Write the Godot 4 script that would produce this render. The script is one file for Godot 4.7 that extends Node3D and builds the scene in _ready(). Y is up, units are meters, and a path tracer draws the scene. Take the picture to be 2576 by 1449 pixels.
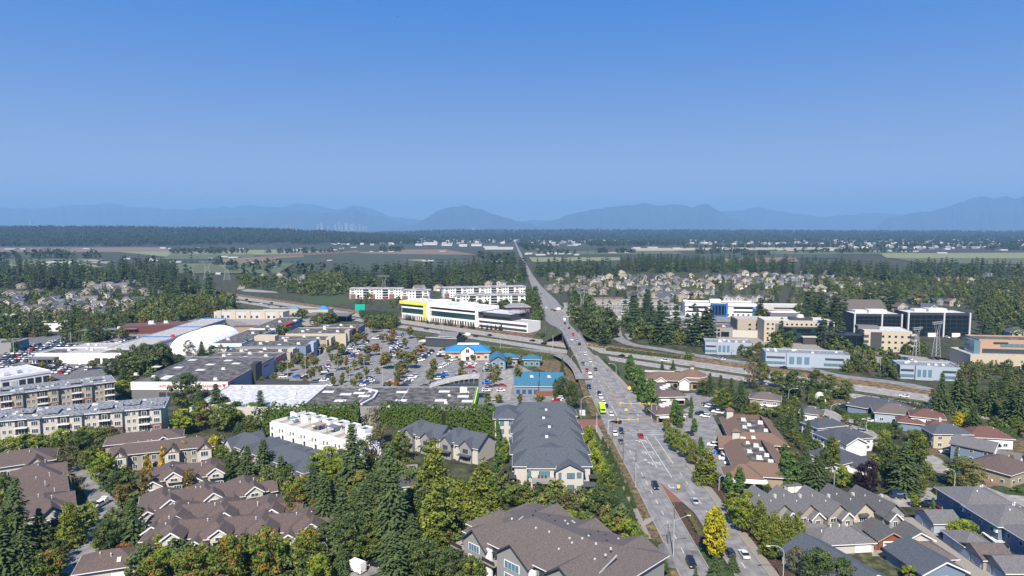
extends Node3D
# ---- camera model: pixels are those of the photograph shown 2576 wide; a pixel gives a direction,its depth comes from the ground or a height above it
const FOC := 1718.0
const TILT := 0.0885
const EYE := 85.0
# corners of the enlarged crops that the positions below were read from (a crop unit is a quarter pixel)
const B1 := Vector2(0,1086.7)
const B2 := Vector2(644,1086.7)
const B3 := Vector2(1288,1086.7)
const B4 := Vector2(1932,1086.7)
const M1 := Vector2(0,754.7)
const M2 := Vector2(644,754.7)
const M3 := Vector2(1288,754.7)
const M4 := Vector2(1932,754.7)
const U1 := Vector2(0,536.7)
const U2 := Vector2(644,536.7)
const U3 := Vector2(1288,536.7)
const U4 := Vector2(1932,536.7)
var rng := RandomNumberGenerator.new()
var M := {}
var shapes := {}
var used := {}

func g(px: float,py: float,h := 0.0) -> Vector3:
	var u := (px - 1288.0) / FOC
	var v := (py - 724.5) / FOC
	var d := Vector3(u,-v * cos(TILT) - sin(TILT),v * sin(TILT) - cos(TILT))
	return Vector3(0,EYE,0) + d * ((h - EYE) / d.y)

func cg(o: Vector2,u: float,v: float,h := 0.0) -> Vector3:
	return g(o.x + u / 4.0,o.y + v / 4.0,h)

func depth_of(p: Vector3) -> float:
	return -p.z * cos(TILT) - (p.y - EYE) * sin(TILT)

func R(a: float,b: float) -> float:
	return rng.randf_range(a,b)

# ---- a small mesh collector: flat faces,optional vertex colours (linear)
class MB:
	var v := PackedVector3Array()
	var n := PackedVector3Array()
	var c := PackedColorArray()
	var col := Color(1,1,1)
	var t := Transform3D()
	func tri(a: Vector3,b: Vector3,d: Vector3) -> void:
		a = t * a; b = t * b; d = t * d
		var m := (d - a).cross(b - a).normalized()
		v.append(a); v.append(b); v.append(d)
		n.append(m); n.append(m); n.append(m)
		c.append(col); c.append(col); c.append(col)
	func quad(a: Vector3,b: Vector3,d: Vector3,e: Vector3) -> void:
		tri(a,b,d); tri(a,d,e)
	func box(p: Vector3,s: Vector3,bottom := true) -> void:
		var h := s / 2.0
		var k := []
		for i in 8:
			k.append(p + Vector3(h.x if i & 1 else -h.x,h.y if i & 2 else -h.y,h.z if i & 4 else -h.z))
		quad(k[4],k[6],k[7],k[5]); quad(k[1],k[3],k[2],k[0])
		quad(k[5],k[7],k[3],k[1]); quad(k[0],k[2],k[6],k[4])
		quad(k[6],k[2],k[3],k[7])
		if bottom:
			quad(k[0],k[4],k[5],k[1])
	func beam(a: Vector3,b: Vector3,w: float,h := -1.0) -> void:
		if h < 0: h = w
		var z := (b - a)
		var x := z.cross(Vector3.UP)
		if x.length() < 0.001: x = Vector3.RIGHT
		x = x.normalized()
		var y := x.cross(z.normalized())
		var keep := t
		t = t * Transform3D(Basis(x,y,z.normalized()),(a + b) / 2.0)
		box(Vector3.ZERO,Vector3(w,h,z.length()))
		t = keep
	func tube(a: Vector3,b: Vector3,r0: float,r1: float,k := 6,cap := true) -> void:
		var z := (b - a).normalized()
		var x := z.cross(Vector3.UP if absf(z.y) < 0.95 else Vector3.RIGHT).normalized()
		var y := z.cross(x)
		for i in k:
			var p := TAU * i / k
			var q := TAU * (i + 1) / k
			var e := x * cos(p) + y * sin(p)
			var f := x * cos(q) + y * sin(q)
			quad(a + e * r0,b + e * r1,b + f * r1,a + f * r0)
			if cap: tri(b,b + f * r1,b + e * r1)
	func prism(poly: Array,y0: float,y1: float,top := true) -> void:
		var m := poly.size()
		for i in m:
			var a: Vector3 = poly[i]
			var b: Vector3 = poly[(i + 1) % m]
			quad(Vector3(a.x,y0,a.z),Vector3(a.x,y1,a.z),Vector3(b.x,y1,b.z),Vector3(b.x,y0,b.z))
		if top: flat(poly,y1)
	func flat(poly: Array,y: float) -> void:
		var q := PackedVector2Array()
		for p in poly: q.append(Vector2(p.x,p.z))
		var k := Geometry2D.triangulate_polygon(q)
		for i in range(0,k.size(),3):
			var a := Vector3(q[k[i]].x,y,q[k[i]].y)
			var b := Vector3(q[k[i + 1]].x,y,q[k[i + 1]].y)
			var d := Vector3(q[k[i + 2]].x,y,q[k[i + 2]].y)
			if (d - a).cross(b - a).y < 0: tri(a,d,b)
			else: tri(a,b,d)
	func mesh(m: Material) -> ArrayMesh:
		var a := []
		a.resize(Mesh.ARRAY_MAX)
		a[Mesh.ARRAY_VERTEX] = v
		a[Mesh.ARRAY_NORMAL] = n
		a[Mesh.ARRAY_COLOR] = c
		var o := ArrayMesh.new()
		o.add_surface_from_arrays(Mesh.PRIMITIVE_TRIANGLES,a)
		o.surface_set_material(0,m)
		return o

# ---- nodes
func nm(called: String) -> String:
	used[called] = used.get(called,-1) + 1
	return called if used[called] == 0 else "%s_%03d" % [called,used[called]]

func tag(o: Node,label: String,category: String,group := "") -> Node:
	o.set_meta("label",label)
	o.set_meta("category",category)
	if group: o.set_meta("group",group)
	return o

func thing(called: String,label: String,category: String,at := Vector3.ZERO,turn := 0.0,group := "") -> Node3D:
	var o := Node3D.new()
	o.name = nm(called)
	add_child(o)
	o.position = at
	o.rotation.y = turn
	tag(o,label,category,group)
	return o

func obj(called: String,mesh: Mesh,parent: Node,at := Vector3.ZERO,scl := Vector3.ONE,turn := 0.0) -> MeshInstance3D:
	var o := MeshInstance3D.new()
	o.name = called if parent != self else nm(called)
	o.mesh = mesh
	parent.add_child(o,true)
	o.transform = Transform3D(Basis(Vector3.UP,turn) * Basis.from_scale(scl),at)
	return o

func struct(called: String,mesh: Mesh,kind := "structure") -> MeshInstance3D:
	var o := obj(called,mesh,self)
	o.set_meta("kind",kind)
	return o

func copy(src: Node,at: Vector3,turn := 0.0,scl := Vector3.ONE,label := "",group := "") -> Node3D:
	var o: Node3D = src.duplicate()
	var base := String(src.name)
	var k := base.rfind("_")
	if k > 0 and base.substr(k + 1).is_valid_int(): base = base.substr(0,k)
	o.name = nm(base)
	add_child(o)
	o.transform = Transform3D(Basis(Vector3.UP,turn) * Basis.from_scale(scl),at)
	if label: o.set_meta("label",label)
	if group: o.set_meta("group",group)
	return o

# ---- materials: a few shared grey noise textures tinted by albedo
var tex := {}
func noise_tex(called: String,freq: float,low: float,octaves := 4,seed_ := 1,kind := FastNoiseLite.TYPE_SIMPLEX_SMOOTH) -> void:
	var f := FastNoiseLite.new()
	f.noise_type = kind
	f.frequency = freq
	f.fractal_octaves = octaves
	f.seed = seed_
	var t := NoiseTexture2D.new()
	t.width = 512
	t.height = 512
	t.seamless = true
	t.noise = f
	var r := Gradient.new()
	r.set_color(0,Color(low,low,low))
	r.set_color(1,Color(1,1,1))
	t.color_ramp = r
	tex[called] = t

func lin(r: float,gr: float,b: float) -> Color:
	return Color(r,gr,b).linear_to_srgb()

func mat(called: String,c: Color,rough := 0.9,texture := "",size := 8.0,spec := 0.5) -> StandardMaterial3D:
	if M.has(called): return M[called]
	var m := StandardMaterial3D.new()
	m.resource_name = called
	m.albedo_color = c
	m.roughness = rough
	m.metallic_specular = spec
	if texture:
		m.albedo_texture = tex[texture]
		m.uv1_triplanar = true
		m.uv1_world_triplanar = true
		m.uv1_scale = Vector3.ONE / size
	M[called] = m
	return m
func _ready() -> void:
	rng.seed = 7
	# ---- camera
	var cam := Camera3D.new()
	cam.name = "camera"
	cam.fov = rad_to_deg(2.0 * atan(724.5 / FOC))
	cam.position = Vector3(0,EYE,0)
	cam.rotation.x = -TILT
	cam.near = 0.5
	cam.far = 120000.0
	add_child(cam)
	cam.current = true
	# ---- sky,haze,exposure
	var env := Environment.new()
	env.background_mode = Environment.BG_SKY
	var sm := ProceduralSkyMaterial.new()
	sm.sky_top_color = lin(0.0,0.096,0.345)
	sm.sky_horizon_color = lin(0.34,0.38,0.42)
	sm.sky_curve = 0.085
	sm.ground_bottom_color = lin(0.06,0.07,0.06)
	sm.ground_horizon_color = lin(0.12,0.18,0.28)
	sm.sun_angle_max = 12.0
	env.sky = Sky.new()
	env.sky.sky_material = sm
	env.tonemap_mode = Environment.TONE_MAPPER_LINEAR
	env.tonemap_exposure = 2.0
	env.fog_enabled = true
	env.fog_density = 0.000075
	env.fog_light_color = lin(0.32,0.62,1.0)
	env.sdfgi_enabled = true
	env.ssao_enabled = true
	env.ssil_enabled = true
	var we := WorldEnvironment.new()
	we.name = "world"
	we.environment = env
	add_child(we)
	# ---- sun: high behind the camera,a little to its left
	var sun := DirectionalLight3D.new()
	sun.name = "sun"
	sun.light_energy = 1.4
	sun.light_color = Color(1.0,0.955,0.89)
	sun.light_angular_distance = 0.5
	sun.shadow_enabled = true
	sun.rotation_degrees = Vector3(-46,-9,0)
	add_child(sun)
	materials()
	land()
	tree_kinds()
	stores()
	industry()
	offices()
	apartments_left()
	brown_townhouses()
	white_terrace()
	slate_centre()
	plaza()
	houses_right()
	row_houses()
	suburbs()
	near_trees()
	hedges()
	far_green()
	far_town()
	furniture()
	traffic()
	parked()
	far_cars()
func materials() -> void:
	noise_tex("fine",0.05,0.72,4,3)
	noise_tex("blotch",0.012,0.72,5,5)
	noise_tex("patch",0.02,0.35,5,11)
	noise_tex("mottle",0.025,0.62,6,21)
	noise_tex("streak",0.03,0.82,3,9)
	mat("ground",lin(0.085,0.095,0.04),1.0, "patch",90.0)
	mat("mountain",lin(0.045,0.065,0.06),1.0, "blotch",4000.0)
	mat("forest_floor",lin(0.03,0.042,0.024),1.0, "blotch",300.0)
	mat("asphalt",lin(0.27,0.262,0.256),0.95, "blotch",30.0)
	mat("old_asphalt",lin(0.37,0.345,0.31),0.95, "blotch",22.0)
	mat("dark_asphalt",lin(0.17,0.168,0.17),0.95, "blotch",18.0)
	mat("concrete",lin(0.36,0.33,0.29),0.95, "fine",12.0)
	mat("walk",lin(0.33,0.29,0.245),0.95, "fine",9.0)
	mat("marking",lin(0.72,0.72,0.7),0.8, "fine",3.0)
	mat("yellow_marking",lin(0.6,0.4,0.08),0.8, "fine",3.0)
	mat("tar",lin(0.1,0.1,0.1),0.9)
	mat("brick_paving",lin(0.27,0.12,0.085),0.95, "fine",5.0)
	mat("dry_grass",lin(0.26,0.19,0.085),1.0, "patch",26.0)
	mat("straw",lin(0.36,0.23,0.1),1.0, "patch",40.0)
	mat("grass",lin(0.09,0.135,0.03),1.0, "patch",30.0)
	mat("lawn",lin(0.06,0.12,0.025),1.0, "patch",14.0)
	mat("rough_grass",lin(0.12,0.13,0.045),1.0, "patch",34.0)
	mat("mulch",lin(0.13,0.075,0.05),1.0, "patch",8.0)
	mat("soil",lin(0.3,0.185,0.115),1.0, "patch",60.0)
	mat("field_green",lin(0.1,0.125,0.05),1.0, "streak",120.0)
	mat("field_light",lin(0.22,0.24,0.11),1.0, "streak",160.0)
	mat("field_dark",lin(0.05,0.065,0.035),1.0, "streak",140.0)
	mat("field_brown",lin(0.2,0.15,0.095),1.0, "streak",140.0)
	mat("field_pale",lin(0.42,0.38,0.25),1.0, "streak",200.0)
	mat("trim",lin(0.74,0.74,0.72),0.6)
	mat("white",lin(0.76,0.76,0.75),0.6)
	mat("offwhite",lin(0.66,0.64,0.58),0.8, "fine",4.0)
	mat("cream",lin(0.62,0.555,0.43),0.85, "fine",5.0)
	mat("beige",lin(0.5,0.44,0.345),0.85, "fine",5.0)
	mat("tan",lin(0.42,0.34,0.24),0.85, "fine",5.0)
	mat("taupe",lin(0.4,0.36,0.31),0.85, "fine",5.0)
	mat("peach",lin(0.55,0.36,0.24),0.85, "fine",6.0)
	mat("salmon",lin(0.5,0.3,0.23),0.85, "fine",6.0)
	mat("grey_wall",lin(0.34,0.34,0.34),0.85, "fine",5.0)
	mat("mid_grey",lin(0.2,0.2,0.21),0.85, "fine",5.0)
	mat("dark_grey",lin(0.065,0.068,0.075),0.7, "fine",5.0)
	mat("charcoal",lin(0.032,0.035,0.04),0.6)
	mat("blue_wall",lin(0.22,0.3,0.4),0.85, "fine",5.0)
	mat("pale_blue",lin(0.44,0.52,0.62),0.8, "fine",5.0)
	mat("teal_wall",lin(0.12,0.3,0.34),0.8, "fine",5.0)
	mat("brick",lin(0.27,0.1,0.06),0.95, "fine",3.0)
	mat("maroon",lin(0.16,0.06,0.055),0.9, "fine",4.0)
	mat("blue_band",lin(0.02,0.14,0.45),0.5)
	mat("royal",lin(0.015,0.09,0.28),0.5)
	mat("bright_blue",lin(0.03,0.2,0.43),0.45)
	mat("steel_blue",lin(0.05,0.17,0.26),0.45, "streak",6.0)
	mat("red",lin(0.55,0.025,0.03),0.5)
	mat("green_sign",lin(0.0,0.36,0.26),0.5)
	mat("lime",lin(0.5,0.85,0.02),0.5)
	mat("yellow_panel",lin(0.62,0.62,0.08),0.5)
	mat("orange",lin(0.85,0.32,0.02),0.5)
	mat("yellow",lin(0.8,0.55,0.02),0.5)
	mat("roof_brown",lin(0.158,0.116,0.103),0.95, "mottle",7.0)
	mat("roof_taupe",lin(0.175,0.145,0.132),0.95, "mottle",7.0)
	mat("roof_slate",lin(0.105,0.122,0.148),0.95, "mottle",7.0)
	mat("roof_grey",lin(0.2,0.195,0.198),0.95, "mottle",7.0)
	mat("roof_charcoal",lin(0.135,0.135,0.14),0.95, "mottle",7.0)
	mat("roof_navy",lin(0.09,0.1,0.125),0.95, "mottle",7.0)
	mat("roof_red",lin(0.19,0.09,0.075),0.95, "mottle",7.0)
	mat("roof_tile",lin(0.235,0.15,0.108),0.95, "mottle",5.0)
	mat("roof_gravel",lin(0.215,0.2,0.19),1.0, "patch",46.0)
	mat("roof_pale",lin(0.5,0.49,0.47),0.95, "blotch",18.0)
	mat("roof_white",lin(0.68,0.69,0.7),0.9, "blotch",20.0)
	mat("roof_membrane",lin(0.44,0.47,0.5),0.95, "patch",14.0)
	mat("membrane",lin(0.82,0.82,0.82),0.6)
	mat("metal",lin(0.5,0.51,0.52),0.45)
	mat("pale_metal",lin(0.58,0.58,0.57),0.6)
	mat("frosted",lin(0.62,0.63,0.62),0.3)
	mat("galvanised",lin(0.36,0.38,0.39),0.5)
	mat("wood",lin(0.13,0.1,0.08),0.9)
	mat("fence_wood",lin(0.16,0.12,0.095),0.9, "fine",3.0)
	mat("bark",lin(0.075,0.055,0.04),1.0)
	mat("glass",lin(0.045,0.062,0.075),0.08, "",1.0,0.7)
	mat("green_glass",lin(0.012,0.05,0.052),0.06, "",1.0,0.7)
	mat("black_glass",lin(0.008,0.014,0.022),0.06, "",1.0,0.35)
	mat("sky_glass",lin(0.1,0.2,0.26),0.08, "",1.0,0.7)
	mat("car_glass",lin(0.012,0.016,0.022),0.06, "",1.0,0.6)
	mat("tyre",lin(0.02,0.02,0.02),0.9)
	mat("lamp_glass",lin(0.7,0.7,0.68),0.2)
	mat("tail_lamp",lin(0.35,0.01,0.01),0.3)
	mat("white_paint",lin(0.78,0.78,0.78),0.3)
	mat("black_paint",lin(0.014,0.015,0.018),0.22)
	mat("silver_paint",lin(0.42,0.44,0.46),0.3)
	mat("grey_paint",lin(0.09,0.1,0.11),0.28)
	mat("navy_paint",lin(0.018,0.035,0.085),0.25)
	mat("red_paint",lin(0.42,0.015,0.02),0.28)
	mat("blue_paint",lin(0.02,0.13,0.42),0.28)
	mat("lime_paint",lin(0.5,0.85,0.02),0.35)
	mat("any_paint",Color.WHITE,0.28).vertex_color_use_as_albedo = true
	mat("hedge_core",lin(0.07,0.085,0.03),1.0)
	for k in ["leaves", "wood_mass"]:
		var m := mat(k,Color.WHITE,0.85, "",1.0,0.25)
		m.vertex_color_use_as_albedo = true
		m.backlight_enabled = true
		m.backlight = Color(0.42,0.46,0.22)
	mat("plain_colours",Color.WHITE,0.85).vertex_color_use_as_albedo = true

func poly(o: Vector2,p: Array,h := 0.0) -> Array:
	var r := []
	for i in range(0,p.size(),2): r.append(cg(o,p[i],p[i + 1],h))
	return r

func sheet(called: String,pts: Array,y: float,m: String,kind := "structure") -> void:
	var b := MB.new()
	b.flat(pts,y)
	struct(called,b.mesh(M[m]),kind)

# a road or path along pixel points
func lane(called: String,o: Vector2,p: Array,wide: float,y: float,m: String,heights := []) -> void:
	var pts := poly(o,p)
	if heights:
		for i in pts.size(): pts[i] = cg(o,p[i * 2],p[i * 2 + 1],heights[i])
	var b := MB.new()
	ribbon(b,smooth(pts),wide,y)
	struct(called,b.mesh(M[m]))

func smooth(p: Array) -> Array:
	var r := []
	for i in p.size() - 1:
		var a: Vector3 = p[maxi(i - 1,0)]
		var d: Vector3 = p[mini(i + 2,p.size() - 1)]
		for k in 6: r.append((p[i] as Vector3).cubic_interpolate(p[i + 1],a,d,k / 6.0))
	r.append(p[-1])
	return r

func ribbon(b: MB,p: Array,wide: float,y: float,off := 0.0) -> void:
	var l := []
	var r := []
	for i in p.size():
		var d: Vector3 = p[mini(i + 1,p.size() - 1)] - p[maxi(i - 1,0)]
		var s := Vector3(-d.z,0,d.x).normalized()
		l.append(p[i] + s * (off - wide / 2) + Vector3(0,y,0))
		r.append(p[i] + s * (off + wide / 2) + Vector3(0,y,0))
	for i in p.size() - 1: b.quad(l[i],l[i + 1],r[i + 1],r[i])

# the arterial road: distance,left edge,right edge,height
const ROAD := [[90,41.5,63,0],[230,41,62.7,0],[290,40,62.2,0],[340,40,60.5,0.5],[375,40.3,57.5,2.0],[405,40,52.5,4.5],[435,38.7,49,6.6],[450,38.5,48.8,7],[500,38.5,48.8,7],[530,36,48,6.6],[560,31.5,47.5,5],[600,30,50,3],[640,29.5,54,1.2],[700,29,54,0.2],[800,29,52,0],[930,28.5,45,0],[1100,28,39,0],[1300,27.5,36,0],[3900,14,22,0],[5600,6,14,0]]
func road(z: float) -> Array:
	var k := 0
	while k < ROAD.size() - 2 and ROAD[k + 1][0] < z: k += 1
	var a: Array = ROAD[k]
	var b: Array = ROAD[k + 1]
	var t := clampf((z - a[0]) / float(b[0] - a[0]),0,1)
	return [lerpf(a[1],b[1],t),lerpf(a[2],b[2],t),lerpf(a[3],b[3],t)]

func road_strip(z0: float,z1: float,x0: Callable,x1: Callable,y: float,m: String,called: String,step := 8.0,kind := "structure") -> void:
	var b := MB.new()
	var z := z0
	while z < z1 - 0.01:
		var w := minf(z + (step if z < 1000 else 200.0),z1)
		var h0: float = road(z)[2] + y
		var h1: float = road(w)[2] + y
		b.quad(Vector3(x0.call(z),h0,-z),Vector3(x0.call(w),h1,-w),Vector3(x1.call(w),h1,-w),Vector3(x1.call(z),h0,-z))
		z = w
	struct(called,b.mesh(M[m]),kind)

func land() -> void:
	var b := MB.new()
	var s := 34000.0
	b.quad(Vector3(-s,0,400),Vector3(-s,0,-34000),Vector3(s,0,-34000),Vector3(s,0,400))
	struct("ground",b.mesh(M.ground))
	mountains()
	fields()
	highway()
	arterial()
	streets()

func highway() -> void:
	for e in [["highway_far_carriageway",513.0,534.0],["highway_near_carriageway",489.0,504.0]]:
		var b := MB.new()
		var mk := MB.new()
		for i in 40:
			var x0 := -440.0 + i * 20
			var x1 := x0 + 20
			b.quad(Vector3(x0,0.05,-(e[1] - 0.907 * x0)),Vector3(x0,0.05,-(e[2] - 0.907 * x0)),Vector3(x1,0.05,-(e[2] - 0.907 * x1)),Vector3(x1,0.05,-(e[1] - 0.907 * x1)))
		struct(e[0],b.mesh(M.old_asphalt))
		var n := 3 if e[2] - e[1] > 16 else 2
		for k in n + 1:
			var zz: float = e[1] + 2.6 + (e[2] - e[1] - 5.2) * k / n
			for i in 90:
				if k > 0 and k < n and i % 2: continue
				var x0 := -440.0 + i * 9
				var x1 := x0 + (9.0 if k == 0 or k == n else 4.0)
				mk.quad(Vector3(x0,0.06,-(zz - 0.907 * x0)),Vector3(x0,0.06,-(zz + 0.3 - 0.907 * x0)),Vector3(x1,0.06,-(zz + 0.3 - 0.907 * x1)),Vector3(x1,0.06,-(zz - 0.907 * x1)))
		struct("highway_lane_lines",mk.mesh(M.marking))
	# verges: straw grass beside and between the carriageways
	for e in [["highway_median_grass",504.0,513.0, "rough_grass"],["highway_straw_verge",534.0,552.0, "straw"],["highway_near_verge",470.0,489.0, "rough_grass"]]:
		var b := MB.new()
		b.quad(Vector3(-440,0.02,-(e[1] + 399)),Vector3(-440,0.02,-(e[2] + 399)),Vector3(360,0.02,-(e[2] - 326.5)),Vector3(360,0.02,-(e[1] - 326.5)))
		struct(e[0],b.mesh(M[e[3]]))
	sheet("soil_slope",poly(U2,[1750,1090,2000,1130,2300,1160,2576,1180,2990,1200,3110,1260,3080,1310,2576,1235,2100,1150,1780,1110]),0.03, "soil")
	sheet("straw_bank",poly(M3,[720,480,900,470,1300,560,1700,610,2300,690,2290,720,1800,640,1300,580,800,505]),0.035, "straw")
	sheet("straw_strip",poly(M4,[840,830,1200,885,1690,960,1690,1010,1250,935,850,870]),0.035, "straw")
	lane("frontage_road",M3,[1040,230,1040,300,1070,380,1180,440,1320,468,1500,495,1700,530,2000,580,2300,625,2576,655,3000,700,3216,750,3500,790,3900,840,4200,900],9.0,0.055, "asphalt")
	lane("exit_ramp",M2,[1900,425,2300,466,2576,490,2900,520,3060,555,3180,620,3260,705,3300,800],9.0,0.07, "asphalt",[0,0,0.3,1.0,2.0,2.7,2.6,2.2])
	lane("rural_road",U1,[2576,715,2480,700,2440,730,2420,765],9.0,0.05, "concrete")
	sheet("gravel_yard",poly(U1,[2420,780,2480,760,2576,768,2800,790,2780,800,2500,790]),0.05, "concrete")

func arterial() -> void:
	# embankment under the rising road,left open where the highway passes beneath
	for seg in [[318.0,444.0],[502.0,720.0]]:
		var b := MB.new()
		var z: float = seg[0]
		while z < seg[1] - 0.1:
			var w := minf(z + 8,seg[1])
			var p := road(z)
			var q := road(w)
			for sd in [0,1]:
				var d := -1.0 if sd == 0 else 1.0
				var a := Vector3(p[sd] + d * 1.0,p[2],-z)
				var c := Vector3(q[sd] + d * 1.0,q[2],-w)
				var k := 0.35 if sd == 0 and z > 340 and z < 444 else 2.0
				var a2 := Vector3(a.x + d * p[2] * k,-0.05,-z)
				var c2 := Vector3(c.x + d * q[2] * k,-0.05,-w)
				b.quad(a,c,c2,a2)
			b.quad(Vector3(p[0] - 1,p[2],-z),Vector3(q[0] - 1,q[2],-w),Vector3(q[1] + 1,q[2],-w),Vector3(p[1] + 1,p[2],-z))
			z = w
		struct("embankment",b.mesh(M.rough_grass))
	road_strip(90,444,func(z): return road(z)[0],func(z): return road(z)[1],0.06, "asphalt", "arterial_road")
	road_strip(502,5600,func(z): return road(z)[0],func(z): return road(z)[1],0.06, "asphalt", "arterial_road_beyond_bridge")
	# bridge over the highway
	var t := thing("road_bridge", "low concrete overpass carrying the arterial road over the highway", "bridge",Vector3(43.65,0,-473))
	part(t, "deck", "concrete",Vector3(0,6.45,0),Vector3(12.6,1.1,58.6))
	part(t, "road_surface", "asphalt",Vector3(0,7.03,0),Vector3(10.3,0.06,58.2))
	for sx in [-1.0,1.0]:
		part(t, "parapet", "concrete",Vector3(sx * 6.05,7.5,0),Vector3(0.35,1.0,58.4))
		var r := MB.new()
		for i in 20: r.box(Vector3(sx * 6.05,8.3,-28 + i * 56.0 / 19),Vector3(0.1,0.6,0.1))
		r.box(Vector3(sx * 6.05,8.6,0),Vector3(0.14,0.12,58))
		obj("railing",r.mesh(M.galvanised),t)
	for z in [-28.6,28.6]: part(t, "abutment", "dark_grey",Vector3(0,2.95,z),Vector3(12.8,5.9,1.6))
	for z in [-7.0,12.0]:
		for x in [-4.0,0.0,4.0]: part(t, "pier", "concrete",Vector3(x,2.95,z),Vector3(1.1,5.9,1.1))
	# footways and verges along the near part
	road_strip(225,288,func(z): return road(z)[0] - 4.8,func(z): return road(z)[0] - 3.0,0.12, "walk", "footway_left")
	road_strip(180,225,func(z): return road(z)[0] - 4.8,func(z): return road(z)[0] - 3.0,0.12, "walk", "footway_left_end")
	road_strip(178,288,func(z): return road(z)[0] - 3.0,func(z): return road(z)[0] - 0.35,0.1, "dry_grass", "dry_verge_left")
	road_strip(90,163,func(z): return road(z)[0] - 6.0,func(z): return road(z)[0] - 0.35,0.1, "dry_grass", "dry_verge_left_near")
	road_strip(172,255,func(z): return road(z)[0] - 11.0,func(z): return road(z)[0] - 4.8,0.06, "lawn", "lawn_left")
	road_strip(90,275,func(z): return road(z)[1] + 0.3,func(z): return road(z)[1] + 2.6,0.13, "walk", "footway_right")
	road_strip(90,275,func(z): return road(z)[1] + 2.6,func(z): return road(z)[1] + 5.4,0.08, "mulch", "planting_strip_right")
	road_strip(300,420,func(z): return road(z)[1] + 0.3,func(z): return road(z)[1] + 2.4,0.13, "walk", "footway_right_beyond_junction")
	road_strip(302,380,func(z): return road(z)[0] - 4.0,func(z): return road(z)[0] - 0.4,0.02, "dry_grass", "dry_verge_beyond_junction")
	for e in [[90.0,164.0,0],[178.0,286.0,0],[305.0,440.0,0],[90.0,272.0,1],[296.0,440.0,1]]:
		var k := MB.new()
		var z: float = e[0]
		while z < e[1] - 0.1:
			var w := minf(z + 10,e[1])
			var d := -0.17 if e[2] == 0 else 0.17
			k.beam(Vector3(road(z)[e[2]] + d,road(z)[2] + 0.1,-z),Vector3(road(w)[e[2]] + d,road(w)[2] + 0.1,-w),0.34,0.3)
			z = w
		struct("kerb",k.mesh(M.concrete))
	# median islands: brick nose,mulch bed,then lawn
	var isl := func(z): return clampf((223.0 - z) / 26.0,0,1)
	var mi := func(called,m,z0,z1,y): road_strip(z0,z1,func(z): return 49.3,func(z): return 49.3 + 5.2 * isl.call(z),y,m,called,4.0)
	mi.call("median_brick_nose", "brick_paving",205,223,0.2)
	mi.call("median_bed", "mulch",176,205,0.2)
	mi.call("median_lawn", "lawn",90,176,0.2)
	var k2 := MB.new()
	for xx in [49.15]: k2.beam(Vector3(xx,0.13,-90),Vector3(xx,0.13,-223),0.3,0.26)
	k2.beam(Vector3(54.65,0.13,-90),Vector3(54.65,0.13,-197),0.3,0.26)
	k2.beam(Vector3(54.65,0.13,-197),Vector3(49.3,0.13,-223.3),0.3,0.26)
	struct("median_kerb",k2.mesh(M.concrete))
	# painted markings
	var w := MB.new()
	var y := MB.new()
	var line := func(bb,x,z0,z1,on,off,wd):
		var z: float = z0
		while z < z1:
			var e := minf(z + on,z1)
			var q := minf(e,z1)
			bb.quad(Vector3(x - wd / 2,road(z)[2] + 0.075,-z),Vector3(x - wd / 2,road(q)[2] + 0.075,-q),Vector3(x + wd / 2,road(q)[2] + 0.075,-q),Vector3(x + wd / 2,road(z)[2] + 0.075,-z))
			z = e + off
	line.call(w,45.0,92,272,3.0,5.0,0.22)
	line.call(w,58.4,92,232,3.0,5.0,0.22)
	line.call(w,58.2,240,272,40.0,0.0,0.22)
	line.call(w,54.5,226,272,60.0,0.0,0.22)
	line.call(w,51.5,236,272,60.0,0.0,0.22)
	line.call(w,43.9,302,345,50.0,0.0,0.22)
	line.call(w,47.4,302,320,50.0,0.0,0.22)
	line.call(w,47.4,324,440,3.0,5.0,0.2)
	line.call(w,57.2,302,360,3.0,5.0,0.2)
	line.call(w,43.6,345,440,3.0,6.0,0.2)
	line.call(y,50.8,318,352,60.0,0.0,0.2)
	line.call(y,51.4,318,352,60.0,0.0,0.2)
	for z in range(352,440,6):
		for d in [-0.25,0.25]: line.call(y,50.9 - (z - 352) * 0.066 + d,z,z + 6,9,0,0.18)
	for z in range(505,700,6):
		for d in [-0.25,0.25]: line.call(y,44.0 - clampf((z - 505) / 60.0,0,1) * 3.0 + d,z,z + 6,9,0,0.2)
	for z in range(505,900,10): line.call(w,35.5,z,z + 4,9,0,0.2); line.call(w,45.5,z,z + 4,9,0,0.2)
	for z in range(960,2400,24): line.call(y,lerpf(road(z)[0],road(z)[1],0.5),z,z + 24,40,0,0.35)
	# stop bars and crossings
	for e in [[49.2,54.4,274.0,0.5],[54.6,62.0,274.5,0.5],[40.5,50.6,301.5,0.5]]:
		w.quad(Vector3(e[0],0.075,-e[2]),Vector3(e[0],0.075,-e[2] - e[3]),Vector3(e[1],0.075,-e[2] - e[3]),Vector3(e[1],0.075,-e[2]))
	for e in [[40.0,62.3,277.0],[40.0,62.3,280.0],[39.5,62.0,296.5],[39.5,62.0,299.3]]:
		w.quad(Vector3(e[0],0.075,-e[2]),Vector3(e[0],0.075,-e[2] - 0.25),Vector3(e[1],0.075,-e[2] - 0.25),Vector3(e[1],0.075,-e[2]))
	for zz in [278.0,298.0]: pass
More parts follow.
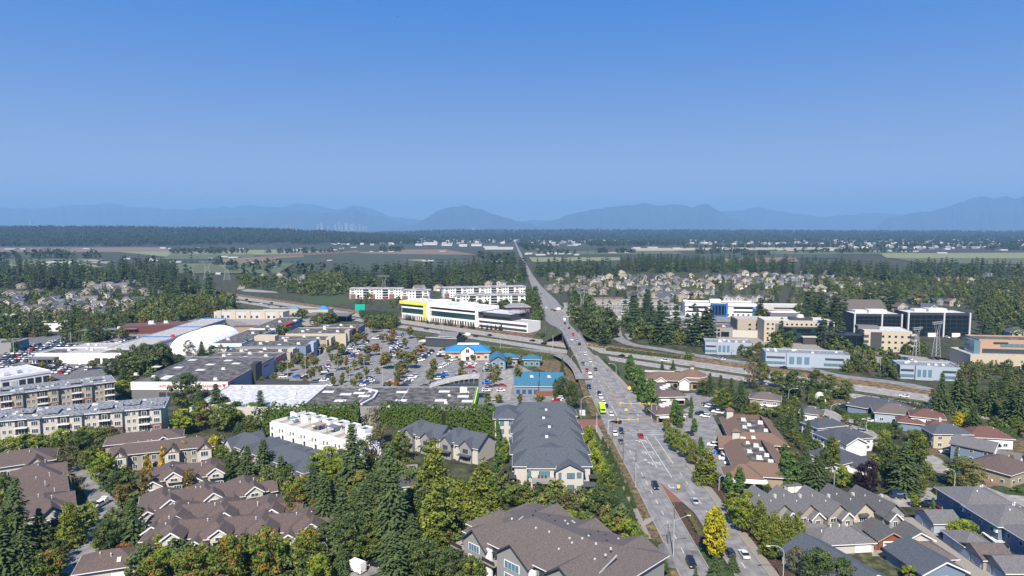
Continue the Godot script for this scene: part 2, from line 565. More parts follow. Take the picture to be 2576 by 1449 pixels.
	# turn arrows
	for e in [[50.2,266.0,1],[52.9,266.0,1],[50.2,252.0,1],[52.9,252.0,1],[50.2,240.0,1],[52.9,240.0,1],[52.3,218.0,-1],[53.0,312.0,-1],[53.4,325.0,-1],[54.0,345.0,-1],[41.8,312.0,1],[41.8,330.0,1]]:
		var x: float = e[0]
		var z: float = e[1]
		var s: float = e[2]
		var P := func(a,c): return Vector3(x + a * s,road(z)[2] + 0.078,-(z + c * s))
		w.quad(P.call(0.3,-1.6),P.call(0.3,0.9),P.call(0.65,0.9),P.call(0.65,-1.6))
		w.quad(P.call(-0.5,0.5),P.call(-0.5,1.0),P.call(0.65,1.25),P.call(0.65,0.6))
		w.tri(P.call(-0.5,0.0),P.call(-1.1,0.75),P.call(-0.5,1.5))
	struct("white_road_markings",w.mesh(M.marking))
	struct("yellow_road_markings",y.mesh(M.yellow_marking))
	# tar seams and patches
	var tr := MB.new()
	for e in [[49.0,275.0,48.6,240.0],[48.6,240.0,49.3,225.0],[43.0,262.0,43.3,95.0],[47.0,236.0,46.4,150.0],[56.4,262.0,56.2,110.0]]:
		tr.beam(Vector3(e[0],0.066,-e[1]),Vector3(e[2],0.066,-e[3]),0.12,0.01)
	tr.quad(Vector3(55.2,0.068,-148),Vector3(55.2,0.068,-158),Vector3(62,0.068,-158),Vector3(62,0.068,-146))
	tr.quad(Vector3(45.2,0.068,-170),Vector3(45.2,0.068,-173.5),Vector3(48.9,0.068,-173.5),Vector3(48.9,0.068,-170))
	struct("asphalt_patches",tr.mesh(M.dark_asphalt))
	# side street on the left near the camera,junction arms
	sheet("side_street",[Vector3(41.5,0.062,-163.5),Vector3(41.5,0.062,-178.5),Vector3(36,0.062,-174),Vector3(20,0.062,-177),Vector3(-20,0.062,-190),Vector3(-22,0.062,-184),Vector3(18,0.062,-168),Vector3(36,0.062,-166)],0.055, "dark_asphalt")
	sheet("junction_arm_left",[Vector3(41,0,-280),Vector3(41,0,-297),Vector3(28,0,-297),Vector3(28,0,-284)],0.05, "brick_paving")
	sheet("junction_arm_right",[Vector3(61.5,0,-262),Vector3(61.5,0,-296),Vector3(76,0,-290),Vector3(76,0,-276)],0.056, "asphalt")
	sheet("corner_pavement",poly(B3,[1290,950,1340,880,1440,850,1430,890,1370,930,1300,960]),0.13, "concrete")
	sheet("brick_corner",poly(M3,[1390,1180,1480,1190,1560,1230,1420,1235]),0.12, "brick_paving")

func streets() -> void:
	sheet("shopping_centre_lot",[g(594,1017),g(650,925),g(694,895),g(819,862),g(884,825),g(932,822),g(1019,834),g(1069,858),g(1144,870),g(1294,912),g(1330,930),g(1425,975),g(1445,1030),g(1240,1048),g(640,1060)],0.05, "asphalt")
	lane("lot_access_road",M2,[2480,700,2500,800,2480,900,2450,1010],10.0,0.058, "old_asphalt")
	sheet("dealer_lot",[g(-60,860),g(110,846),g(250,838),g(300,862),g(320,890),g(310,920),g(250,950),g(130,985),g(-80,990)],0.05, "dark_asphalt")
	sheet("warehouse_lot",[g(230,838),g(380,815),g(480,800),g(560,800),g(620,812),g(640,870),g(560,900),g(400,910),g(310,890)],0.045, "asphalt")
	sheet("far_store_lot",[g(470,800),g(640,785),g(800,800),g(820,815),g(640,835),g(560,825)],0.04, "old_asphalt")
	sheet("office_lot",[g(1640,830),g(1900,838),g(2110,862),g(2250,890),g(2420,910),g(2440,925),g(2240,920),g(2050,885),g(1950,880),g(1880,892),g(1760,870),g(1640,860)],0.04, "concrete")
	sheet("office_lot_behind",[g(1560,780),g(1740,785),g(1900,800),g(1900,812),g(1640,806),g(1560,800)],0.04, "asphalt")
	sheet("substation_yard",[g(1490,775),g(1640,780),g(1640,806),g(1520,806)],0.045, "concrete")
	sheet("clinic_lot",[g(1570,840),g(1605,838),g(1612,850),g(1580,855)],0.045, "asphalt")
	lane("townhouse_lane",B1,[800,330,880,420,960,540,1040,680,1080,800,1010,930,940,1060,880,1170,790,1250,690,1320,560,1420],7.5,0.05, "asphalt")
	sheet("townhouse_drive",poly(B1,[770,1370,1060,1300,1100,1330,1000,1400,820,1449]),0.055, "concrete")
	sheet("garage_apron",poly(B1,[1340,1250,1480,1220,1500,1270,1380,1290]),0.055, "concrete")
	sheet("flower_lawn",poly(B1,[730,1330,1000,1240,1160,1220,1170,1250,1060,1300,770,1370]),0.05, "lawn")
	lane("near_lane",B2,[760,1560,1000,1420,1150,1370,1300,1310,1500,1260],7.0,0.05, "asphalt")
	lane("near_footpath",B2,[900,1345,1100,1300,1260,1262,1400,1220],2.2,0.1, "walk")
	lane("garden_path",B2,[1830,1190,1950,1150,2060,1110],1.8,0.06, "concrete")
	lane("courtyard_lane",B2,[1380,640,1480,520,1530,400,1540,330],6.0,0.05, "old_asphalt")
	sheet("plaza_lot",[g(1640,1062),g(1700,1040),g(1760,1010),g(1790,1040),g(1815,1090),g(1850,1160),g(1868,1205),g(1810,1210),g(1752,1172),g(1700,1112)],0.05, "asphalt")
	sheet("plaza_lot_rear",[g(1720,990),g(1790,985),g(1830,1030),g(1800,1045),g(1750,1030)],0.045, "asphalt")
	lane("cul_de_sac_street",M4,[380,1080,520,1110,700,1170,860,1250,960,1330,1040,1400,1120,1470],9.0,0.05, "old_asphalt")
	lane("residential_street",B4,[1150,690,1450,690,1800,660,2050,590,2250,590,2450,650,2700,740],9.5,0.05, "old_asphalt")
	lane("house_drive",B4,[1590,560,1680,640],4.5,0.055, "concrete")
	lane("house_street",B4,[1560,230,1650,270,1720,350,1780,420],6.0,0.05, "old_asphalt")
	sheet("pickup_drive",poly(B4,[2160,470,2240,430,2460,500,2500,545,2200,545]),0.05, "brick_paving")
	sheet("corner_lawn",poly(B4,[2190,550,2420,540,2620,600,2620,650,2400,630]),0.055, "lawn")
	sheet("yard_grass",poly(B4,[2400,70,2640,70,2640,260,2430,250,2400,140]),0.05, "dry_grass")
	sheet("yard_grass_behind_house",poly(B4,[1600,160,1850,170,1840,220,1610,240]),0.05, "dry_grass")
	sheet("tent_lawn",poly(M4,[590,1000,790,1010,800,1060,600,1070]),0.05, "dry_grass")
	lane("service_lane",B4,[1380,860,1500,960,1620,1060,1760,1190,1950,1320,2150,1430,2350,1560],6.5,0.05, "concrete")
	sheet("garage_courtyard",poly(B4,[1040,1190,1700,1190,1800,1240,1350,1260,1050,1250]),0.052, "concrete")
	sheet("row_house_lots",poly(B4,[-60,560,1250,640,1500,960,1800,1260,1500,1449,300,1449,-60,1000]),0.02, "rough_grass")
	sheet("right_townhouse_lots",poly(B4,[1500,640,2700,760,2700,1600,2300,1449,1620,940]),0.02, "rough_grass")
	sheet("left_townhouse_lots",[g(0,1160),g(280,1090),g(520,1090),g(640,1180),g(780,1300),g(850,1420),g(300,1460),g(-50,1460),g(-120,1250)],0.02, "rough_grass")
	sheet("grass_triangle",poly(M3,[840,570,1000,620,1150,690,1150,860,1060,840,930,700]),0.04, "grass")
	sheet("bank_bushes_ground",poly(M2,[2140,400,2576,450,2980,560,3050,620,2900,610,2300,500]),0.04, "grass")
	sheet("grass_by_ramp",poly(M3,[230,600,460,610,600,700,680,860,560,800,250,690]),0.045, "dry_grass")
	sheet("green_slope",poly(M3,[290,170,350,190,460,290,470,330,350,340,240,380,250,280]),0.05, "grass")
	sheet("field_by_highway",poly(U2,[440,830,700,815,980,840,1000,900,800,920,500,905]),0.03, "grass")
	sheet("office_verge",poly(M4,[1380,640,1460,625,1900,690,1880,720,1450,690]),0.045, "dry_grass")

# strips and blocks of farmland in the valley
func fields() -> void:
	var f := [
		[[-200,622],[420,622],[430,634],[-200,634], "field_brown"],[[300,634],[700,628],[900,636],[420,646], "field_light"],[[-200,640],[120,637],[150,645],[-200,650], "field_dark"],
		[[-200,655],[230,650],[260,662],[-200,668], "field_green"],[[20,663],[200,658],[260,672],[30,680], "field_light"],[[430,640],[640,640],[640,652],[400,652], "field_green"],
		[[560,652],[760,640],[780,662],[560,664], "field_brown"],[[650,644],[900,630],[905,636],[660,648], "soil"],[[700,650],[900,638],[1160,640],[1180,650],[720,668], "field_dark"],
		[[900,634],[1130,632],[1200,642],[910,638], "field_brown"],[[740,668],[1180,652],[1220,664],[760,686], "field_dark"],[[880,657],[1060,653],[1100,658],[900,664], "field_light"],
		[[1000,628],[1120,628],[1190,640],[1010,640], "field_brown"],[[1330,648],[1560,648],[1560,656],[1340,660], "field_light"],[[1320,634],[1700,630],[1720,640],[1330,642], "field_green"],
		[[1460,596],[1510,595],[1515,599],[1460,601], "field_pale"],[[1560,625],[2120,622],[2120,628],[1560,632], "field_pale"],[[1760,640],[2100,634],[2110,650],[1770,656], "field_dark"],
		[[1930,632],[2300,634],[2310,640],[1940,640], "field_green"],[[2210,638],[2700,636],[2750,652],[2230,650], "field_light"],[[2240,650],[2760,653],[2760,668],[2320,664], "field_green"],
		[[2500,668],[2760,668],[2760,674],[2520,674], "field_brown"],[[1820,652],[2000,648],[2010,660],[1830,664], "field_brown"],[[-200,604],[300,622],[-200,622], "field_dark"],
		[[840,640],[1120,664],[1140,690],[800,690], "field_dark"],[[450,664],[740,664],[700,690],[420,690], "field_green"]]
	var y := 0.2
	for e in f:
		var p := []
		for i in e.size() - 1: p.append(g(e[i][0],e[i][1]))
		sheet("farm_field",p,y,e[-1])
		y += 0.06

# ridge outlines as pixel rows; each range stands at its own distance with a sloping body and spurs down its face
func range_of(called: String,line: Array,dist: float,deep: float,m: String,rough: float,step := 6.0,seed_ := 1) -> void:
	var f := FastNoiseLite.new()
	f.seed = seed_
	f.frequency = 0.02
	f.fractal_octaves = 5
	var b := MB.new()
	var cols := []
	var x: float = line[0][0]
	while x <= line[-1][0]:
		var k := 0
		while k < line.size() - 2 and line[k + 1][0] < x: k += 1
		var a: Array = line[k]
		var e: Array = line[k + 1]
		var w := clampf((x - a[0]) / (e[0] - a[0]),0,1)
		w = w * w * (3 - 2 * w) * 0.6 + w * 0.4
		var py := lerpf(a[1],e[1],w) + f.get_noise_1d(x) * rough
		var v := (py - 724.5) / FOC
		var d := Vector3((x - 1288.0) / FOC,-v * cos(TILT) - sin(TILT),v * sin(TILT) - cos(TILT))
		var crest := Vector3(0,EYE,0) + d * dist * (1.0 + 0.06 * f.get_noise_1d(x * 0.5 + 900))
		var col := [Vector3(crest.x * (1 - deep / crest.z),-2.0,crest.z - deep),crest]
		for j in range(1,7):
			var q := j / 6.0
			var fall := crest.y * (1.0 - q) * (1.0 - 0.25 * sin(q * PI) + 0.22 * f.get_noise_2d(x * 2.2,j * 9.0) * sin(q * PI))
			var z := crest.z + deep * q * (1 + 0.2 * f.get_noise_2d(x * 1.5,j * 5.0 + 70))
			col.append(Vector3(crest.x * z / crest.z,fall if j < 6 else -2.0,z))
		cols.append(col)
		x += step
	for i in cols.size() - 1:
		for j in cols[i].size() - 1:
			b.quad(cols[i][j],cols[i][j + 1],cols[i + 1][j + 1],cols[i + 1][j])
	hills[called] = cols
	struct(called,b.mesh(M[m]))

var hills := {}
func mountains() -> void:
	range_of("mountains_far_range",[[-260,512],[-60,518],[30,523],[90,524],[190,516],[260,513],[330,519],[392,525],[470,527],[560,521],[640,517],[700,522],[755,512],[800,517],[840,528],[885,518],[930,524],[985,546],[1060,552],[1180,548],[1290,556],[1420,552],[1560,540],[1700,545],[1870,530],[1905,521],[1960,532],[2060,545],[2200,536],[2300,540],[2480,530],[2800,520]],29000.0,3000.0, "mountain",5.0,8.0,3)
	range_of("mountains_near_spurs",[[300,574],[420,560],[520,552],[600,548],[700,535],[755,530],[830,535],[890,528],[950,545],[1010,562],[1050,574]],24000.0,2500.0, "mountain",4.0,8.0,31)
	range_of("mountains_round_hill",[[990,574],[1040,566],[1075,548],[1100,530],[1135,521],[1170,518],[1205,525],[1240,538],[1275,549],[1320,560],[1380,574]],21000.0,2200.0, "mountain",3.0,6.0,8)
	range_of("mountains_blue_ridge",[[1330,575],[1390,556],[1430,541],[1480,530],[1530,520],[1590,516],[1618,509],[1650,517],[1700,514],[1740,520],[1775,514],[1800,526],[1850,550],[1900,576]],22500.0,2200.0, "mountain",4.0,6.0,12)
	range_of("mountains_twin_peaks",[[2190,578],[2240,548],[2290,536],[2340,532],[2390,518],[2420,508],[2450,497],[2480,494],[2505,500],[2530,492],[2555,499],[2580,492],[2700,480],[2900,520]],21500.0,2200.0, "mountain",4.0,6.0,21)
	# wooded ridges across the valley: low hills the far trees stand on
	range_of("wooded_ridge_hill",[[-500,577],[-200,574],[100,575],[300,576],[500,578],[640,580],[800,586],[900,592],[1000,597],[1080,604]],4600.0,1500.0, "forest_floor",1.0,12.0,41)
	range_of("wooded_upland_hill",[[900,592],[1000,585],[1150,581],[1300,581],[1480,580],[1700,581],[1900,582],[2200,583],[2500,584],[2900,584],[3200,584]],7600.0,2400.0, "forest_floor",1.0,16.0,43)
# ---- building blocks. Local axes of a building: x along its front,+z out of its front,y up
func hip(b: MB,x: float,z: float,w: float,d: float,y: float,rise: float,o: float) -> void:
	var hw := w / 2 + o
	var hd := d / 2 + o
	var t := 0.22
	var e := [Vector3(x - hw,y,z + hd),Vector3(x + hw,y,z + hd),Vector3(x + hw,y,z - hd),Vector3(x - hw,y,z - hd)]
	var u := Vector3(0,t,0)
	var r0: Vector3
	var r1: Vector3
	var run := minf(hw,hd)
	if w >= d:
		r0 = Vector3(x - hw + run,y + rise + t,z); r1 = Vector3(x + hw - run,y + rise + t,z)
		b.quad(e[0] + u,r0,r1,e[1] + u); b.quad(e[2] + u,r1,r0,e[3] + u)
		b.tri(e[1] + u,r1,e[2] + u); b.tri(e[3] + u,r0,e[0] + u)
	else:
		r0 = Vector3(x,y + rise + t,z + hd - run); r1 = Vector3(x,y + rise + t,z - hd + run)
		b.quad(e[1] + u,r0,r1,e[2] + u); b.quad(e[3] + u,r1,r0,e[0] + u)
		b.tri(e[0] + u,r0,e[1] + u); b.tri(e[2] + u,r1,e[3] + u)
	for i in 4:
		var a: Vector3 = e[i]
		var c: Vector3 = e[(i + 1) % 4]
		b.quad(a,a + u,c + u,c)
	b.quad(e[0],e[1],e[2],e[3])

# ridge along z ("g": gable to the front) or along x ("s": gables at the sides)
func gable(b: MB,x: float,z: float,w: float,d: float,y: float,rise: float,o: float,along_x: bool) -> void:
	var keep := b.t
	if along_x:
		b.t = b.t * Transform3D(Basis(Vector3.UP,PI / 2),Vector3(x,0,z))
		var s := w; w = d; d = s
	else:
		b.t = b.t * Transform3D(Basis(),Vector3(x,0,z))
	var k := rise / (w / 2)
	var hw := w / 2 + o
	var hd := d / 2 + o
	var lo := y - k * o
	var t := 0.24
	for s in [-1.0,1.0]:
		var a := Vector3(s * hw,lo,hd)
		var c := Vector3(0,y + rise,hd)
		var f := Vector3(0,0,-2 * hd)
		var u := Vector3(0,t,0)
		b.quad(a + u,c + u,c + u + f,a + u + f)
		b.quad(a,a + u,c + u,c)
		b.quad(a + f,c + f,c + u + f,a + u + f)
		b.quad(a,a + f,a + u + f,a + u)
		b.quad(a,c,c + f,a + f)
	b.t = keep

func gable_wall(b: MB,x: float,z: float,w: float,d: float,y0: float,y: float,rise: float,along_x: bool) -> void:
	b.box(Vector3(x,(y0 + y) / 2,z),Vector3(w,y - y0,d),false)
	if along_x:
		for s in [-1.0,1.0]:
			b.tri(Vector3(x + s * w / 2,y,z - d / 2),Vector3(x + s * w / 2,y + rise,z),Vector3(x + s * w / 2,y,z + d / 2))
	else:
		for s in [-1.0,1.0]:
			b.tri(Vector3(x - w / 2,y,z + s * d / 2),Vector3(x,y + rise,z + s * d / 2),Vector3(x + w / 2,y,z + s * d / 2))

# white boards along the slopes of a front gable
func barge(root: Node3D,x: float,z: float,w: float,y: float,rise: float,o: float,m := "trim") -> void:
	var b := MB.new()
	var k := rise / (w / 2)
	for s in [-1.0,1.0]:
		b.beam(Vector3(x + s * (w / 2 + o),y - k * o + 0.14,z + 0.04),Vector3(x,y + rise + 0.14,z + 0.04),0.07,0.34)
	obj("gable_board",b.mesh(M[m]),root)

# one volume: walls and a roof of the kind h(ip),g(able to the front),s(ide gables),f(lat with parapet)
func block(root: Node3D,x: float,z: float,w: float,d: float,h: float,rise: float,kind: String,wall: String,roof: String,o := 0.6,y0 := 0.0) -> void:
	var b := MB.new()
	var r := MB.new()
	match kind:
		"h":
			b.box(Vector3(x,(y0 + h) / 2,z),Vector3(w,h - y0,d),false)
			hip(r,x,z,w,d,h,rise,o)
		"g", "s":
			gable_wall(b,x,z,w,d,y0,h,rise,kind == "s")
			gable(r,x,z,w,d,h,rise,o,kind == "s")
		"f":
			var p := 0.35
			b.box(Vector3(x,(y0 + h) / 2,z),Vector3(w,h - y0,d),false)
			for s in [-1.0,1.0]:
				b.box(Vector3(x,h + rise / 2,z + s * (d / 2 - p / 2)),Vector3(w,rise,p))
				b.box(Vector3(x + s * (w / 2 - p / 2),h + rise / 2,z),Vector3(p,rise,d - 2 * p))
			r.box(Vector3(x,h + 0.06,z),Vector3(w - 2 * p - 0.02,0.12,d - 2 * p - 0.02))
	obj("wall",b.mesh(M[wall]),root)
	obj("roof",r.mesh(M[roof]),root)
	if kind == "h" or kind == "s":
		var f := MB.new()
		var y := h + 0.1 if kind == "h" else h - rise / (d / 2) * o + 0.12
		for s in [-1.0,1.0]:
			f.box(Vector3(x,y,z + s * (d / 2 + o + 0.03)),Vector3(w + 2 * o,0.2,0.06))
		if kind == "h":
			for s in [-1.0,1.0]:
				f.box(Vector3(x + s * (w / 2 + o + 0.03),y,z),Vector3(0.06,0.2,d + 2 * o))
		obj("gutter",f.mesh(M.trim),root)

func unit_box() -> Mesh:
	if not shapes.has("unit"):
		var b := MB.new()
		b.box(Vector3.ZERO,Vector3.ONE)
		shapes.unit = b.mesh(M.trim)
	return shapes.unit

func part(root: Node,called: String,m: String,at: Vector3,size: Vector3,turn := 0.0) -> MeshInstance3D:
	var o := obj(called,unit_box(),root,at,size,turn)
	o.material_override = M[m]
	return o

# a window: frame standing proud of the wall,panes prouder still
func win(root: Node3D,at: Vector3,w: float,h: float,turn := 0.0,panes := 1,frame := "trim",glass := "glass") -> void:
	var o := part(root, "window",frame,at,Vector3(w,h,0.12),turn)
	for i in panes:
		var p := obj("pane",unit_box(),o,Vector3((i - (panes - 1) / 2.0) * 0.92 / panes,0,0.05),Vector3(0.92 / panes - 0.1 / w,1.0 - 0.2 / h,1.3))
		p.material_override = M[glass]

# a row of windows on one face: f(ront) b(ack) l(eft) r(ight) of a volume centred on x,z
func row(root: Node3D,face: String,x: float,z: float,w: float,d: float,n: int,ys: Array,ww: float,hh: float,panes := 1,frame := "trim",glass := "glass",margin := 0.0) -> void:
	var L := (w if face in "fb" else d) - 2 * margin
	for y in ys:
		for i in n:
			var s := (i + 0.5) / n * L - L / 2
			match face:
				"f": win(root,Vector3(x + s,y,z + d / 2 + 0.04),ww,hh,0,panes,frame,glass)
				"b": win(root,Vector3(x + s,y,z - d / 2 - 0.04),ww,hh,PI,panes,frame,glass)
				"l": win(root,Vector3(x - w / 2 - 0.04,y,z + s),ww,hh,-PI / 2,panes,frame,glass)
				"r": win(root,Vector3(x + w / 2 + 0.04,y,z + s),ww,hh,PI / 2,panes,frame,glass)

func garage_door(root: Node3D,at: Vector3,w: float,h: float,turn := 0.0,m := "white") -> void:
	var o := part(root, "garage_door",m,at,Vector3(w,h,0.12),turn)
	for i in 4:
		var p := obj("panel",unit_box(),o,Vector3(0,-0.375 + i * 0.25,0.1),Vector3(0.95,0.2,1.2))
		p.material_override = M[m]

func pipes(root: Node3D,spots: Array,m := "metal") -> void:
	for s in spots:
		var b := MB.new()
		b.tube(Vector3(s.x,s.y - 0.5,s.z),Vector3(s.x,s.y + 0.7,s.z),0.12,0.12,6)
		b.tube(Vector3(s.x,s.y + 0.7,s.z),Vector3(s.x,s.y + 0.85,s.z),0.22,0.14,6)
		obj("roof_vent",b.mesh(M[m]),root)

func rooftop_unit(root: Node3D,at: Vector3,s := 2.0,m := "pale_metal") -> void:
	if not shapes.has("rtu"):
		var b := MB.new()
		b.box(Vector3(0,0.15,0),Vector3(1.05,0.1,0.75))
		b.box(Vector3(0,0.45,0),Vector3(1.0,0.5,0.7))
		b.box(Vector3(-0.2,0.76,0),Vector3(0.45,0.12,0.5))
		b.tube(Vector3(0.28,0.7,0),Vector3(0.28,0.82,0),0.2,0.2,8)
		b.beam(Vector3(0.5,0.3,0.1),Vector3(0.75,0.05,0.1),0.16)
		shapes.rtu = b.mesh(M.pale_metal)
	var o := obj("rooftop_unit",shapes.rtu,root,at,Vector3.ONE * s)
	o.material_override = M[m]

func skylight(root: Node3D,at: Vector3,w := 2.4,d := 1.6) -> void:
	if not shapes.has("sky_light"):
		var b := MB.new()
		b.box(Vector3(0,0.12,0),Vector3(1,0.24,1))
		var q := [Vector3(-0.46,0.24,0.46),Vector3(0.46,0.24,0.46),Vector3(0.46,0.24,-0.46),Vector3(-0.46,0.24,-0.46)]
		for i in 4: b.tri(q[i],Vector3(0,0.5,0),q[(i + 1) % 4])
		shapes.sky_light = b.mesh(M.frosted)
	obj("skylight",shapes.sky_light,root,at,Vector3(w,1,d))

# ---- vehicles: local -z is the front
func car_mesh(kind: String) -> Dictionary:
	if shapes.has("car_" + kind): return shapes["car_" + kind]
	# [half width,side outline of the lower body (z,y),cabin outline,roof height]
	var W := 0.9
	var low := []
	var cab := []
	match kind:
		"sedan":
			low = [[-2.25,0.35],[-2.3,0.62],[-2.1,0.78],[-0.95,0.92],[1.45,0.98],[2.2,0.92],[2.3,0.6],[2.22,0.35]]
			cab = [[-1.0,0.92],[-0.25,1.42],[0.95,1.44],[1.75,0.98]]
		"suv":
			W = 0.95
			low = [[-2.3,0.4],[-2.35,0.75],[-2.15,0.98],[-1.05,1.1],[2.2,1.12],[2.32,0.7],[2.25,0.4]]
			cab = [[-1.15,1.08],[-0.45,1.66],[1.85,1.7],[2.25,1.1]]
		"pickup":
			W = 1.0
			low = [[-2.75,0.5],[-2.8,0.9],[-2.6,1.12],[-1.3,1.2],[2.75,1.2],[2.8,0.8],[2.75,0.5]]
			cab = [[-1.35,1.18],[-0.75,1.82],[0.7,1.84],[0.95,1.2]]
		"van":
			W = 1.02
			low = [[-2.85,0.4],[-2.9,0.9],[-2.6,1.2],[-2.1,1.45],[2.8,1.5],[2.85,0.6],[2.8,0.4]]
			cab = [[-2.15,1.42],[-1.55,2.25],[2.75,2.4],[2.82,1.48]]
	var b := MB.new()
	var g_ := MB.new()
	var n := low.size()
	for s in [-1.0,1.0]:
		var c := Vector3(s * W,0.6,0)
		for i in n:
			var p: Array = low[i]
			var q: Array = low[(i + 1) % n]
			b.tri(c,Vector3(s * W * 0.97,p[1],p[0]),Vector3(s * W * 0.97,q[1],q[0]))
	for i in n:
		var p: Array = low[i]
		var q: Array = low[(i + 1) % n]
		b.quad(Vector3(-W * 0.97,p[1],p[0]),Vector3(W * 0.97,p[1],p[0]),Vector3(W * 0.97,q[1],q[0]),Vector3(-W * 0.97,q[1],q[0]))
	var wt := W * (0.78 if kind != "van" else 0.9)
	var wb := W * 0.93
	var a0 := Vector3(wb,cab[0][1],cab[0][0])
	var a1 := Vector3(wt,cab[1][1],cab[1][0])
	var a2 := Vector3(wt,cab[2][1],cab[2][0])
	var a3 := Vector3(wb,cab[3][1],cab[3][0])
	var fl := Vector3(-1,1,1)
	var gm := g_
	gm.quad(a0,a1,a1 * fl,a0 * fl)
	if kind == "van":
		b.quad(a3,a2,a2 * fl,a3 * fl)
		var m0 := a0.lerp(a3,0.27)
		var m1 := a1.lerp(a2,0.12)
		for q in [[a0,a1,m1,m0],[a0 * fl,a1 * fl,m1 * fl,m0 * fl]]: gm.quad(q[0],q[1],q[2],q[3])
		for q in [[m0,m1,a2,a3],[m0 * fl,m1 * fl,a2 * fl,a3 * fl]]: b.quad(q[0],q[1],q[2],q[3])
	else:
		gm.quad(a3,a2,a2 * fl,a3 * fl)
		for q in [[a0,a1,a2,a3],[a0 * fl,a1 * fl,a2 * fl,a3 * fl]]: gm.quad(q[0],q[1],q[2],q[3])
	# roof skin with a slight crown
	var up := Vector3(0,0.05,0)
	b.quad(a1 + up * 0.3,a1 * fl + up * 0.3,a2 * fl + up,a2 + up)
	for q in [[a1,a2],[a2 * fl,a1 * fl],[a1 * fl,a1],[a2,a2 * fl]]: b.quad(q[0],q[0] + up * 0.6,q[1] + up * 0.6,q[1])
	if kind == "pickup":
		g_.box(Vector3(0,1.17,1.85),Vector3(1.6,0.12,1.6))
	var wh := MB.new()
	wh.tube(Vector3(-0.11,0,0),Vector3(0.11,0,0),0.34,0.34,10)
	wh.tube(Vector3(0.11,0,0),Vector3(-0.11,0,0),0.34,0.34,10)
	var rim := MB.new()
	rim.tube(Vector3(-0.125,0,0),Vector3(0.125,0,0),0.2,0.2,8)
	rim.tube(Vector3(0.125,0,0),Vector3(-0.125,0,0),0.2,0.2,8)
	var lamp := MB.new()
	lamp.box(Vector3.ZERO,Vector3(0.4,0.16,0.1))
	var d := {"body": b.mesh(M.white_paint), "glass": g_.mesh(M.car_glass), "wheel": wh.mesh(M.tyre), "rim": rim.mesh(M.metal), "lamp": lamp.mesh(M.lamp_glass), "w": W, "front": low[1][0], "rear": low[-2][0], "lampy": low[1][1] + 0.02}
	shapes["car_" + kind] = d
	return d

var car_protos := {}
var n_cars := 0
func car_proto(kind: String,paint: String,detail: bool) -> Node3D:
	var key := kind + paint + str(detail)
	if car_protos.has(key): return car_protos[key]
	var s := car_mesh(kind)
	var o := Node3D.new()
	o.name = {"sedan": "sedan_car", "suv": "utility_car", "pickup": "pickup_truck", "van": "cargo_van"}[kind]
	obj("body",s.body,o).material_override = M[paint]
	obj("windows",s.glass,o)
	for z in [-1.42,1.42]:
		for sx in [-1.0,1.0]:
			var w := obj("wheel",s.wheel,o,Vector3(sx * (s.w - 0.1),0.34,z * (1.0 if kind in ["sedan", "suv"] else 1.22)))
			if detail: obj("rim",s.rim,w)
	if detail:
		for sx in [-1.0,1.0]:
			obj("headlight",s.lamp,o,Vector3(sx * (s.w - 0.32),s.lampy,s.front + 0.01))
			obj("tail_light",s.lamp,o,Vector3(sx * (s.w - 0.3),s.lampy + 0.1,s.rear - 0.01)).material_override = M.tail_lamp
	car_protos[key] = o
	return o

const PAINTS := ["white_paint", "black_paint", "silver_paint", "grey_paint", "navy_paint", "red_paint", "blue_paint"]
const PAINT_NAMES := {"white_paint": "white", "black_paint": "black", "silver_paint": "silver", "grey_paint": "dark grey", "navy_paint": "navy blue", "red_paint": "red", "blue_paint": "bright blue"}
const KIND_NAMES := {"sedan": "sedan", "suv": "utility car", "pickup": "pickup truck", "van": "cargo van"}
func car(at: Vector3,turn: float,kind: String,paint: String,where: String,group := "",detail := false) -> Node3D:
	n_cars += 1
	var o := copy(car_proto(kind,paint,detail),at,turn)
	tag(o, "%s %s %s" % [PAINT_NAMES[paint],KIND_NAMES[kind],where],{"pickup": "pickup", "van": "van"}.get(kind, "car"),group)
	return o

func any_paint() -> String:
	var r := rng.randf()
	return "white_paint" if r < 0.36 else "black_paint" if r < 0.54 else "silver_paint" if r < 0.7 else "grey_paint" if r < 0.84 else "navy_paint" if r < 0.91 else "red_paint" if r < 0.97 else "blue_paint"

# cars side by side in stalls from pixel a to pixel b,noses turned by `turn`
func car_row(o: Vector2,a: Vector2,b: Vector2,turn: float,fill: float,where: String,group: String) -> void:
	stalls(cg(o,a.x,a.y),cg(o,b.x,b.y),turn,fill,where,group)

func stalls(p: Vector3,q: Vector3,turn: float,fill: float,where: String,group: String) -> void:
	var n := maxi(1,int(p.distance_to(q) / 2.75))
	for i in n:
		if rng.randf() > fill: continue
		var at := p.lerp(q,(i + 0.5) / n)
		at += Vector3(R(-0.15,0.15),0.06,R(-0.25,0.25))
		var kind: String = ["sedan", "suv", "sedan", "suv", "pickup"][rng.randi() % 5]
		var face := turn + (PI if rng.randf() < 0.3 else 0.0) + R(-0.03,0.03)
		if n_cars < 310: car(at,face,kind,any_paint(),where,group)
		else: rest.append([kind,any_paint(),Transform3D(Basis(Vector3.UP,face),at)])

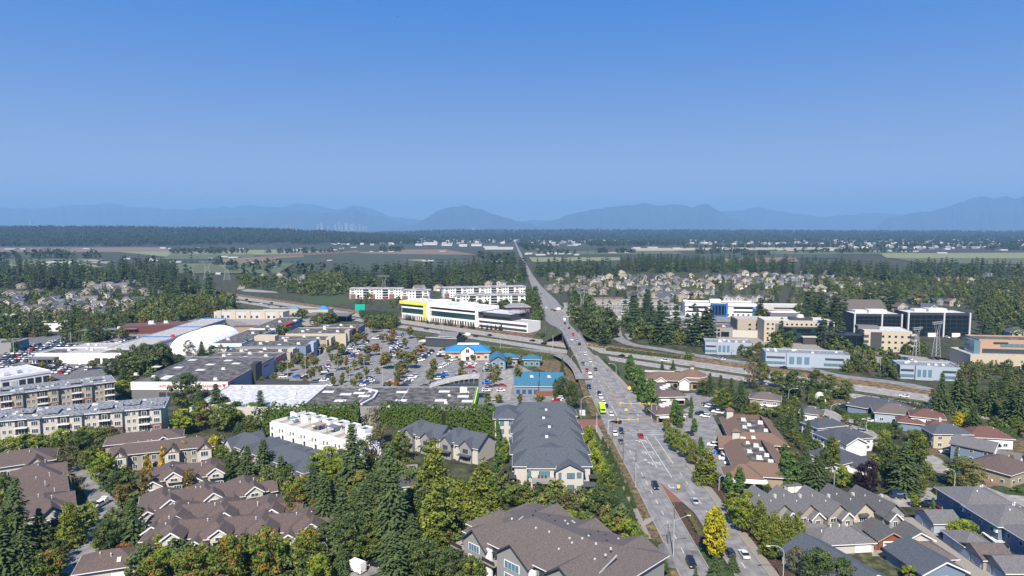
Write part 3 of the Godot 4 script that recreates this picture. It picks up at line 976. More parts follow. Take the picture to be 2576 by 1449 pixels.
# the cars past the first three hundred,farthest off: one object of instances
var rest := []
func far_cars() -> void:
	var o := Node3D.new()
	o.name = nm("distant_parked_cars")
	add_child(o)
	tag(o, "many cars standing in the distant dealer and office lots", "cars")
	o.set_meta("kind", "stuff")
	for kind in ["sedan", "suv", "pickup"]:
		var s := car_mesh(kind)
		var mine := rest.filter(func(e): return e[0] == kind)
		for piece in ["body", "glass", "wheel"]:
			var mm := MultiMesh.new()
			mm.transform_format = MultiMesh.TRANSFORM_3D
			mm.use_colors = true
			mm.mesh = s[piece]
			mm.instance_count = mine.size() * (4 if piece == "wheel" else 1)
			for i in mm.instance_count:
				var e: Array = mine[i / 4 if piece == "wheel" else i]
				var off := Vector3((s.w - 0.1) * (1 if i & 1 else -1),0.34,1.42 * (1 if i & 2 else -1)) if piece == "wheel" else Vector3.ZERO
				mm.set_instance_transform(i,e[2] * Transform3D(Basis(),off))
				mm.set_instance_color(i,M[e[1]].albedo_color.srgb_to_linear())
			var n := MultiMeshInstance3D.new()
			n.name = {"body": "bodies", "glass": "windows", "wheel": "wheels"}[piece]
			n.multimesh = mm
			if piece == "body": n.material_override = M.any_paint
			o.add_child(n,true)
# ---- trees: crowns of many small faces,made once per kind and variant at a height of one metre,then scaled
func leaf(b: MB,p: Vector3,s: float,axis: Vector3) -> void:
	var x := axis.cross(Vector3(R(-1,1),R(-1,1),R(-1,1))).normalized()
	var y := axis.cross(x).normalized()
	x *= s * R(0.7,1.2)
	y *= s * R(0.5,0.9)
	b.quad(p - x,p + y * 0.8 - x * 0.1,p + x,p - y)

func shade_of(base: Color,spread: float) -> Color:
	var k := 1.0 + R(-spread,spread)
	return Color(base.r * k * (1 + R(-0.1,0.14)),base.g * k,base.b * k * (1 + R(-0.12,0.12)))

# layered conifer: whorls of drooping boughs built of needle sprays
func conifer_crown(levels: int,boughs: int,wide: float,droop: float,low: float,spread: float,col: Color,tip: Color,ragged := 0.3) -> MB:
	var b := MB.new()
	for i in levels:
		var q := (i + R(0,0.7)) / levels
		var y := low + (1.0 - low) * q
		var reach := wide * pow(1.0 - q,0.8) * R(1.0 - ragged,1.0 + ragged * 0.4) + 0.012
		var k := maxi(4,int(boughs * (0.45 + 0.55 * (1.0 - q))))
		var off := R(0,TAU)
		for j in k:
			var a := off + TAU * j / k + R(-0.25,0.25)
			var dir := Vector3(cos(a),0,sin(a))
			var len := reach * R(0.72,1.12)
			var segs := maxi(2,int(len / (spread * 0.9)))
			var c := shade_of(col.lerp(tip,R(0,0.5)),0.28)
			for s in segs:
				var u := (s + R(0.4,1.0)) / segs
				var p := dir * len * u + Vector3(0,y + 0.03 * u - droop * len * u * u + R(-0.006,0.006),0)
				b.col = c.lerp(tip,R(0,0.4))
				var side := dir.cross(Vector3.UP)
				var w := spread * R(0.75,1.25) * (1.1 - 0.45 * u)
				var out := dir * spread * R(0.7,1.1) + Vector3(0,-droop * spread * (0.6 + u) + R(-0.3,0.35) * spread,0)
				b.quad(p - out * 0.6,p + side * w * R(0.7,1.1) + Vector3(0,-w * R(0.15,0.6),0),p + out * R(0.8,1.2),p - side * w * R(0.7,1.1) + Vector3(0,-w * R(0.15,0.6),0))
	# the leader
	b.col = tip
	for i in 5: leaf(b,Vector3(R(-0.006,0.006),1.0 - i * 0.012,R(-0.006,0.006)),0.012,Vector3(R(-1,1),0.2,R(-1,1)).normalized())
	return b

# broad crown: leaf clumps on limbs through an uneven volume; shape(q) gives the half width at height q of the crown
func broad_crown(clumps: int,leaves: int,size: float,low: float,wide: float,profile: int,col: Color,alt: Color,alt_share: float,clump := 0.2) -> MB:
	var b := MB.new()
	for i in clumps:
		var q := (i + R(0,1)) / clumps
		if profile == 4: q = 1.0 - sqrt(1.0 - q * 0.995)
		var half: float
		match profile:
			0: half = sqrt(maxf(0.02,1.0 - pow(2.0 * q - 0.95,2.0)))          # round
			1: half = 0.55 + 0.45 * sin(PI * pow(q,0.8)) - 0.45 * q * q           # column
			2: half = 0.25 + 0.95 * pow(q,0.7) * (1.05 - 0.55 * pow(q,4.0))      # vase
			4: half = pow(1.0 - q,0.72) * 0.95 + 0.05
			_: half = (1.0 - q) * 0.85 + 0.18                                     # cone
		var a := R(0,TAU)
		var rad := half * sqrt(R(0.12,1.0)) * 0.82
		var y := low + (1.0 - low) * (0.06 + 0.88 * q)
		var cc := Vector3(cos(a) * rad * wide,y,sin(a) * rad * wide)
		var cr := clump * wide * R(0.75,1.35)
		var tone := shade_of(alt if rng.randf() < alt_share else col,0.22)
		for j in leaves:
			var d := Vector3(R(-1,1),R(-0.75,1),R(-1,1)).normalized()
			b.col = shade_of(tone,0.16)
			leaf(b,cc + d * Vector3(cr,cr * 0.8,cr) * R(0.55,1.05),size * R(0.7,1.25),(d + Vector3(R(-0.8,0.8),R(-0.4,0.9),R(-0.8,0.8))).normalized())
	return b

func trunk_mesh(low: float,r: float,limbs: int,wide: float,m: String) -> Mesh:
	var b := MB.new()
	b.tube(Vector3(0,-0.01,0),Vector3(0,low,0),r,r * 0.75,7)
	b.tube(Vector3(0,low,0),Vector3(R(-0.02,0.02),minf(0.92,low + 0.5),R(-0.02,0.02)),r * 0.75,r * 0.12,6)
	for i in limbs:
		var a := TAU * i / maxf(1,limbs) + R(-0.3,0.3)
		var y := low + R(0,0.25)
		b.tube(Vector3(0,y,0),Vector3(cos(a) * wide * 0.7,y + R(0.18,0.4),sin(a) * wide * 0.7),r * 0.45,r * 0.1,5)
	return b.mesh(M[m])

# kind -> variants,each [crown mesh,trunk mesh,half width of the crown at height one]
var kinds := {}
func tree_kinds() -> void:
	for v in 4:
		add_kind("fir",conifer_crown(50,13,0.2,0.3,0.05,0.027,Color(0.044,0.073,0.031),Color(0.111,0.150,0.055),0.5),trunk_mesh(0.1,0.014,0,0.1, "bark"),0.21)
		add_kind("cedar",broad_crown(200,34,0.017,0.0,0.27,4,Color(0.098,0.130,0.026),Color(0.169,0.202,0.039),0.5,0.2),trunk_mesh(0.06,0.014,0,0.1, "bark"),0.27)
		add_kind("broadleaf",broad_crown(70,46,0.028,0.16,0.42,0,Color(0.091,0.127,0.031),Color(0.150,0.182,0.039),0.35),trunk_mesh(0.24,0.02,5,0.3, "bark"),0.42)
		add_kind("maple",broad_crown(70,46,0.028,0.14,0.42,0,Color(0.130,0.189,0.031),Color(0.215,0.260,0.036),0.4),trunk_mesh(0.22,0.02,5,0.3, "bark"),0.42)
		add_kind("dark_tree",broad_crown(105,44,0.024,0.06,0.42,0,Color(0.052,0.085,0.034),Color(0.091,0.127,0.042),0.4),trunk_mesh(0.16,0.02,5,0.3, "bark"),0.42)
		add_kind("autumn_tree",broad_crown(75,44,0.027,0.1,0.42,0,Color(0.124,0.163,0.034),Color(0.221,0.156,0.039),0.18),trunk_mesh(0.2,0.02,5,0.3, "bark"),0.42)
	for v in 3:
		add_kind("lot_tree",broad_crown(34,36,0.04,0.3,0.36,0,Color(0.098,0.137,0.039),Color(0.195,0.156,0.039),0.3,0.27),trunk_mesh(0.36,0.016,4,0.25, "bark"),0.36)
		add_kind("rust_lot_tree",broad_crown(32,34,0.04,0.3,0.36,0,Color(0.208,0.130,0.039),Color(0.286,0.169,0.046),0.4,0.27),trunk_mesh(0.36,0.016,4,0.25, "bark"),0.36)
		add_kind("poplar",broad_crown(90,38,0.024,0.05,0.19,1,Color(0.065,0.130,0.039),Color(0.111,0.176,0.042),0.4,0.34),trunk_mesh(0.1,0.015,3,0.1, "bark"),0.19)
		add_kind("rust_tree",broad_crown(60,40,0.026,0.06,0.34,2,Color(0.137,0.098,0.039),Color(0.195,0.156,0.039),0.4,0.2),trunk_mesh(0.2,0.02,6,0.3, "bark"),0.4)
		add_kind("gold_tip",broad_crown(60,40,0.03,0.04,0.3,3,Color(0.098,0.143,0.033),Color(0.546,0.312,0.026),0.42,0.26),trunk_mesh(0.12,0.016,3,0.1, "bark"),0.3)
		add_kind("sparse_tree",broad_crown(64,26,0.024,0.1,0.42,0,Color(0.098,0.111,0.052),Color(0.143,0.124,0.065),0.45,0.2),trunk_mesh(0.2,0.018,8,0.36, "bark"),0.42)
		add_kind("willow",broad_crown(80,42,0.026,0.04,0.5,0,Color(0.130,0.150,0.046),Color(0.169,0.176,0.052),0.4,0.17),trunk_mesh(0.2,0.02,5,0.3, "bark"),0.5)
	add_kind("gold_maple",broad_crown(95,46,0.03,0.08,0.33,0,Color(0.34,0.31,0.02),Color(0.26,0.28,0.02),0.4,0.24),trunk_mesh(0.2,0.018,5,0.24, "bark"),0.33)
	add_kind("yellow_tree",broad_crown(70,42,0.03,0.06,0.38,0,Color(0.286,0.286,0.023),Color(0.520,0.351,0.019),0.45,0.22),trunk_mesh(0.2,0.018,5,0.24, "bark"),0.38)
	add_kind("purple_tree",broad_crown(75,44,0.027,0.06,0.45,0,Color(0.023,0.016,0.026),Color(0.042,0.021,0.034),0.4),trunk_mesh(0.2,0.02,5,0.3, "bark"),0.45)
	add_kind("red_tree",broad_crown(50,40,0.03,0.05,0.45,0,Color(0.208,0.078,0.033),Color(0.260,0.130,0.039),0.4),trunk_mesh(0.14,0.02,5,0.3, "bark"),0.45)
	add_kind("bush",broad_crown(26,40,0.05,0.0,0.6,0,Color(0.078,0.130,0.033),Color(0.117,0.169,0.039),0.4,0.32),trunk_mesh(0.2,0.03,3,0.3, "bark"),0.6)
	add_kind("orange_bush",broad_crown(26,40,0.06,0.0,0.9,0,Color(0.715,0.260,0.013),Color(0.780,0.390,0.019),0.4,0.3),trunk_mesh(0.2,0.03,3,0.3, "bark"),0.9)

func add_kind(called: String,crown: MB,trunk: Mesh,half: float) -> void:
	if not kinds.has(called): kinds[called] = []
	kinds[called].append([crown.mesh(M.leaves),trunk,half])

const KIND_LOOK := {"fir": ["fir_tree", "tall dark green fir"], "cedar": ["cedar_tree", "broad yellow-green cedar"], "broadleaf": ["broadleaf_tree", "green broadleaf tree"], "maple": ["maple_tree", "fresh green maple"], "dark_tree": ["broadleaf_tree", "dense dark green broadleaf tree"],
	"autumn_tree": ["broadleaf_tree", "green broadleaf tree turning rusty"], "lot_tree": ["young_tree", "small olive green tree on thin trunk"], "rust_lot_tree": ["young_tree", "small orange-brown tree on thin trunk"], "poplar": ["poplar_tree", "slim green columnar tree"], "rust_tree": ["vase_tree", "rust brown vase-shaped tree"],
	"gold_tip": ["columnar_tree", "green tree with golden top"], "sparse_tree": ["thin_leaved_tree", "thinly leaved grey-green tree"], "willow": ["weeping_tree", "wide olive weeping tree"], "gold_maple": ["maple_tree", "bright golden yellow tree"], "yellow_tree": ["broadleaf_tree", "yellow autumn tree"],
	"purple_tree": ["plum_tree", "dark purple leaved tree"], "red_tree": ["small_tree", "small russet tree"], "bush": ["shrub", "rounded green shrub"], "orange_bush": ["flower_shrub", "low mound of orange flowers"]}
var n_trees := 0
# a tree whose foot is seen at (x,foot) and whose top at row `top` of a crop; `wide` is its width in crop units
func tree(o: Vector2,kind: String,x: float,foot: float,top: float,wide: float,where: String,group := "") -> void:
	var p := cg(o,x,foot)
	var k := depth_of(p) / FOC / 4.0
	# the height at which the foot's vertical crosses the ray through the top's row
	var v := (o.y + top / 4.0 - 724.5) / FOC
	var h := EYE + p.z * (v * cos(TILT) + sin(TILT)) / (cos(TILT) - v * sin(TILT))
	h *= 0.97
	tree_at(p,kind,h,wide * k,where,group)

func tree_at(p: Vector3,kind: String,h: float,wide: float,where: String,group := "") -> void:
	var vs: Array = kinds[kind]
	var v: Array = vs[rng.randi() % vs.size()]
	n_trees += 1
	var t := thing(KIND_LOOK[kind][0],KIND_LOOK[kind][1] + " " + where, "shrub" if "bush" in kind else "tree",p,R(0,TAU),group if group else KIND_LOOK[kind][1] + " " + where)
	var s: float = wide / (2.0 * v[2])
	var size := Vector3(s * R(0.9,1.12),h,s * R(0.9,1.12))
	t.rotation.x = R(-0.03,0.03)
	t.rotation.z = R(-0.03,0.03)
	obj("trunk",v[1],t,Vector3.ZERO,size)
	obj("crown",v[0],t,Vector3.ZERO,size)

# a clipped or free hedge: leaf faces over a long box with an uneven top
func hedge(called: String,a: Vector3,b: Vector3,wide: float,high: float,col: Color,label: String,size := 0.45,dens := 5.0,uneven := 0.15) -> void:
	var t := thing(called,label, "hedge",a)
	var m := MB.new()
	var L := a.distance_to(b)
	var dir := (b - a).normalized()
	var side := dir.cross(Vector3.UP)
	var f := FastNoiseLite.new()
	f.frequency = 0.14
	f.seed = int(L * 7)
	var core := MB.new()
	core.beam(Vector3(0,high * 0.42,0),dir * L + Vector3(0,high * 0.42,0),wide * 0.72,high * 0.84)
	obj("stems",core.mesh(M.hedge_core),t)
	for i in int(L * (2 * high + wide) * dens / (size * size * 6.0)):
		var s := R(0,L)
		var q := R(0,2 * high + wide)
		var top := high * (1.0 + uneven * f.get_noise_2d(s * 3.0,0))
		var bulge := 1.0 + 0.25 * f.get_noise_2d(s * 4.0,q * 4.0)
		var p: Vector3
		var nn: Vector3
		if q < high: p = side * wide / 2 * bulge + Vector3(0,q * top / high,0); nn = side
		elif q < 2 * high: p = -side * wide / 2 * bulge + Vector3(0,(q - high) * top / high,0); nn = -side
		else: p = side * (q - 2 * high - wide / 2) + Vector3(0,top * R(0.93,1.03),0); nn = Vector3.UP
		m.col = shade_of(col,0.25)
		leaf(m,p + dir * s,size * R(0.7,1.2),(nn + Vector3(R(-0.7,0.7),R(-0.3,0.9),R(-0.7,0.7))).normalized())
	obj("foliage",m.mesh(M.leaves),t).set_meta("kind", "stuff")
# ---- buildings. site() stands a thing on the ground with its front along a -> b (left to right),local z = 0 at the front
func site(called: String,label: String,category: String,a: Vector3,b: Vector3,group := "") -> Node3D:
	a.y = 0; b.y = 0
	return thing(called,label,category,(a + b) / 2,atan2(-(b.z - a.z),b.x - a.x),group)

# a ribbon of glass: dark frame with separate panes
func band(root: Node3D,at: Vector3,w: float,h: float,n: int,turn := 0.0,glass := "glass",frame := "charcoal") -> void:
	var o := part(root, "window_band",frame,at,Vector3(w,h,0.14),turn)
	for i in n:
		var p := obj("pane",unit_box(),o,Vector3((i + 0.5) / n - 0.5,0,0.1),Vector3(0.94 / n,0.9,1.2))
		p.material_override = M[glass]

func stores() -> void:
	# big grey roofed grocery
	var t := thing("grocery_store", "wide flat grey roofed store with curved glass entrance behind the tall hedge", "store",Vector3(-53.5,0,-287))
	block(t,0,-18.5,73,37,8,0.6, "f", "grey_wall", "roof_gravel")
	for p in [[730,925],[905,950],[1090,968],[1040,938],[850,1015],[1470,928],[1460,1012],[1895,922],[1860,1012],[2085,972],[2130,1020]]:
		var q := cg(M2,p[0],p[1],8.1) - t.position
		skylight(t,q,5.2,3.4)
	for p in [[2090,935,3.4],[1945,970,1.2],[1910,1045,1.4],[1150,930,1.3],[1330,1090,1.6],[2100,905,1.5]]:
		rooftop_unit(t,cg(M2,p[0],p[1],8.1) - t.position,p[2])
	var b := MB.new()
	var last := Vector3.ZERO
	for p in [[1040,905],[1090,888],[1225,918],[1180,985],[1060,1050]]:
		var q := cg(M2,p[0],p[1],8.9) - t.position
		if last != Vector3.ZERO: b.beam(last,q,0.9,0.7)
		last = q
	obj("roof_duct",b.mesh(M.pale_metal),t)
	for x in [-14.0,4.0]: part(t, "roof_seam", "roof_pale",Vector3(x,8.16,-18),Vector3(0.35,0.06,35.5))
	var r := MB.new()
	for i in 10:
		var x0 := 13.5 + i * 2.4
		var y0 := 8.3 + 4.7 * sin(i / 10.0 * PI / 2)
		var y1 := 8.3 + 4.7 * sin((i + 1) / 10.0 * PI / 2)
		r.quad(Vector3(x0,y0,-36.4),Vector3(x0,y0,-46),Vector3(x0 + 2.4,y1,-46),Vector3(x0 + 2.4,y1,-36.4))
		r.quad(Vector3(x0,y0 - 0.5,-36.4),Vector3(x0,y0,-36.4),Vector3(x0 + 2.4,y1,-36.4),Vector3(x0 + 2.4,y1 - 0.5,-36.4))
	obj("entrance_roof",r.mesh(M.roof_pale),t)
	for i in 10:
		var y0 := 7.8 + 4.7 * sin((i + 0.1) / 10.0 * PI / 2)
		part(t, "entrance_pane", "glass",Vector3(14.7 + i * 2.4,(8.1 + y0) / 2,-37.6),Vector3(2.1,maxf(0.2,y0 - 8.0),0.2))
	part(t, "entrance_wall", "glass",Vector3(25,4,-41.5),Vector3(23,7.9,8))
	part(t, "green_fin", "lime",Vector3(37.3,4.9,-16),Vector3(0.5,9.8,31))
	part(t, "side_canopy", "mid_grey",Vector3(39.2,5.6,-13),Vector3(3.2,0.5,26))
	# white roofed annex
	t = thing("white_roof_store", "low store with plain white roof and black rear parapet beside the grey grocery", "store",Vector3(-115,0,-289))
	block(t,0,-21,48.6,42,7.2,0.5, "f", "offwhite", "roof_white")
	part(t, "black_parapet", "charcoal",Vector3(2,8.4,-42.4),Vector3(26,2.4,0.8))
	part(t, "black_gable_sign", "charcoal",Vector3(-1,10.0,-42.4),Vector3(12,1.0,0.8))
	rooftop_unit(t,Vector3(14,7.3,-22),2.0)
	rooftop_unit(t,Vector3(-16,7.3,-34),2.2)
	# department store with red lettering
	t = thing("department_store", "large grey flat roofed store with red lettering on its white front", "store",Vector3(-163,0,-329.5))
	block(t,0,-33,47,66,9,0.5, "f", "grey_wall", "roof_gravel")
	part(t, "white_fascia", "white",Vector3(0,7.6,0.3),Vector3(47.4,4.0,0.7))
	part(t, "lower_wall_panel", "mid_grey",Vector3(0,2.4,0.15),Vector3(47.2,4.6,0.3))
	for x in [-8.5,-4.5,13.5,17.5,20.5]: garage_door(t,Vector3(x,2.3,0.38),3.2,4.2,0, "charcoal")
	for e in [["AUTO CENTRE",-9.7,8.6],["CANADIAN TIRE",9.6,11.2]]:
		lettering(t,e[0],Vector3(e[1] + e[2] / 2,7.6,0.72),e[2],1.15,0.0, "red")
	var tri := MB.new()
	for z in [0.7,0.85]: tri.tri(Vector3(21.1,8.6,z),Vector3(22.9,8.6,z),Vector3(22.0,6.7,z))
	tri.quad(Vector3(21.1,8.6,0.7),Vector3(22.9,8.6,0.7),Vector3(22.9,8.6,0.85),Vector3(21.1,8.6,0.85))
	obj("red_triangle_emblem",tri.mesh(M.red),t)
	lettering(t, "CANADIAN TIRE",Vector3(23.66,7.7,-8),9.0,1.1,PI / 2, "red")
	part(t, "dark_entrance_tower", "charcoal",Vector3(24.2,6,-36),Vector3(2.6,12,9))
	part(t, "side_panel", "blue_wall",Vector3(23.65,4.2,-18),Vector3(0.25,7.8,22))
	lettering(t, "CANADIAN TIRE",Vector3(23.8,7.0,-52),8.0,1.2,PI / 2, "red")
	part(t, "side_panel", "pale_blue",Vector3(23.65,4.2,-54),Vector3(0.25,7.8,22))
	for p in [[1370,760],[1580,672],[1550,785],[1660,790],[1800,680],[2020,705],[2120,650],[2250,705],[2380,640],[2170,810],[1700,770],[1940,605],[2300,610]]:
		var q := cg(M1,p[0],p[1],9.1) - t.position
		if p[0] % 20 == 0: skylight(t,q,4.5,3.2)
		else: rooftop_unit(t,q,1.8)
	# row of shops running away along the lot
	t = thing("shop_row", "long stepped row of flat roofed shops facing the tree-lined lot", "store",Vector3(-150,0,-396))
	for s in [[-181.5,-139,396,415,8.0, "grey_wall"],[-178,-137,415.1,432,7.6, "beige"],[-174,-132,432.1,462,8.6, "blue_wall"],[-168,-127,462.1,482,7.6, "beige"],[-162,-119,482.1,512,9.0, "cream"],[-152,-117,512.1,536,8.2, "mid_grey"]]:
		block(t,(s[0] + s[1]) / 2 + 150,-(s[2] + s[3]) / 2 + 396,s[1] - s[0],s[3] - s[2],s[4],0.6, "f",s[5], "roof_gravel")
		for i in 5:
			var q := Vector3(lerpf(s[0],s[1],(i % 3 + 0.8) / 3.4) + 150,s[4] + 0.1,-lerpf(s[2],s[3],0.3 + 0.4 * (i / 3)) + 396)
			if i % 2: skylight(t,q,2.6,1.8)
			else: rooftop_unit(t,q,2.0)
		for i in 3: part(t, "shop_window", "glass",Vector3(s[1] + 150.1,2.0,-lerpf(s[2],s[3],(i + 0.5) / 3) + 396),Vector3(0.3,3.0,(s[3] - s[2]) / 3.6))
		part(t, "awning", "mid_grey",Vector3(s[1] + 151.2,3.9,-(s[2] + s[3]) / 2 + 396),Vector3(2.4,0.3,s[3] - s[2] - 2))
	for e in [[12.2,423.0,9.6, "cream"],[18.4,446.0,9.8, "pale_blue"],[23.4,470.0,9.0, "cream"],[31.4,490.0,11.0, "beige"],[31.4,500.0,10.4, "maroon"]]:
		part(t, "facade_tower",e[3],Vector3(e[0],e[2] / 2,-e[1] + 396),Vector3(3.4,e[2],8))
	part(t, "store_sign", "red",Vector3(11.2,7.0,-8),Vector3(0.3,1.3,7))
	part(t, "roof_penthouse", "cream",Vector3(-17,10.2,-64),Vector3(14,3.2,8))
	# blue roofed bank-like hall in the lot
	t = thing("blue_roof_restaurant", "cream restaurant with bright blue hipped roof and white dormer in the lot", "restaurant",cg(M2,2130,606))
	block(t,0,-8,28,15,5.2,4.0, "h", "cream", "bright_blue",1.0)
	block(t,0,-0.6,8,3,6.4,3.0, "g", "white", "bright_blue",0.6)
	part(t, "white_roof_well", "white",Vector3(0,9.3,-8.4),Vector3(14,0.5,5))
	row(t, "f",0,-8,28,15,6,[2.0],2.2,1.8)
	win(t,Vector3(0,6.2,0.98),2.6,2.4,0,2)
	part(t, "red_sign_strip", "red",Vector3(-8,3.9,-0.45),Vector3(5,0.5,0.2))
	part(t, "red_sign_strip", "red",Vector3(8,3.9,-0.45),Vector3(5,0.5,0.2))
	part(t, "door", "glass",Vector3(0,1.3,0.95),Vector3(2.4,2.5,0.15))
	# steel blue roofs
	t = thing("teal_shop", "narrow shop with steel blue pitched roof at the edge of the lot", "shop",cg(M2,2435,712),0.05)
	block(t,0,-9,9,17,6.0,2.6, "g", "blue_wall", "steel_blue",0.8)
	row(t, "f",0,-9,9,17,2,[1.7,4.3],2.2,1.6)
	t = thing("blue_wing_shop", "low shop with two steel blue roof wings beside the ramp", "shop",cg(M3,100,668),-0.1)
	block(t,-9,-6,12,9,4.6,2.4, "h", "grey_wall", "steel_blue",0.9)
	block(t,6,-5,10,9,4.2,2.2, "h", "teal_wall", "steel_blue",0.9)
	row(t, "f",6,-5,10,9,3,[1.8],2.0,1.8)
	row(t, "f",-9,-6,12,9,3,[1.8],2.0,1.8)
	t = thing("blue_roof_cafe", "shop with four steel blue roof slopes and brick front beside the parked row", "shop",cg(M3,270,965),-0.06)
	for sx in [-1.0,1.0]:
		block(t,sx * 6.2,-5.2,12,10,5.0,2.8, "s", "blue_wall", "steel_blue",0.5)
		block(t,sx * 6.2,-16.5,12,11,5.6,3.0, "s", "blue_wall", "steel_blue",0.5)
	part(t, "valley_gutter", "charcoal",Vector3(0,6.0,-10.5),Vector3(0.5,1.0,21))
	part(t, "brick_panel", "brick",Vector3(4,1.3,0.1),Vector3(11,2.4,0.3))
	row(t, "f",-6,-5.2,12,10,4,[2.0],2.0,2.2,1, "blue_band")
	rooftop_unit(t,Vector3(5,7.0,-10.6),1.6)
	rooftop_unit(t,Vector3(-4,7.0,-10.6),1.6)
	# dark restaurant behind the lot
	t = thing("dark_restaurant", "dark blue-grey building with raised sloping roof beside the highway", "restaurant",cg(M2,1860,478),-0.3)
	block(t,0,-8,24,15,6.5,0.5, "f", "dark_grey", "roof_charcoal")
	block(t,4,-8,13,11,7.6,2.6, "s", "charcoal", "mid_grey",0.5)
	band(t,Vector3(-3,6.0,-0.4),15,0.8,8,0, "glass")
	band(t,Vector3(-4,2.0,-0.4),12,2.0,5,0, "glass")
	part(t, "pale_roof_edge", "trim",Vector3(0,6.8,-0.4),Vector3(24.2,0.25,0.3))
	part(t, "patio_roof", "pale_metal",Vector3(-15,3.2,-6),Vector3(7,0.3,8))
	for x in [-18.0,-12.2]: part(t, "post", "metal",Vector3(x,1.55,-2.5),Vector3(0.25,3.1,0.25))

func lettering(root: Node3D,words: String,at: Vector3,wide: float,high: float,turn: float,m: String) -> void:
	var tm := TextMesh.new()
	tm.text = words
	var f := SystemFont.new()
	f.font_names = PackedStringArray(["Droid Sans"])
	f.font_weight = 700
	tm.font = f
	tm.font_size = 64
	tm.pixel_size = 0.02
	tm.depth = 0.12
	tm.curve_step = 3.0
	tm.material = M[m]
	var box := tm.get_aabb()
	var s := Vector3(wide / maxf(box.size.x,0.01),high / maxf(box.size.y,0.01),1)
	var o := obj("lettering",tm,root,at,s,turn)
	o.transform.origin -= o.transform.basis * Vector3(box.get_center().x,box.get_center().y,0)

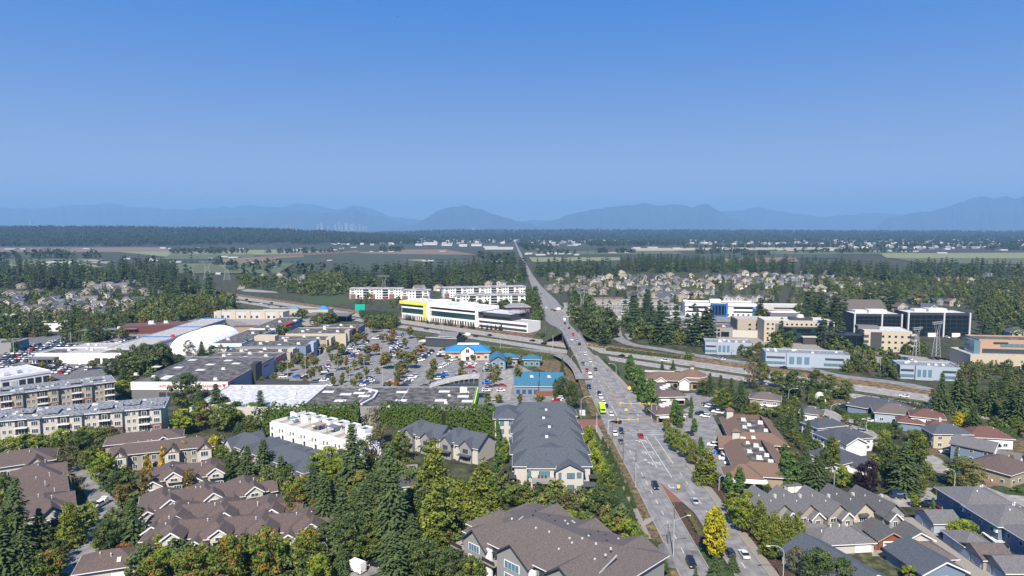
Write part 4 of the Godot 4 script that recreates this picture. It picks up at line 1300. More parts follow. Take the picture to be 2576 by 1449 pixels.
func industry() -> void:
	var t := thing("blue_trim_warehouse", "long pale roofed warehouse with blue band and red shutters", "warehouse",Vector3(-251,0,-434))
	for i in 3:
		block(t,0,-22.4 - i * 45.2 ,22 - i * 0.4,44.6,7.0 + i * 0.5,0.4, "f", "offwhite", "roof_pale")
		part(t, "blue_ridge_trim", "blue_band",Vector3(0,7.9 + i * 0.5,-44.9 - i * 45.2),Vector3(21.6,0.5,0.3))
		part(t, "blue_band", "blue_band",Vector3(11.1 - i * 0.2,5.6 + i * 0.5,-22.4 - i * 45.2),Vector3(0.2,1.2,44))
	for i in 9:
		garage_door(t,Vector3(11.15,2.4,-4 - i * 4.4),2.4,4.2,PI / 2, "red" if i % 2 else "white")
	part(t, "red_corner_panel", "red",Vector3(10.6,8.4,-45),Vector3(1.6,2.0,2.6))
	t = thing("dark_roof_warehouse", "long dark grey roofed warehouse with blue banded white end wall", "warehouse",Vector3(-191,0,-452))
	block(t,0,-32,20,64,7.2,0.4, "f", "white", "roof_gravel")
	block(t,1,-97,19,65.6,7.8,0.4, "f", "offwhite", "roof_gravel")
	part(t, "blue_band", "blue_band",Vector3(0,4.9,0.1),Vector3(20.2,1.2,0.3))
	part(t, "blue_band", "blue_band",Vector3(10.1,4.9,-32),Vector3(0.3,1.2,64))
	part(t, "blue_band", "blue_band",Vector3(10.6,5.4,-97),Vector3(0.3,1.4,65))
	part(t, "white_ridge_trim", "white",Vector3(0.5,8.1,-64.6),Vector3(19,0.4,0.4))
	for i in 4:
		var a := MB.new()
		for k in 6:
			var p := PI * k / 6
			var q := PI * (k + 1) / 6
			a.quad(Vector3(10.7 + 2.0 * sin(p),6.6 + 2.2 * (1 - cos(p)) / 2,-80 - i * 8),Vector3(10.7 + 2.0 * sin(q),6.6 + 2.2 * (1 - cos(q)) / 2,-80 - i * 8),Vector3(10.7 + 2.0 * sin(q),6.6 + 2.2 * (1 - cos(q)) / 2,-87 - i * 8),Vector3(10.7 + 2.0 * sin(p),6.6 + 2.2 * (1 - cos(p)) / 2,-87 - i * 8))
		obj("awning",a.mesh(M.red if i < 3 else M.white),t)
	for i in 4: rooftop_unit(t,Vector3(R(-6,6),7.3 + (0.6 if i > 1 else 0.0),-15 - i * 28),2.0)
	# white fabric dome
	t = thing("sports_dome", "long white fabric dome between the two warehouses", "dome",Vector3(-219.5,0,-450))
	var b := MB.new()
	var segs := 30
	var ring := 14
	var pts := []
	for i in segs + 1:
		var q := i / float(segs)
		var s := pow(maxf(0.0,1.0 - pow(absf(2 * q - 1),5.0)),0.5)
		var rr := []
		for k in ring + 1:
			var a := PI * k / ring
			var bulge := 1.0 + 0.012 * cos(i * PI)
			rr.append(Vector3(-cos(a) * 15.5 * s * bulge,pow(sin(a),0.8) * 12.5 * s * bulge,-q * 72))
		pts.append(rr)
	for i in segs:
		for k in ring: b.quad(pts[i][k],pts[i + 1][k],pts[i + 1][k + 1],pts[i][k + 1])
	obj("fabric",b.mesh(M.membrane),t)
	for i in [6,12,18,24]:
		var c := MB.new()
		for k in ring: c.beam(pts[i][k] * 1.004,pts[i][k + 1] * 1.004,0.14)
		obj("seam_cable",c.mesh(M.pale_metal),t)
	part(t, "base_kerb", "concrete",Vector3(0,0.3,-36),Vector3(30,0.6,62))
	# dealership
	t = thing("white_dealership", "white flat roofed car dealership with grey canopy and open service bays", "dealership",Vector3(-269.5,0,-421))
	block(t,0,-10,57,20,6.4,0.5, "f", "white", "roof_pale")
	block(t,-4,-31,38,21.8,5.8,0.4, "f", "offwhite", "roof_pale")
	part(t, "dark_roof_patch", "roof_gravel",Vector3(20,6.6,-10),Vector3(16,0.12,18))
	part(t, "dark_roof_patch", "roof_gravel",Vector3(-18,6.6,-8),Vector3(14,0.12,14))
	part(t, "canopy", "mid_grey",Vector3(-21,4.2,2.2),Vector3(15,1.2,4.6))
	for x in [-27.5,-14.5]: part(t, "canopy_post", "white",Vector3(x,1.8,3.6),Vector3(0.4,3.6,0.4))
	for x in [10.5,15.5,21.0]: garage_door(t,Vector3(x,1.9,0.06),3.6,3.6,0, "charcoal")
	part(t, "wall_panel_frame", "pale_metal",Vector3(-5,3.0,0.06),Vector3(6.5,4.4,0.12))
	row(t, "f",-21,-10,12,20,4,[1.6],2.4,2.2)
	for p in [[-12,-8],[-4,-14],[2,-9],[10,-30],[-15,-33],[-8,-30]]: rooftop_unit(t,Vector3(p[0],6.5 if p[1] > -20 else 5.9,p[1]),1.8)
	# white garage building at the lower left
	var a := cg(M1,20,790,6.5)
	var e := cg(M1,490,715,6.5)
	t = site("service_garage", "white flat roofed garage with a row of dark bay doors above the apartments", "garage",a,e)
	block(t,0,-14,24,28,6.4,0.5, "f", "white", "roof_white")
	for i in 6: garage_door(t,Vector3(-9.5 + i * 3.8,2.2,0.06),2.9,4.0,0, "charcoal" if i != 1 else "pale_metal")
	part(t, "grey_stripe", "mid_grey",Vector3(0,5.5,0.08),Vector3(23.6,0.25,0.2))
	rooftop_unit(t,Vector3(-7,6.6,-6),2.4)
	rooftop_unit(t,Vector3(0,6.6,-8),2.0, "galvanised")
	t = thing("grey_flat_building", "grey flat roofed building at the edge of the dealer lot", "building",cg(M1,20,545),0.1)
	block(t,-10,-10,32,20,7.0,0.4, "f", "grey_wall", "roof_membrane")
	part(t, "teal_edge", "teal_wall",Vector3(6.1,3.5,-10),Vector3(0.2,6.6,19.6))
	# drive-in lane and red brown workshop
	t = thing("maroon_roof_workshop", "low workshop with red-brown roof and open carport", "workshop",cg(M1,1300,348),0.25)
	block(t,18,-12,52,22,6.0,0.4, "f", "maroon", "roof_red")
	part(t, "carport_roof", "mid_grey",Vector3(-14,4.6,-3),Vector3(40,0.6,9))
	for i in 6: part(t, "carport_post", "charcoal",Vector3(-32 + i * 7.2,2.2,0.8),Vector3(0.35,4.3,0.35))
	part(t, "white_sign", "white",Vector3(-6,6.0,1.6),Vector3(3.4,1.8,0.3))
	rooftop_unit(t,Vector3(14,6.1,-10),4.0)
	rooftop_unit(t,Vector3(24,6.1,-14),3.0)
	t = thing("small_white_store", "small white store with grey roof among the hedges", "store",cg(M1,370,318),0.1)
	block(t,0,-8,38,16,6.0,0.6, "f", "white", "roof_gravel")
	part(t, "red_lettering_strip", "red",Vector3(8,4.9,0.1),Vector3(7,0.7,0.2))
	row(t, "f",0,-8,38,16,6,[1.9],3.0,2.2)
	t = thing("white_canopy", "white curved canopy roof beside the road at the frame edge", "canopy",cg(M1,30,208))
	part(t, "canopy_roof", "white",Vector3(0,5.0,-4),Vector3(16,0.7,8))
	for x in [-6.0,6.0]: part(t, "post", "metal",Vector3(x,2.4,-4),Vector3(0.4,4.7,0.4))
	# far pale shops along the highway
	t = thing("pale_shop_row", "pale cream shop row with small domed facades beside the highway", "store",cg(M1,2500,190),-0.06)
	block(t,0,-8,66,16,6.0,0.6, "f", "offwhite", "roof_pale")
	for i in 5: part(t, "facade_pier", "cream",Vector3(-28 + i * 14,3.8,0.3),Vector3(4.4,7.6,0.8))
	row(t, "f",0,-8,66,16,12,[2.0],3.0,2.6)
	t = thing("cream_shop_row", "cream shop row with green and blue roof caps beside the highway", "store",cg(M2,400,160),-0.06)
	block(t,0,-8,64,16,5.6,0.6, "f", "cream", "roof_gravel")
	hip_cap(t,Vector3(-2,6.0,-4),10,7,2.6, "teal_wall")
	hip_cap(t,Vector3(26,6.0,-5),10,7,3.2, "bright_blue")
	row(t, "f",0,-8,64,16,12,[2.0],2.8,2.4)
	t = thing("fuel_station_canopy", "dark flat canopy with yellow lamps beside the highway", "canopy",cg(M2,720,220),-0.1)
	part(t, "canopy_roof", "mid_grey",Vector3(0,6.0,-8),Vector3(40,1.0,18))
	part(t, "canopy_edge", "charcoal",Vector3(0,5.3,1.0),Vector3(40,0.6,0.3))
	for i in 4: part(t, "post", "metal",Vector3(-15 + i * 10,2.8,-8),Vector3(0.6,5.6,0.6))
	part(t, "shop_wall", "dark_grey",Vector3(0,2.6,-14),Vector3(34,5.2,5))
	for x in [10.0,15.5]: part(t, "yellow_sign", "yellow",Vector3(x,4.2,-11.3),Vector3(3.2,1.6,0.2))
	t = thing("red_roof_shop", "small cream shop with red-brown flat roof near the dark warehouse", "store",cg(M1,2480,350),0.12)
	block(t,0,-7,22,14,5.6,0.4, "f", "tan", "roof_red")
	part(t, "blue_edge", "blue_band",Vector3(-11.1,5.2,-8),Vector3(0.3,0.6,12))
	part(t, "doorway", "charcoal",Vector3(3,1.6,0.1),Vector3(4,3.0,0.2))

func hip_cap(root: Node3D,at: Vector3,w: float,d: float,rise: float,m: String) -> void:
	var b := MB.new()
	b.t = Transform3D(Basis(),at)
	hip(b,0,0,w,d,0,rise,0.3)
	obj("roof_cap",b.mesh(M[m]),root)

func offices() -> void:
	# long modern office: yellow frame,white frame,dark block,low white wing
	var t := site("modern_office", "long white office with yellow frame at one end and green glass bands", "office",Vector3(-103,0,-638),Vector3(-27,0,-580))
	# local x runs -47.8 .. 47.8
	var L := 47.8
	block(t,-L + 16,-13,34,26,16.0,0.7, "f", "white", "roof_white")
	block(t,16.5,-13,62,26,15.4,0.7, "f", "white", "roof_white")
	part(t, "yellow_frame_top", "yellow_panel",Vector3(-L + 16,15.3,1.2),Vector3(35,2.8,2.6))
	part(t, "yellow_frame_side", "yellow_panel",Vector3(-L + 31.5,6.8,1.2),Vector3(4.0,13.8,2.4))
	part(t, "white_frame_top", "white",Vector3(16.5,15.0,1.0),Vector3(61,2.6,2.2))
	part(t, "white_frame_side", "white",Vector3(-12.5,7.0,1.0),Vector3(3.6,14.0,2.2))
	part(t, "white_frame_end", "white",Vector3(45.2,7.0,1.0),Vector3(3.4,14.0,2.2))
	for e in [[-L + 14,29.0,10],[16.5,53.5,18]]:
		band(t,Vector3(e[0],12.4,0.1),e[1],1.6,e[2],0, "glass")
		part(t, "white_band", "white",Vector3(e[0],10.8,0.3),Vector3(e[1],1.5,0.5))
		band(t,Vector3(e[0],7.6,0.1),e[1],4.6,e[2],0, "green_glass")
		part(t, "white_band", "white",Vector3(e[0],4.4,0.3),Vector3(e[1],1.7,0.5))
		for i in e[2]: part(t, "ground_floor_pier", "white",Vector3(e[0] + e[1] * ((i + 0.5) / e[2] - 0.5),1.7,0.4),Vector3(1.0,3.4,0.6))
		band(t,Vector3(e[0],1.8,0.1),e[1],3.2,e[2],0, "glass")
	for i in 8: rooftop_unit(t,Vector3(-38 + i * 10,15.6,-R(8,18)),R(2.0,3.4))
	part(t, "penthouse", "white",Vector3(-8,17.2,-14),Vector3(12,3.4,9))
	part(t, "penthouse", "white",Vector3(22,16.8,-15),Vector3(16,2.8,8))
	block(t,64,-13,33,26,12.6,0.6, "f", "dark_grey", "roof_white")
	part(t, "dark_frame_side", "dark_grey",Vector3(49.8,6.6,0.9),Vector3(5.0,13.2,2.0))
	part(t, "dark_frame_top", "dark_grey",Vector3(64,11.9,0.9),Vector3(34,2.4,2.0))
	band(t,Vector3(68,9.4,0.1),26,1.9,9,0, "glass")
	block(t,74,-6,52,18,7.6,0.5, "f", "white", "roof_pale")
	band(t,Vector3(74,5.4,3.1),50,1.8,16,0, "glass")
	band(t,Vector3(74,1.7,3.1),50,2.0,16,0, "glass")
	part(t, "roof_steel", "galvanised",Vector3(76,14.0,-14),Vector3(12,1.6,8))
	t = thing("brown_lodge", "brown shingled house with green-grey hipped roof behind the office", "building",cg(U3,60,1010),0.1)
	block(t,0,-6,24,13,6.5,3.4, "h", "maroon", "roof_membrane",1.0)
	row(t, "f",0,-6,24,13,5,[3.0],2.4,2.0)
	# white apartment blocks behind
	for e in [[880,752,1010,752,4, "pale apartment block with flat grey roofs behind the pine row"],[1010,757,1080,757,4, "short pale apartment block beside the pine row"],[1116,750,1322,745,5, "rear white apartment block with grey overhanging roofs"],[1145,772,1322,770,4, "front white apartment block with brick piers behind the long office"]]:
		var a := g(e[0],e[1])
		var b := g(e[2],e[3])
		apartment("apartment_block",e[5],a,b,18,4,3.0,int(a.distance_to(b) / 7.0), "white", "brick", "roof_pale",false)
	# right hand business park
	t = thing("blue_white_office", "white three storey office with deep blue glass entrance", "office",g(1812,796),-0.14)
	block(t,0,-12,66,24,11.6,1.0, "f", "white", "roof_pale")
	for y in [8.2,4.6]:
		for x in [-21.0,21.0]: band(t,Vector3(x,y,0.1),18,1.5,7,0, "black_glass")
	part(t, "blue_glass_bay", "royal",Vector3(-1,6.2,0.8),Vector3(15,12.4,1.6))
	for i in 5: part(t, "bay_pane", "black_glass",Vector3(-7 + i * 3,6.2,1.65),Vector3(2.4,9,0.12))
	part(t, "blue_pier", "blue_band",Vector3(-8.6,6.4,1.2),Vector3(1.8,13,2.4))
	part(t, "blue_pier", "blue_band",Vector3(5.6,6.4,1.2),Vector3(1.8,13,2.4))
	part(t, "blue_corner", "blue_band",Vector3(31.4,4.5,0.2),Vector3(4,8,0.5))
	part(t, "white_parapet_band", "white",Vector3(0,11.0,0.5),Vector3(67,2.0,1.2))
	part(t, "penthouse", "white",Vector3(-4,14,-10),Vector3(10,3,8))
	row(t, "f",0,-12,66,24,14,[1.7],2.2,2.2)
	t = thing("arcade_office", "low grey office with arched dark windows and brown flat roof", "office",g(1735,846),-0.2)
	block(t,0,-11,64,24,7.0,0.8, "f", "grey_wall", "roof_gravel")
	block(t,38,-13,26,20,5.0,0.6, "f", "offwhite", "roof_gravel")
	for i in 4:
		part(t, "arched_bay", "taupe",Vector3(-26 + i * 15,3.9,1.2),Vector3(8.4,7.8,1.6))
		for k in 3: win(t,Vector3(-28.6 + i * 15 + k * 2.6,2.4,2.06),2.0,3.6,0,1, "taupe", "black_glass")
		for k in 3: win(t,Vector3(-28.6 + i * 15 + k * 2.6,5.9,2.06),2.0,1.8,0,1, "taupe", "black_glass")
	for i in 4: band(t,Vector3(-18.6 + i * 15,2.6,1.1),6,3.8,3,0, "black_glass")
	for i in 12: rooftop_unit(t,Vector3(R(-28,28),7.1,R(-20,-6)),R(1.2,2.0))
	t = thing("beige_office", "beige four storey office with square windows beside the glass front block", "office",g(1893,846),-0.05)
	block(t,0,-10,24,20,13.0,0.6, "f", "beige", "roof_pale")
	row(t, "f",3,-10,16,20,3,[2.2,5.6,9.2],2.0,1.7,1, "beige", "black_glass")
	part(t, "dark_corner", "mid_grey",Vector3(-11.9,6.5,-9),Vector3(0.6,13,18))
	t = thing("glass_front_office", "cream four storey office with curved dark glass front and metal roof drum", "office",g(2010,862),-0.12)
	block(t,0,-12,50,22,15.6,0.6, "f", "cream", "roof_white")
	row(t, "f",0,-12,48,22,14,[13.4],1.6,1.5,1, "cream", "black_glass")
	row(t, "f",-19,-12,10,22,3,[3.0,6.5,10.0],1.6,1.5,1, "cream", "black_glass")
	row(t, "f",21,-12,8,22,2,[3.0,6.5,10.0],1.6,1.5,1, "cream", "black_glass")
	part(t, "stair_slot", "mid_grey",Vector3(-15,7,-0.6),Vector3(4,14,1.4))
	var cv := MB.new()
	for i in 9:
		var p := Vector3(-13 + i * 30.0 / 9,0,0.6 + 3.4 * sin(PI * i / 9.0))
		var q := Vector3(-13 + (i + 1) * 30.0 / 9,0,0.6 + 3.4 * sin(PI * (i + 1) / 9.0))
		for f in 3:
			var pn := MB.new()
			var yb := 1.0 + f * 3.5
			pn.quad(p + Vector3(0,yb,0.1),p + Vector3(0,yb + 3.1,0.1),q + Vector3(0,yb + 3.1,0.1),q + Vector3(0,yb,0.1))
			obj("curtain_pane",pn.mesh(M.green_glass if (i + f) % 4 == 0 else M.black_glass),t)
		cv.quad(p,p + Vector3(0,11.8,0),q + Vector3(0,11.8,0),q)
		cv.quad(p + Vector3(0,11.8,0),Vector3(p.x,11.8,-1),Vector3(q.x,11.8,-1),q + Vector3(0,11.8,0))
	obj("curtain_frame",cv.mesh(M.charcoal),t)
	part(t, "porch", "dark_grey",Vector3(5,2.6,5.4),Vector3(9,5.2,5))
	part(t, "porch_roof", "offwhite",Vector3(5,5.5,5.6),Vector3(10,0.6,5.6))
	b_drum(t,Vector3(3,15.7,-10))
	t = thing("cream_corner_office", "cream three storey office with dark glass wing and metal roof", "office",g(2200,884),-0.2)
	block(t,8,-11,30,22,14.0,0.5, "f", "cream", "roof_white")
	row(t, "f",13,-11,20,22,5,[2.8,6.6,10.6],1.7,1.6,1, "cream", "black_glass")
	part(t, "dark_slot", "dark_grey",Vector3(0.6,6.8,0.1),Vector3(7,13.2,0.4))
	for y in [4.6,8.6,12.2]:
		part(t, "corner_ledge", "cream",Vector3(23.6,y,0.6),Vector3(3.6,1.2,3.4))
		part(t, "corner_ledge", "cream",Vector3(-5.8,y,0.6),Vector3(3.6,1.2,3.4))
	for i in 7:
		for f in 3: part(t, "curtain_pane", "black_glass",Vector3(-29.5 + i * 3.4,2.0 + f * 3.3,-2.9),Vector3(3.1,2.9,0.3))
	part(t, "glass_wing", "charcoal",Vector3(-19,5.3,-9.2),Vector3(25,10.6,12))
	part(t, "plant_room", "mid_grey",Vector3(-2,15.2,-12),Vector3(14,2.2,8))
	# black glass towers
	t = thing("black_glass_office", "black glass office with two angled blocks and pale frame fins", "office",g(2297,848),-0.06)
	for e in [[-24,-14,36,22,16.5],[19,-8,46,22,18.5]]:
		block(t,e[0],e[1] - 4,e[2],e[3],e[4],0.6, "f", "charcoal", "roof_white")
		var zf: float = e[1] - 4 + e[3] / 2
		for f in 5: band(t,Vector3(e[0],2.4 + f * (e[4] - 2) / 5.0,zf + 0.05),e[2] - 1.0,(e[4] - 2) / 5.0 - 0.12,10,0, "black_glass")
		for sx in [-0.5,0.08,0.5]: part(t, "frame_fin", "metal",Vector3(e[0] + sx * e[2],e[4] / 2 + 0.3,zf + 0.5),Vector3(1.1,e[4] + 0.8,1.4))
		part(t, "plant_room", "pale_metal",Vector3(e[0] + 4,e[4] + 1.4,e[1] - 6),Vector3(14,2.6,8))
		part(t, "plant_room", "pale_metal",Vector3(e[0] - 8,e[4] + 1.0,e[1] - 8),Vector3(9,2.0,7))
	for x in [14.0,32.0]: part(t, "white_entrance", "white",Vector3(x,1.8,-1.6),Vector3(6,3.0,4.0))
	# peach hotel at the right edge
	t = thing("peach_office", "peach and cream office with glazed upper storey and small square red windows", "office",g(2520,934),-0.16)
	block(t,6,-16,44,26,8.2,0.8, "f", "cream", "roof_pale")
	block(t,10,-20,36,18,16.5,0.8, "f", "peach", "roof_gravel",0.6,8.2)
	band(t,Vector3(10,10.2,-10.9),32,2.6,12,0, "glass")
	band(t,Vector3(13,13.8,-10.9),18,1.8,6,0, "sky_glass")
	for i in 5: win(t,Vector3(-12 + i * 8,5.6,-2.9),1.2,1.2,0,1, "salmon", "brick")
	for i in 5: win(t,Vector3(-10 + i * 8,5.6,-2.9),1.2,1.2,0,1, "salmon", "brick")
	row(t, "f",6,-16,40,26,9,[1.9],2.4,2.4)
	part(t, "blue_glass_corner", "sky_glass",Vector3(-9.4,9,-16),Vector3(3.4,15,12))
	part(t, "dark_sign_strip", "charcoal",Vector3(4,15.2,-10.8),Vector3(8,1.0,0.3))
	# small pale blue offices along the frontage road
	for e in [[1832,892,30,7.4,-0.2, "small pale blue two storey office beside the frontage road bend"],[2030,924,48,7.6,-0.22, "long pale blue two storey office along the frontage road"],[2338,956,30,7.0,-0.25, "pale blue two storey office among conifers by the straw strip"]]:
		t = thing("pale_blue_office",e[5], "office",g(e[0],e[1]),e[4])
		var w: float = e[2]
		block(t,0,-8,w,16,e[3],0.7, "f", "pale_blue", "roof_membrane")
		part(t, "entrance_bay", "pale_blue",Vector3(-w * 0.1,e[3] / 2 + 0.5,0.7),Vector3(w * 0.3,e[3] + 1.0,1.4))
		for i in 3: part(t, "tall_pane", "sky_glass",Vector3(-w * 0.1 + (i - 1) * w * 0.09,e[3] * 0.55,1.45),Vector3(w * 0.06,e[3] * 0.6,0.12))
		for x in [-0.38,0.32]:
			band(t,Vector3(w * x,e[3] * 0.72,0.1),w * 0.22,1.2,4,0, "glass")
			band(t,Vector3(w * x,e[3] * 0.28,0.1),w * 0.24,1.5,4,0, "sky_glass")
		row(t, "r",0,-8,w,16,2,[e[3] * 0.7],1.6,1.2)
		for i in 7: rooftop_unit(t,Vector3(R(-w / 2 + 2,w / 2 - 2),e[3] + 0.1,R(-14,-4)),1.4)
	t = thing("white_low_office", "white low office with brick base behind the tall cedars", "office",g(1975,786),-0.1)
	block(t,0,-9,46,18,6.6,0.6, "f", "offwhite", "roof_white")
	part(t, "brick_base", "brick",Vector3(-8,1.2,0.15),Vector3(26,2.2,0.3))
	band(t,Vector3(6,4.2,0.1),34,1.4,10,0, "glass")
	t = thing("angled_roof_hall", "grey hall with upturned pale metal roof beside the cedars", "hall",g(1985,806),-0.1)
	block(t,0,-8,34,16,6.0,0.5, "f", "mid_grey", "roof_pale")
	hip_cap(t,Vector3(0,6.6,-8),30,12,1.2, "pale_metal")
	t = thing("brown_roof_hall", "large hall with broad brown-grey pitched roof among the houses", "hall",g(2158,792),-0.08)
	block(t,0,-14,52,28,5.5,8.0, "s", "taupe", "roof_taupe",1.0)
	t = thing("long_store_behind_substation", "long low brown roofed shop with white blue sign panel", "store",g(1580,768),0.0)
	block(t,0,-9,74,18,6.0,0.6, "f", "taupe", "roof_taupe")
	part(t, "blue_sign_panel", "pale_blue",Vector3(-2,4.2,0.3),Vector3(12,3.6,0.6))
	row(t, "f",0,-9,74,18,10,[2.0],3.4,2.0)
	t = thing("cream_pharmacy", "small cream box building beside the junction pylons", "building",g(1476,778),0.1)
	block(t,0,-6,18,12,7.0,0.5, "f", "offwhite", "roof_pale")
	win(t,Vector3(-3,3,0.05),3,2,0,2)
	t = thing("green_kiosk", "small green walled kiosk beside the substation", "kiosk",g(1495,792),0.0)
	block(t,0,-4,17,8,4.6,0.6, "f", "green_sign", "roof_gravel")
	part(t, "door", "white",Vector3(-5,1.6,0.06),Vector3(3,3,0.12))

func b_drum(t: Node3D,at: Vector3) -> void:
	part(t, "plant_room", "dark_grey",at + Vector3(0,1.0,0),Vector3(16,2.0,8))
	var b := MB.new()
	b.tube(at + Vector3(0,2.0,0),at + Vector3(0,4.2,0),3.0,2.2,12)
	obj("roof_drum",b.mesh(M.metal),t)

# apartment block: modules of flat wall,projecting bay and balcony along the front
func apartment(called: String,label: String,a: Vector3,b: Vector3,deep: float,floors: int,fh: float,n: int,wall: String,base: String,roof: String,fine := true) -> void:
	var t := site(called,label, "apartments",a,b, "")
	var L := Vector2(a.x - b.x,a.z - b.z).length()
	var h := floors * fh
	block(t,0,-deep / 2,L,deep,h,0.3, "f",wall,roof)
	var w := L / n
	for i in n:
		var x := -L / 2 + (i + 0.5) * w
		match i % 3:
			0:
				part(t, "bay",wall,Vector3(x,h / 2 + fh / 2 * 0.9,0.6),Vector3(w * 0.72,h - fh * 0.9,1.3))
				part(t, "bay_base",base,Vector3(x,fh,0.62),Vector3(w * 0.76,fh * 2.0,1.36))
				part(t, "bay_roof",roof,Vector3(x,h + 0.32,0.3),Vector3(w * 0.98,0.3,3.4))
				for f in floors: win(t,Vector3(x,fh * (f + 0.5),1.32),w * 0.5,fh * 0.56,0,3 if fine else 2)
			1:
				for f in floors: win(t,Vector3(x - w * 0.2,fh * (f + 0.55),0.04),w * 0.26,fh * 0.5,0,2 if fine else 1)
				for f in floors: win(t,Vector3(x + w * 0.22,fh * (f + 0.55),0.04),w * 0.26,fh * 0.5,0,2 if fine else 1)
			2:
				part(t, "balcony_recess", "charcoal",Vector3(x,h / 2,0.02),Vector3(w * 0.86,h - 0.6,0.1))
				for f in range(1,floors):
					part(t, "balcony_slab", "trim",Vector3(x,fh * f,0.85),Vector3(w * 0.92,0.28,1.8))
					if fine:
						var r := MB.new()
						for k in 9: r.box(Vector3(x - w * 0.44 + w * 0.88 * k / 8.0,fh * f + 0.6,1.7),Vector3(0.05,0.95,0.05))
						r.box(Vector3(x,fh * f + 1.08,1.7),Vector3(w * 0.9,0.08,0.08))
						obj("railing",r.mesh(M.charcoal),t)
						win(t,Vector3(x,fh * (f + 0.42),0.1),w * 0.42,fh * 0.66,0,2, "trim", "glass")
				part(t, "brick_foot",base,Vector3(x,fh * 0.45,0.5),Vector3(w * 0.5,fh * 0.9,1.2))
	# roof slabs at differing heights
	part(t, "eave", "trim",Vector3(0,h + 0.12,-deep / 2),Vector3(L + 1.6,0.24,deep + 1.6))
	for i in n:
		if i % 2 == 0: part(t, "raised_roof",roof,Vector3(-L / 2 + (i + 0.5) * w,h + 0.75 + 0.2 * (i % 3),-deep * (0.35 + 0.3 * (i % 4) / 3.0)),Vector3(w * 1.05,0.35,deep * 0.4))
	part(t, "roof_sheet",roof,Vector3(0,h + 0.32,-deep / 2),Vector3(L + 1.2,0.16,deep + 1.2))
	if fine:
		for i in n * 3: part(t, "roof_hatch", "pale_metal",Vector3(R(-L / 2 + 2,L / 2 - 2),h + 0.6,R(-deep + 2,-2)),Vector3(R(0.6,1.4),0.5,R(0.6,1.2)))
		for i in 3: part(t, "chimney", "grey_wall",Vector3(-L / 3 + i * L / 3.5,h + 1.2,-deep * 0.4),Vector3(1.2,1.8,1.2))

func apartments_left() -> void:
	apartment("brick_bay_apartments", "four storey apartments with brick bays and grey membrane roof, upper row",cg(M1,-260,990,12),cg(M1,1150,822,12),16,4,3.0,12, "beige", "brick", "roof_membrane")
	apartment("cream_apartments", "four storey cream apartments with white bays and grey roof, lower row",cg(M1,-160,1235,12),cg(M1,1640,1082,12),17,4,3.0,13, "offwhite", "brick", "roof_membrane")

# ---- pitched roof town houses
func dormer(t: Node3D,x: float,z: float,y: float,w: float,d: float,h: float,rise: float,wall: String,roof: String,panes := 3) -> void:
	block(t,x,z,w,d,y + h,rise, "g",wall,roof,0.5,y)
	barge(t,x,z + d / 2 + 0.5,w,y + h,rise,0.5)
	win(t,Vector3(x,y + h * 0.55,z + d / 2 + 0.05),w * 0.5,h * 0.6,0,panes)

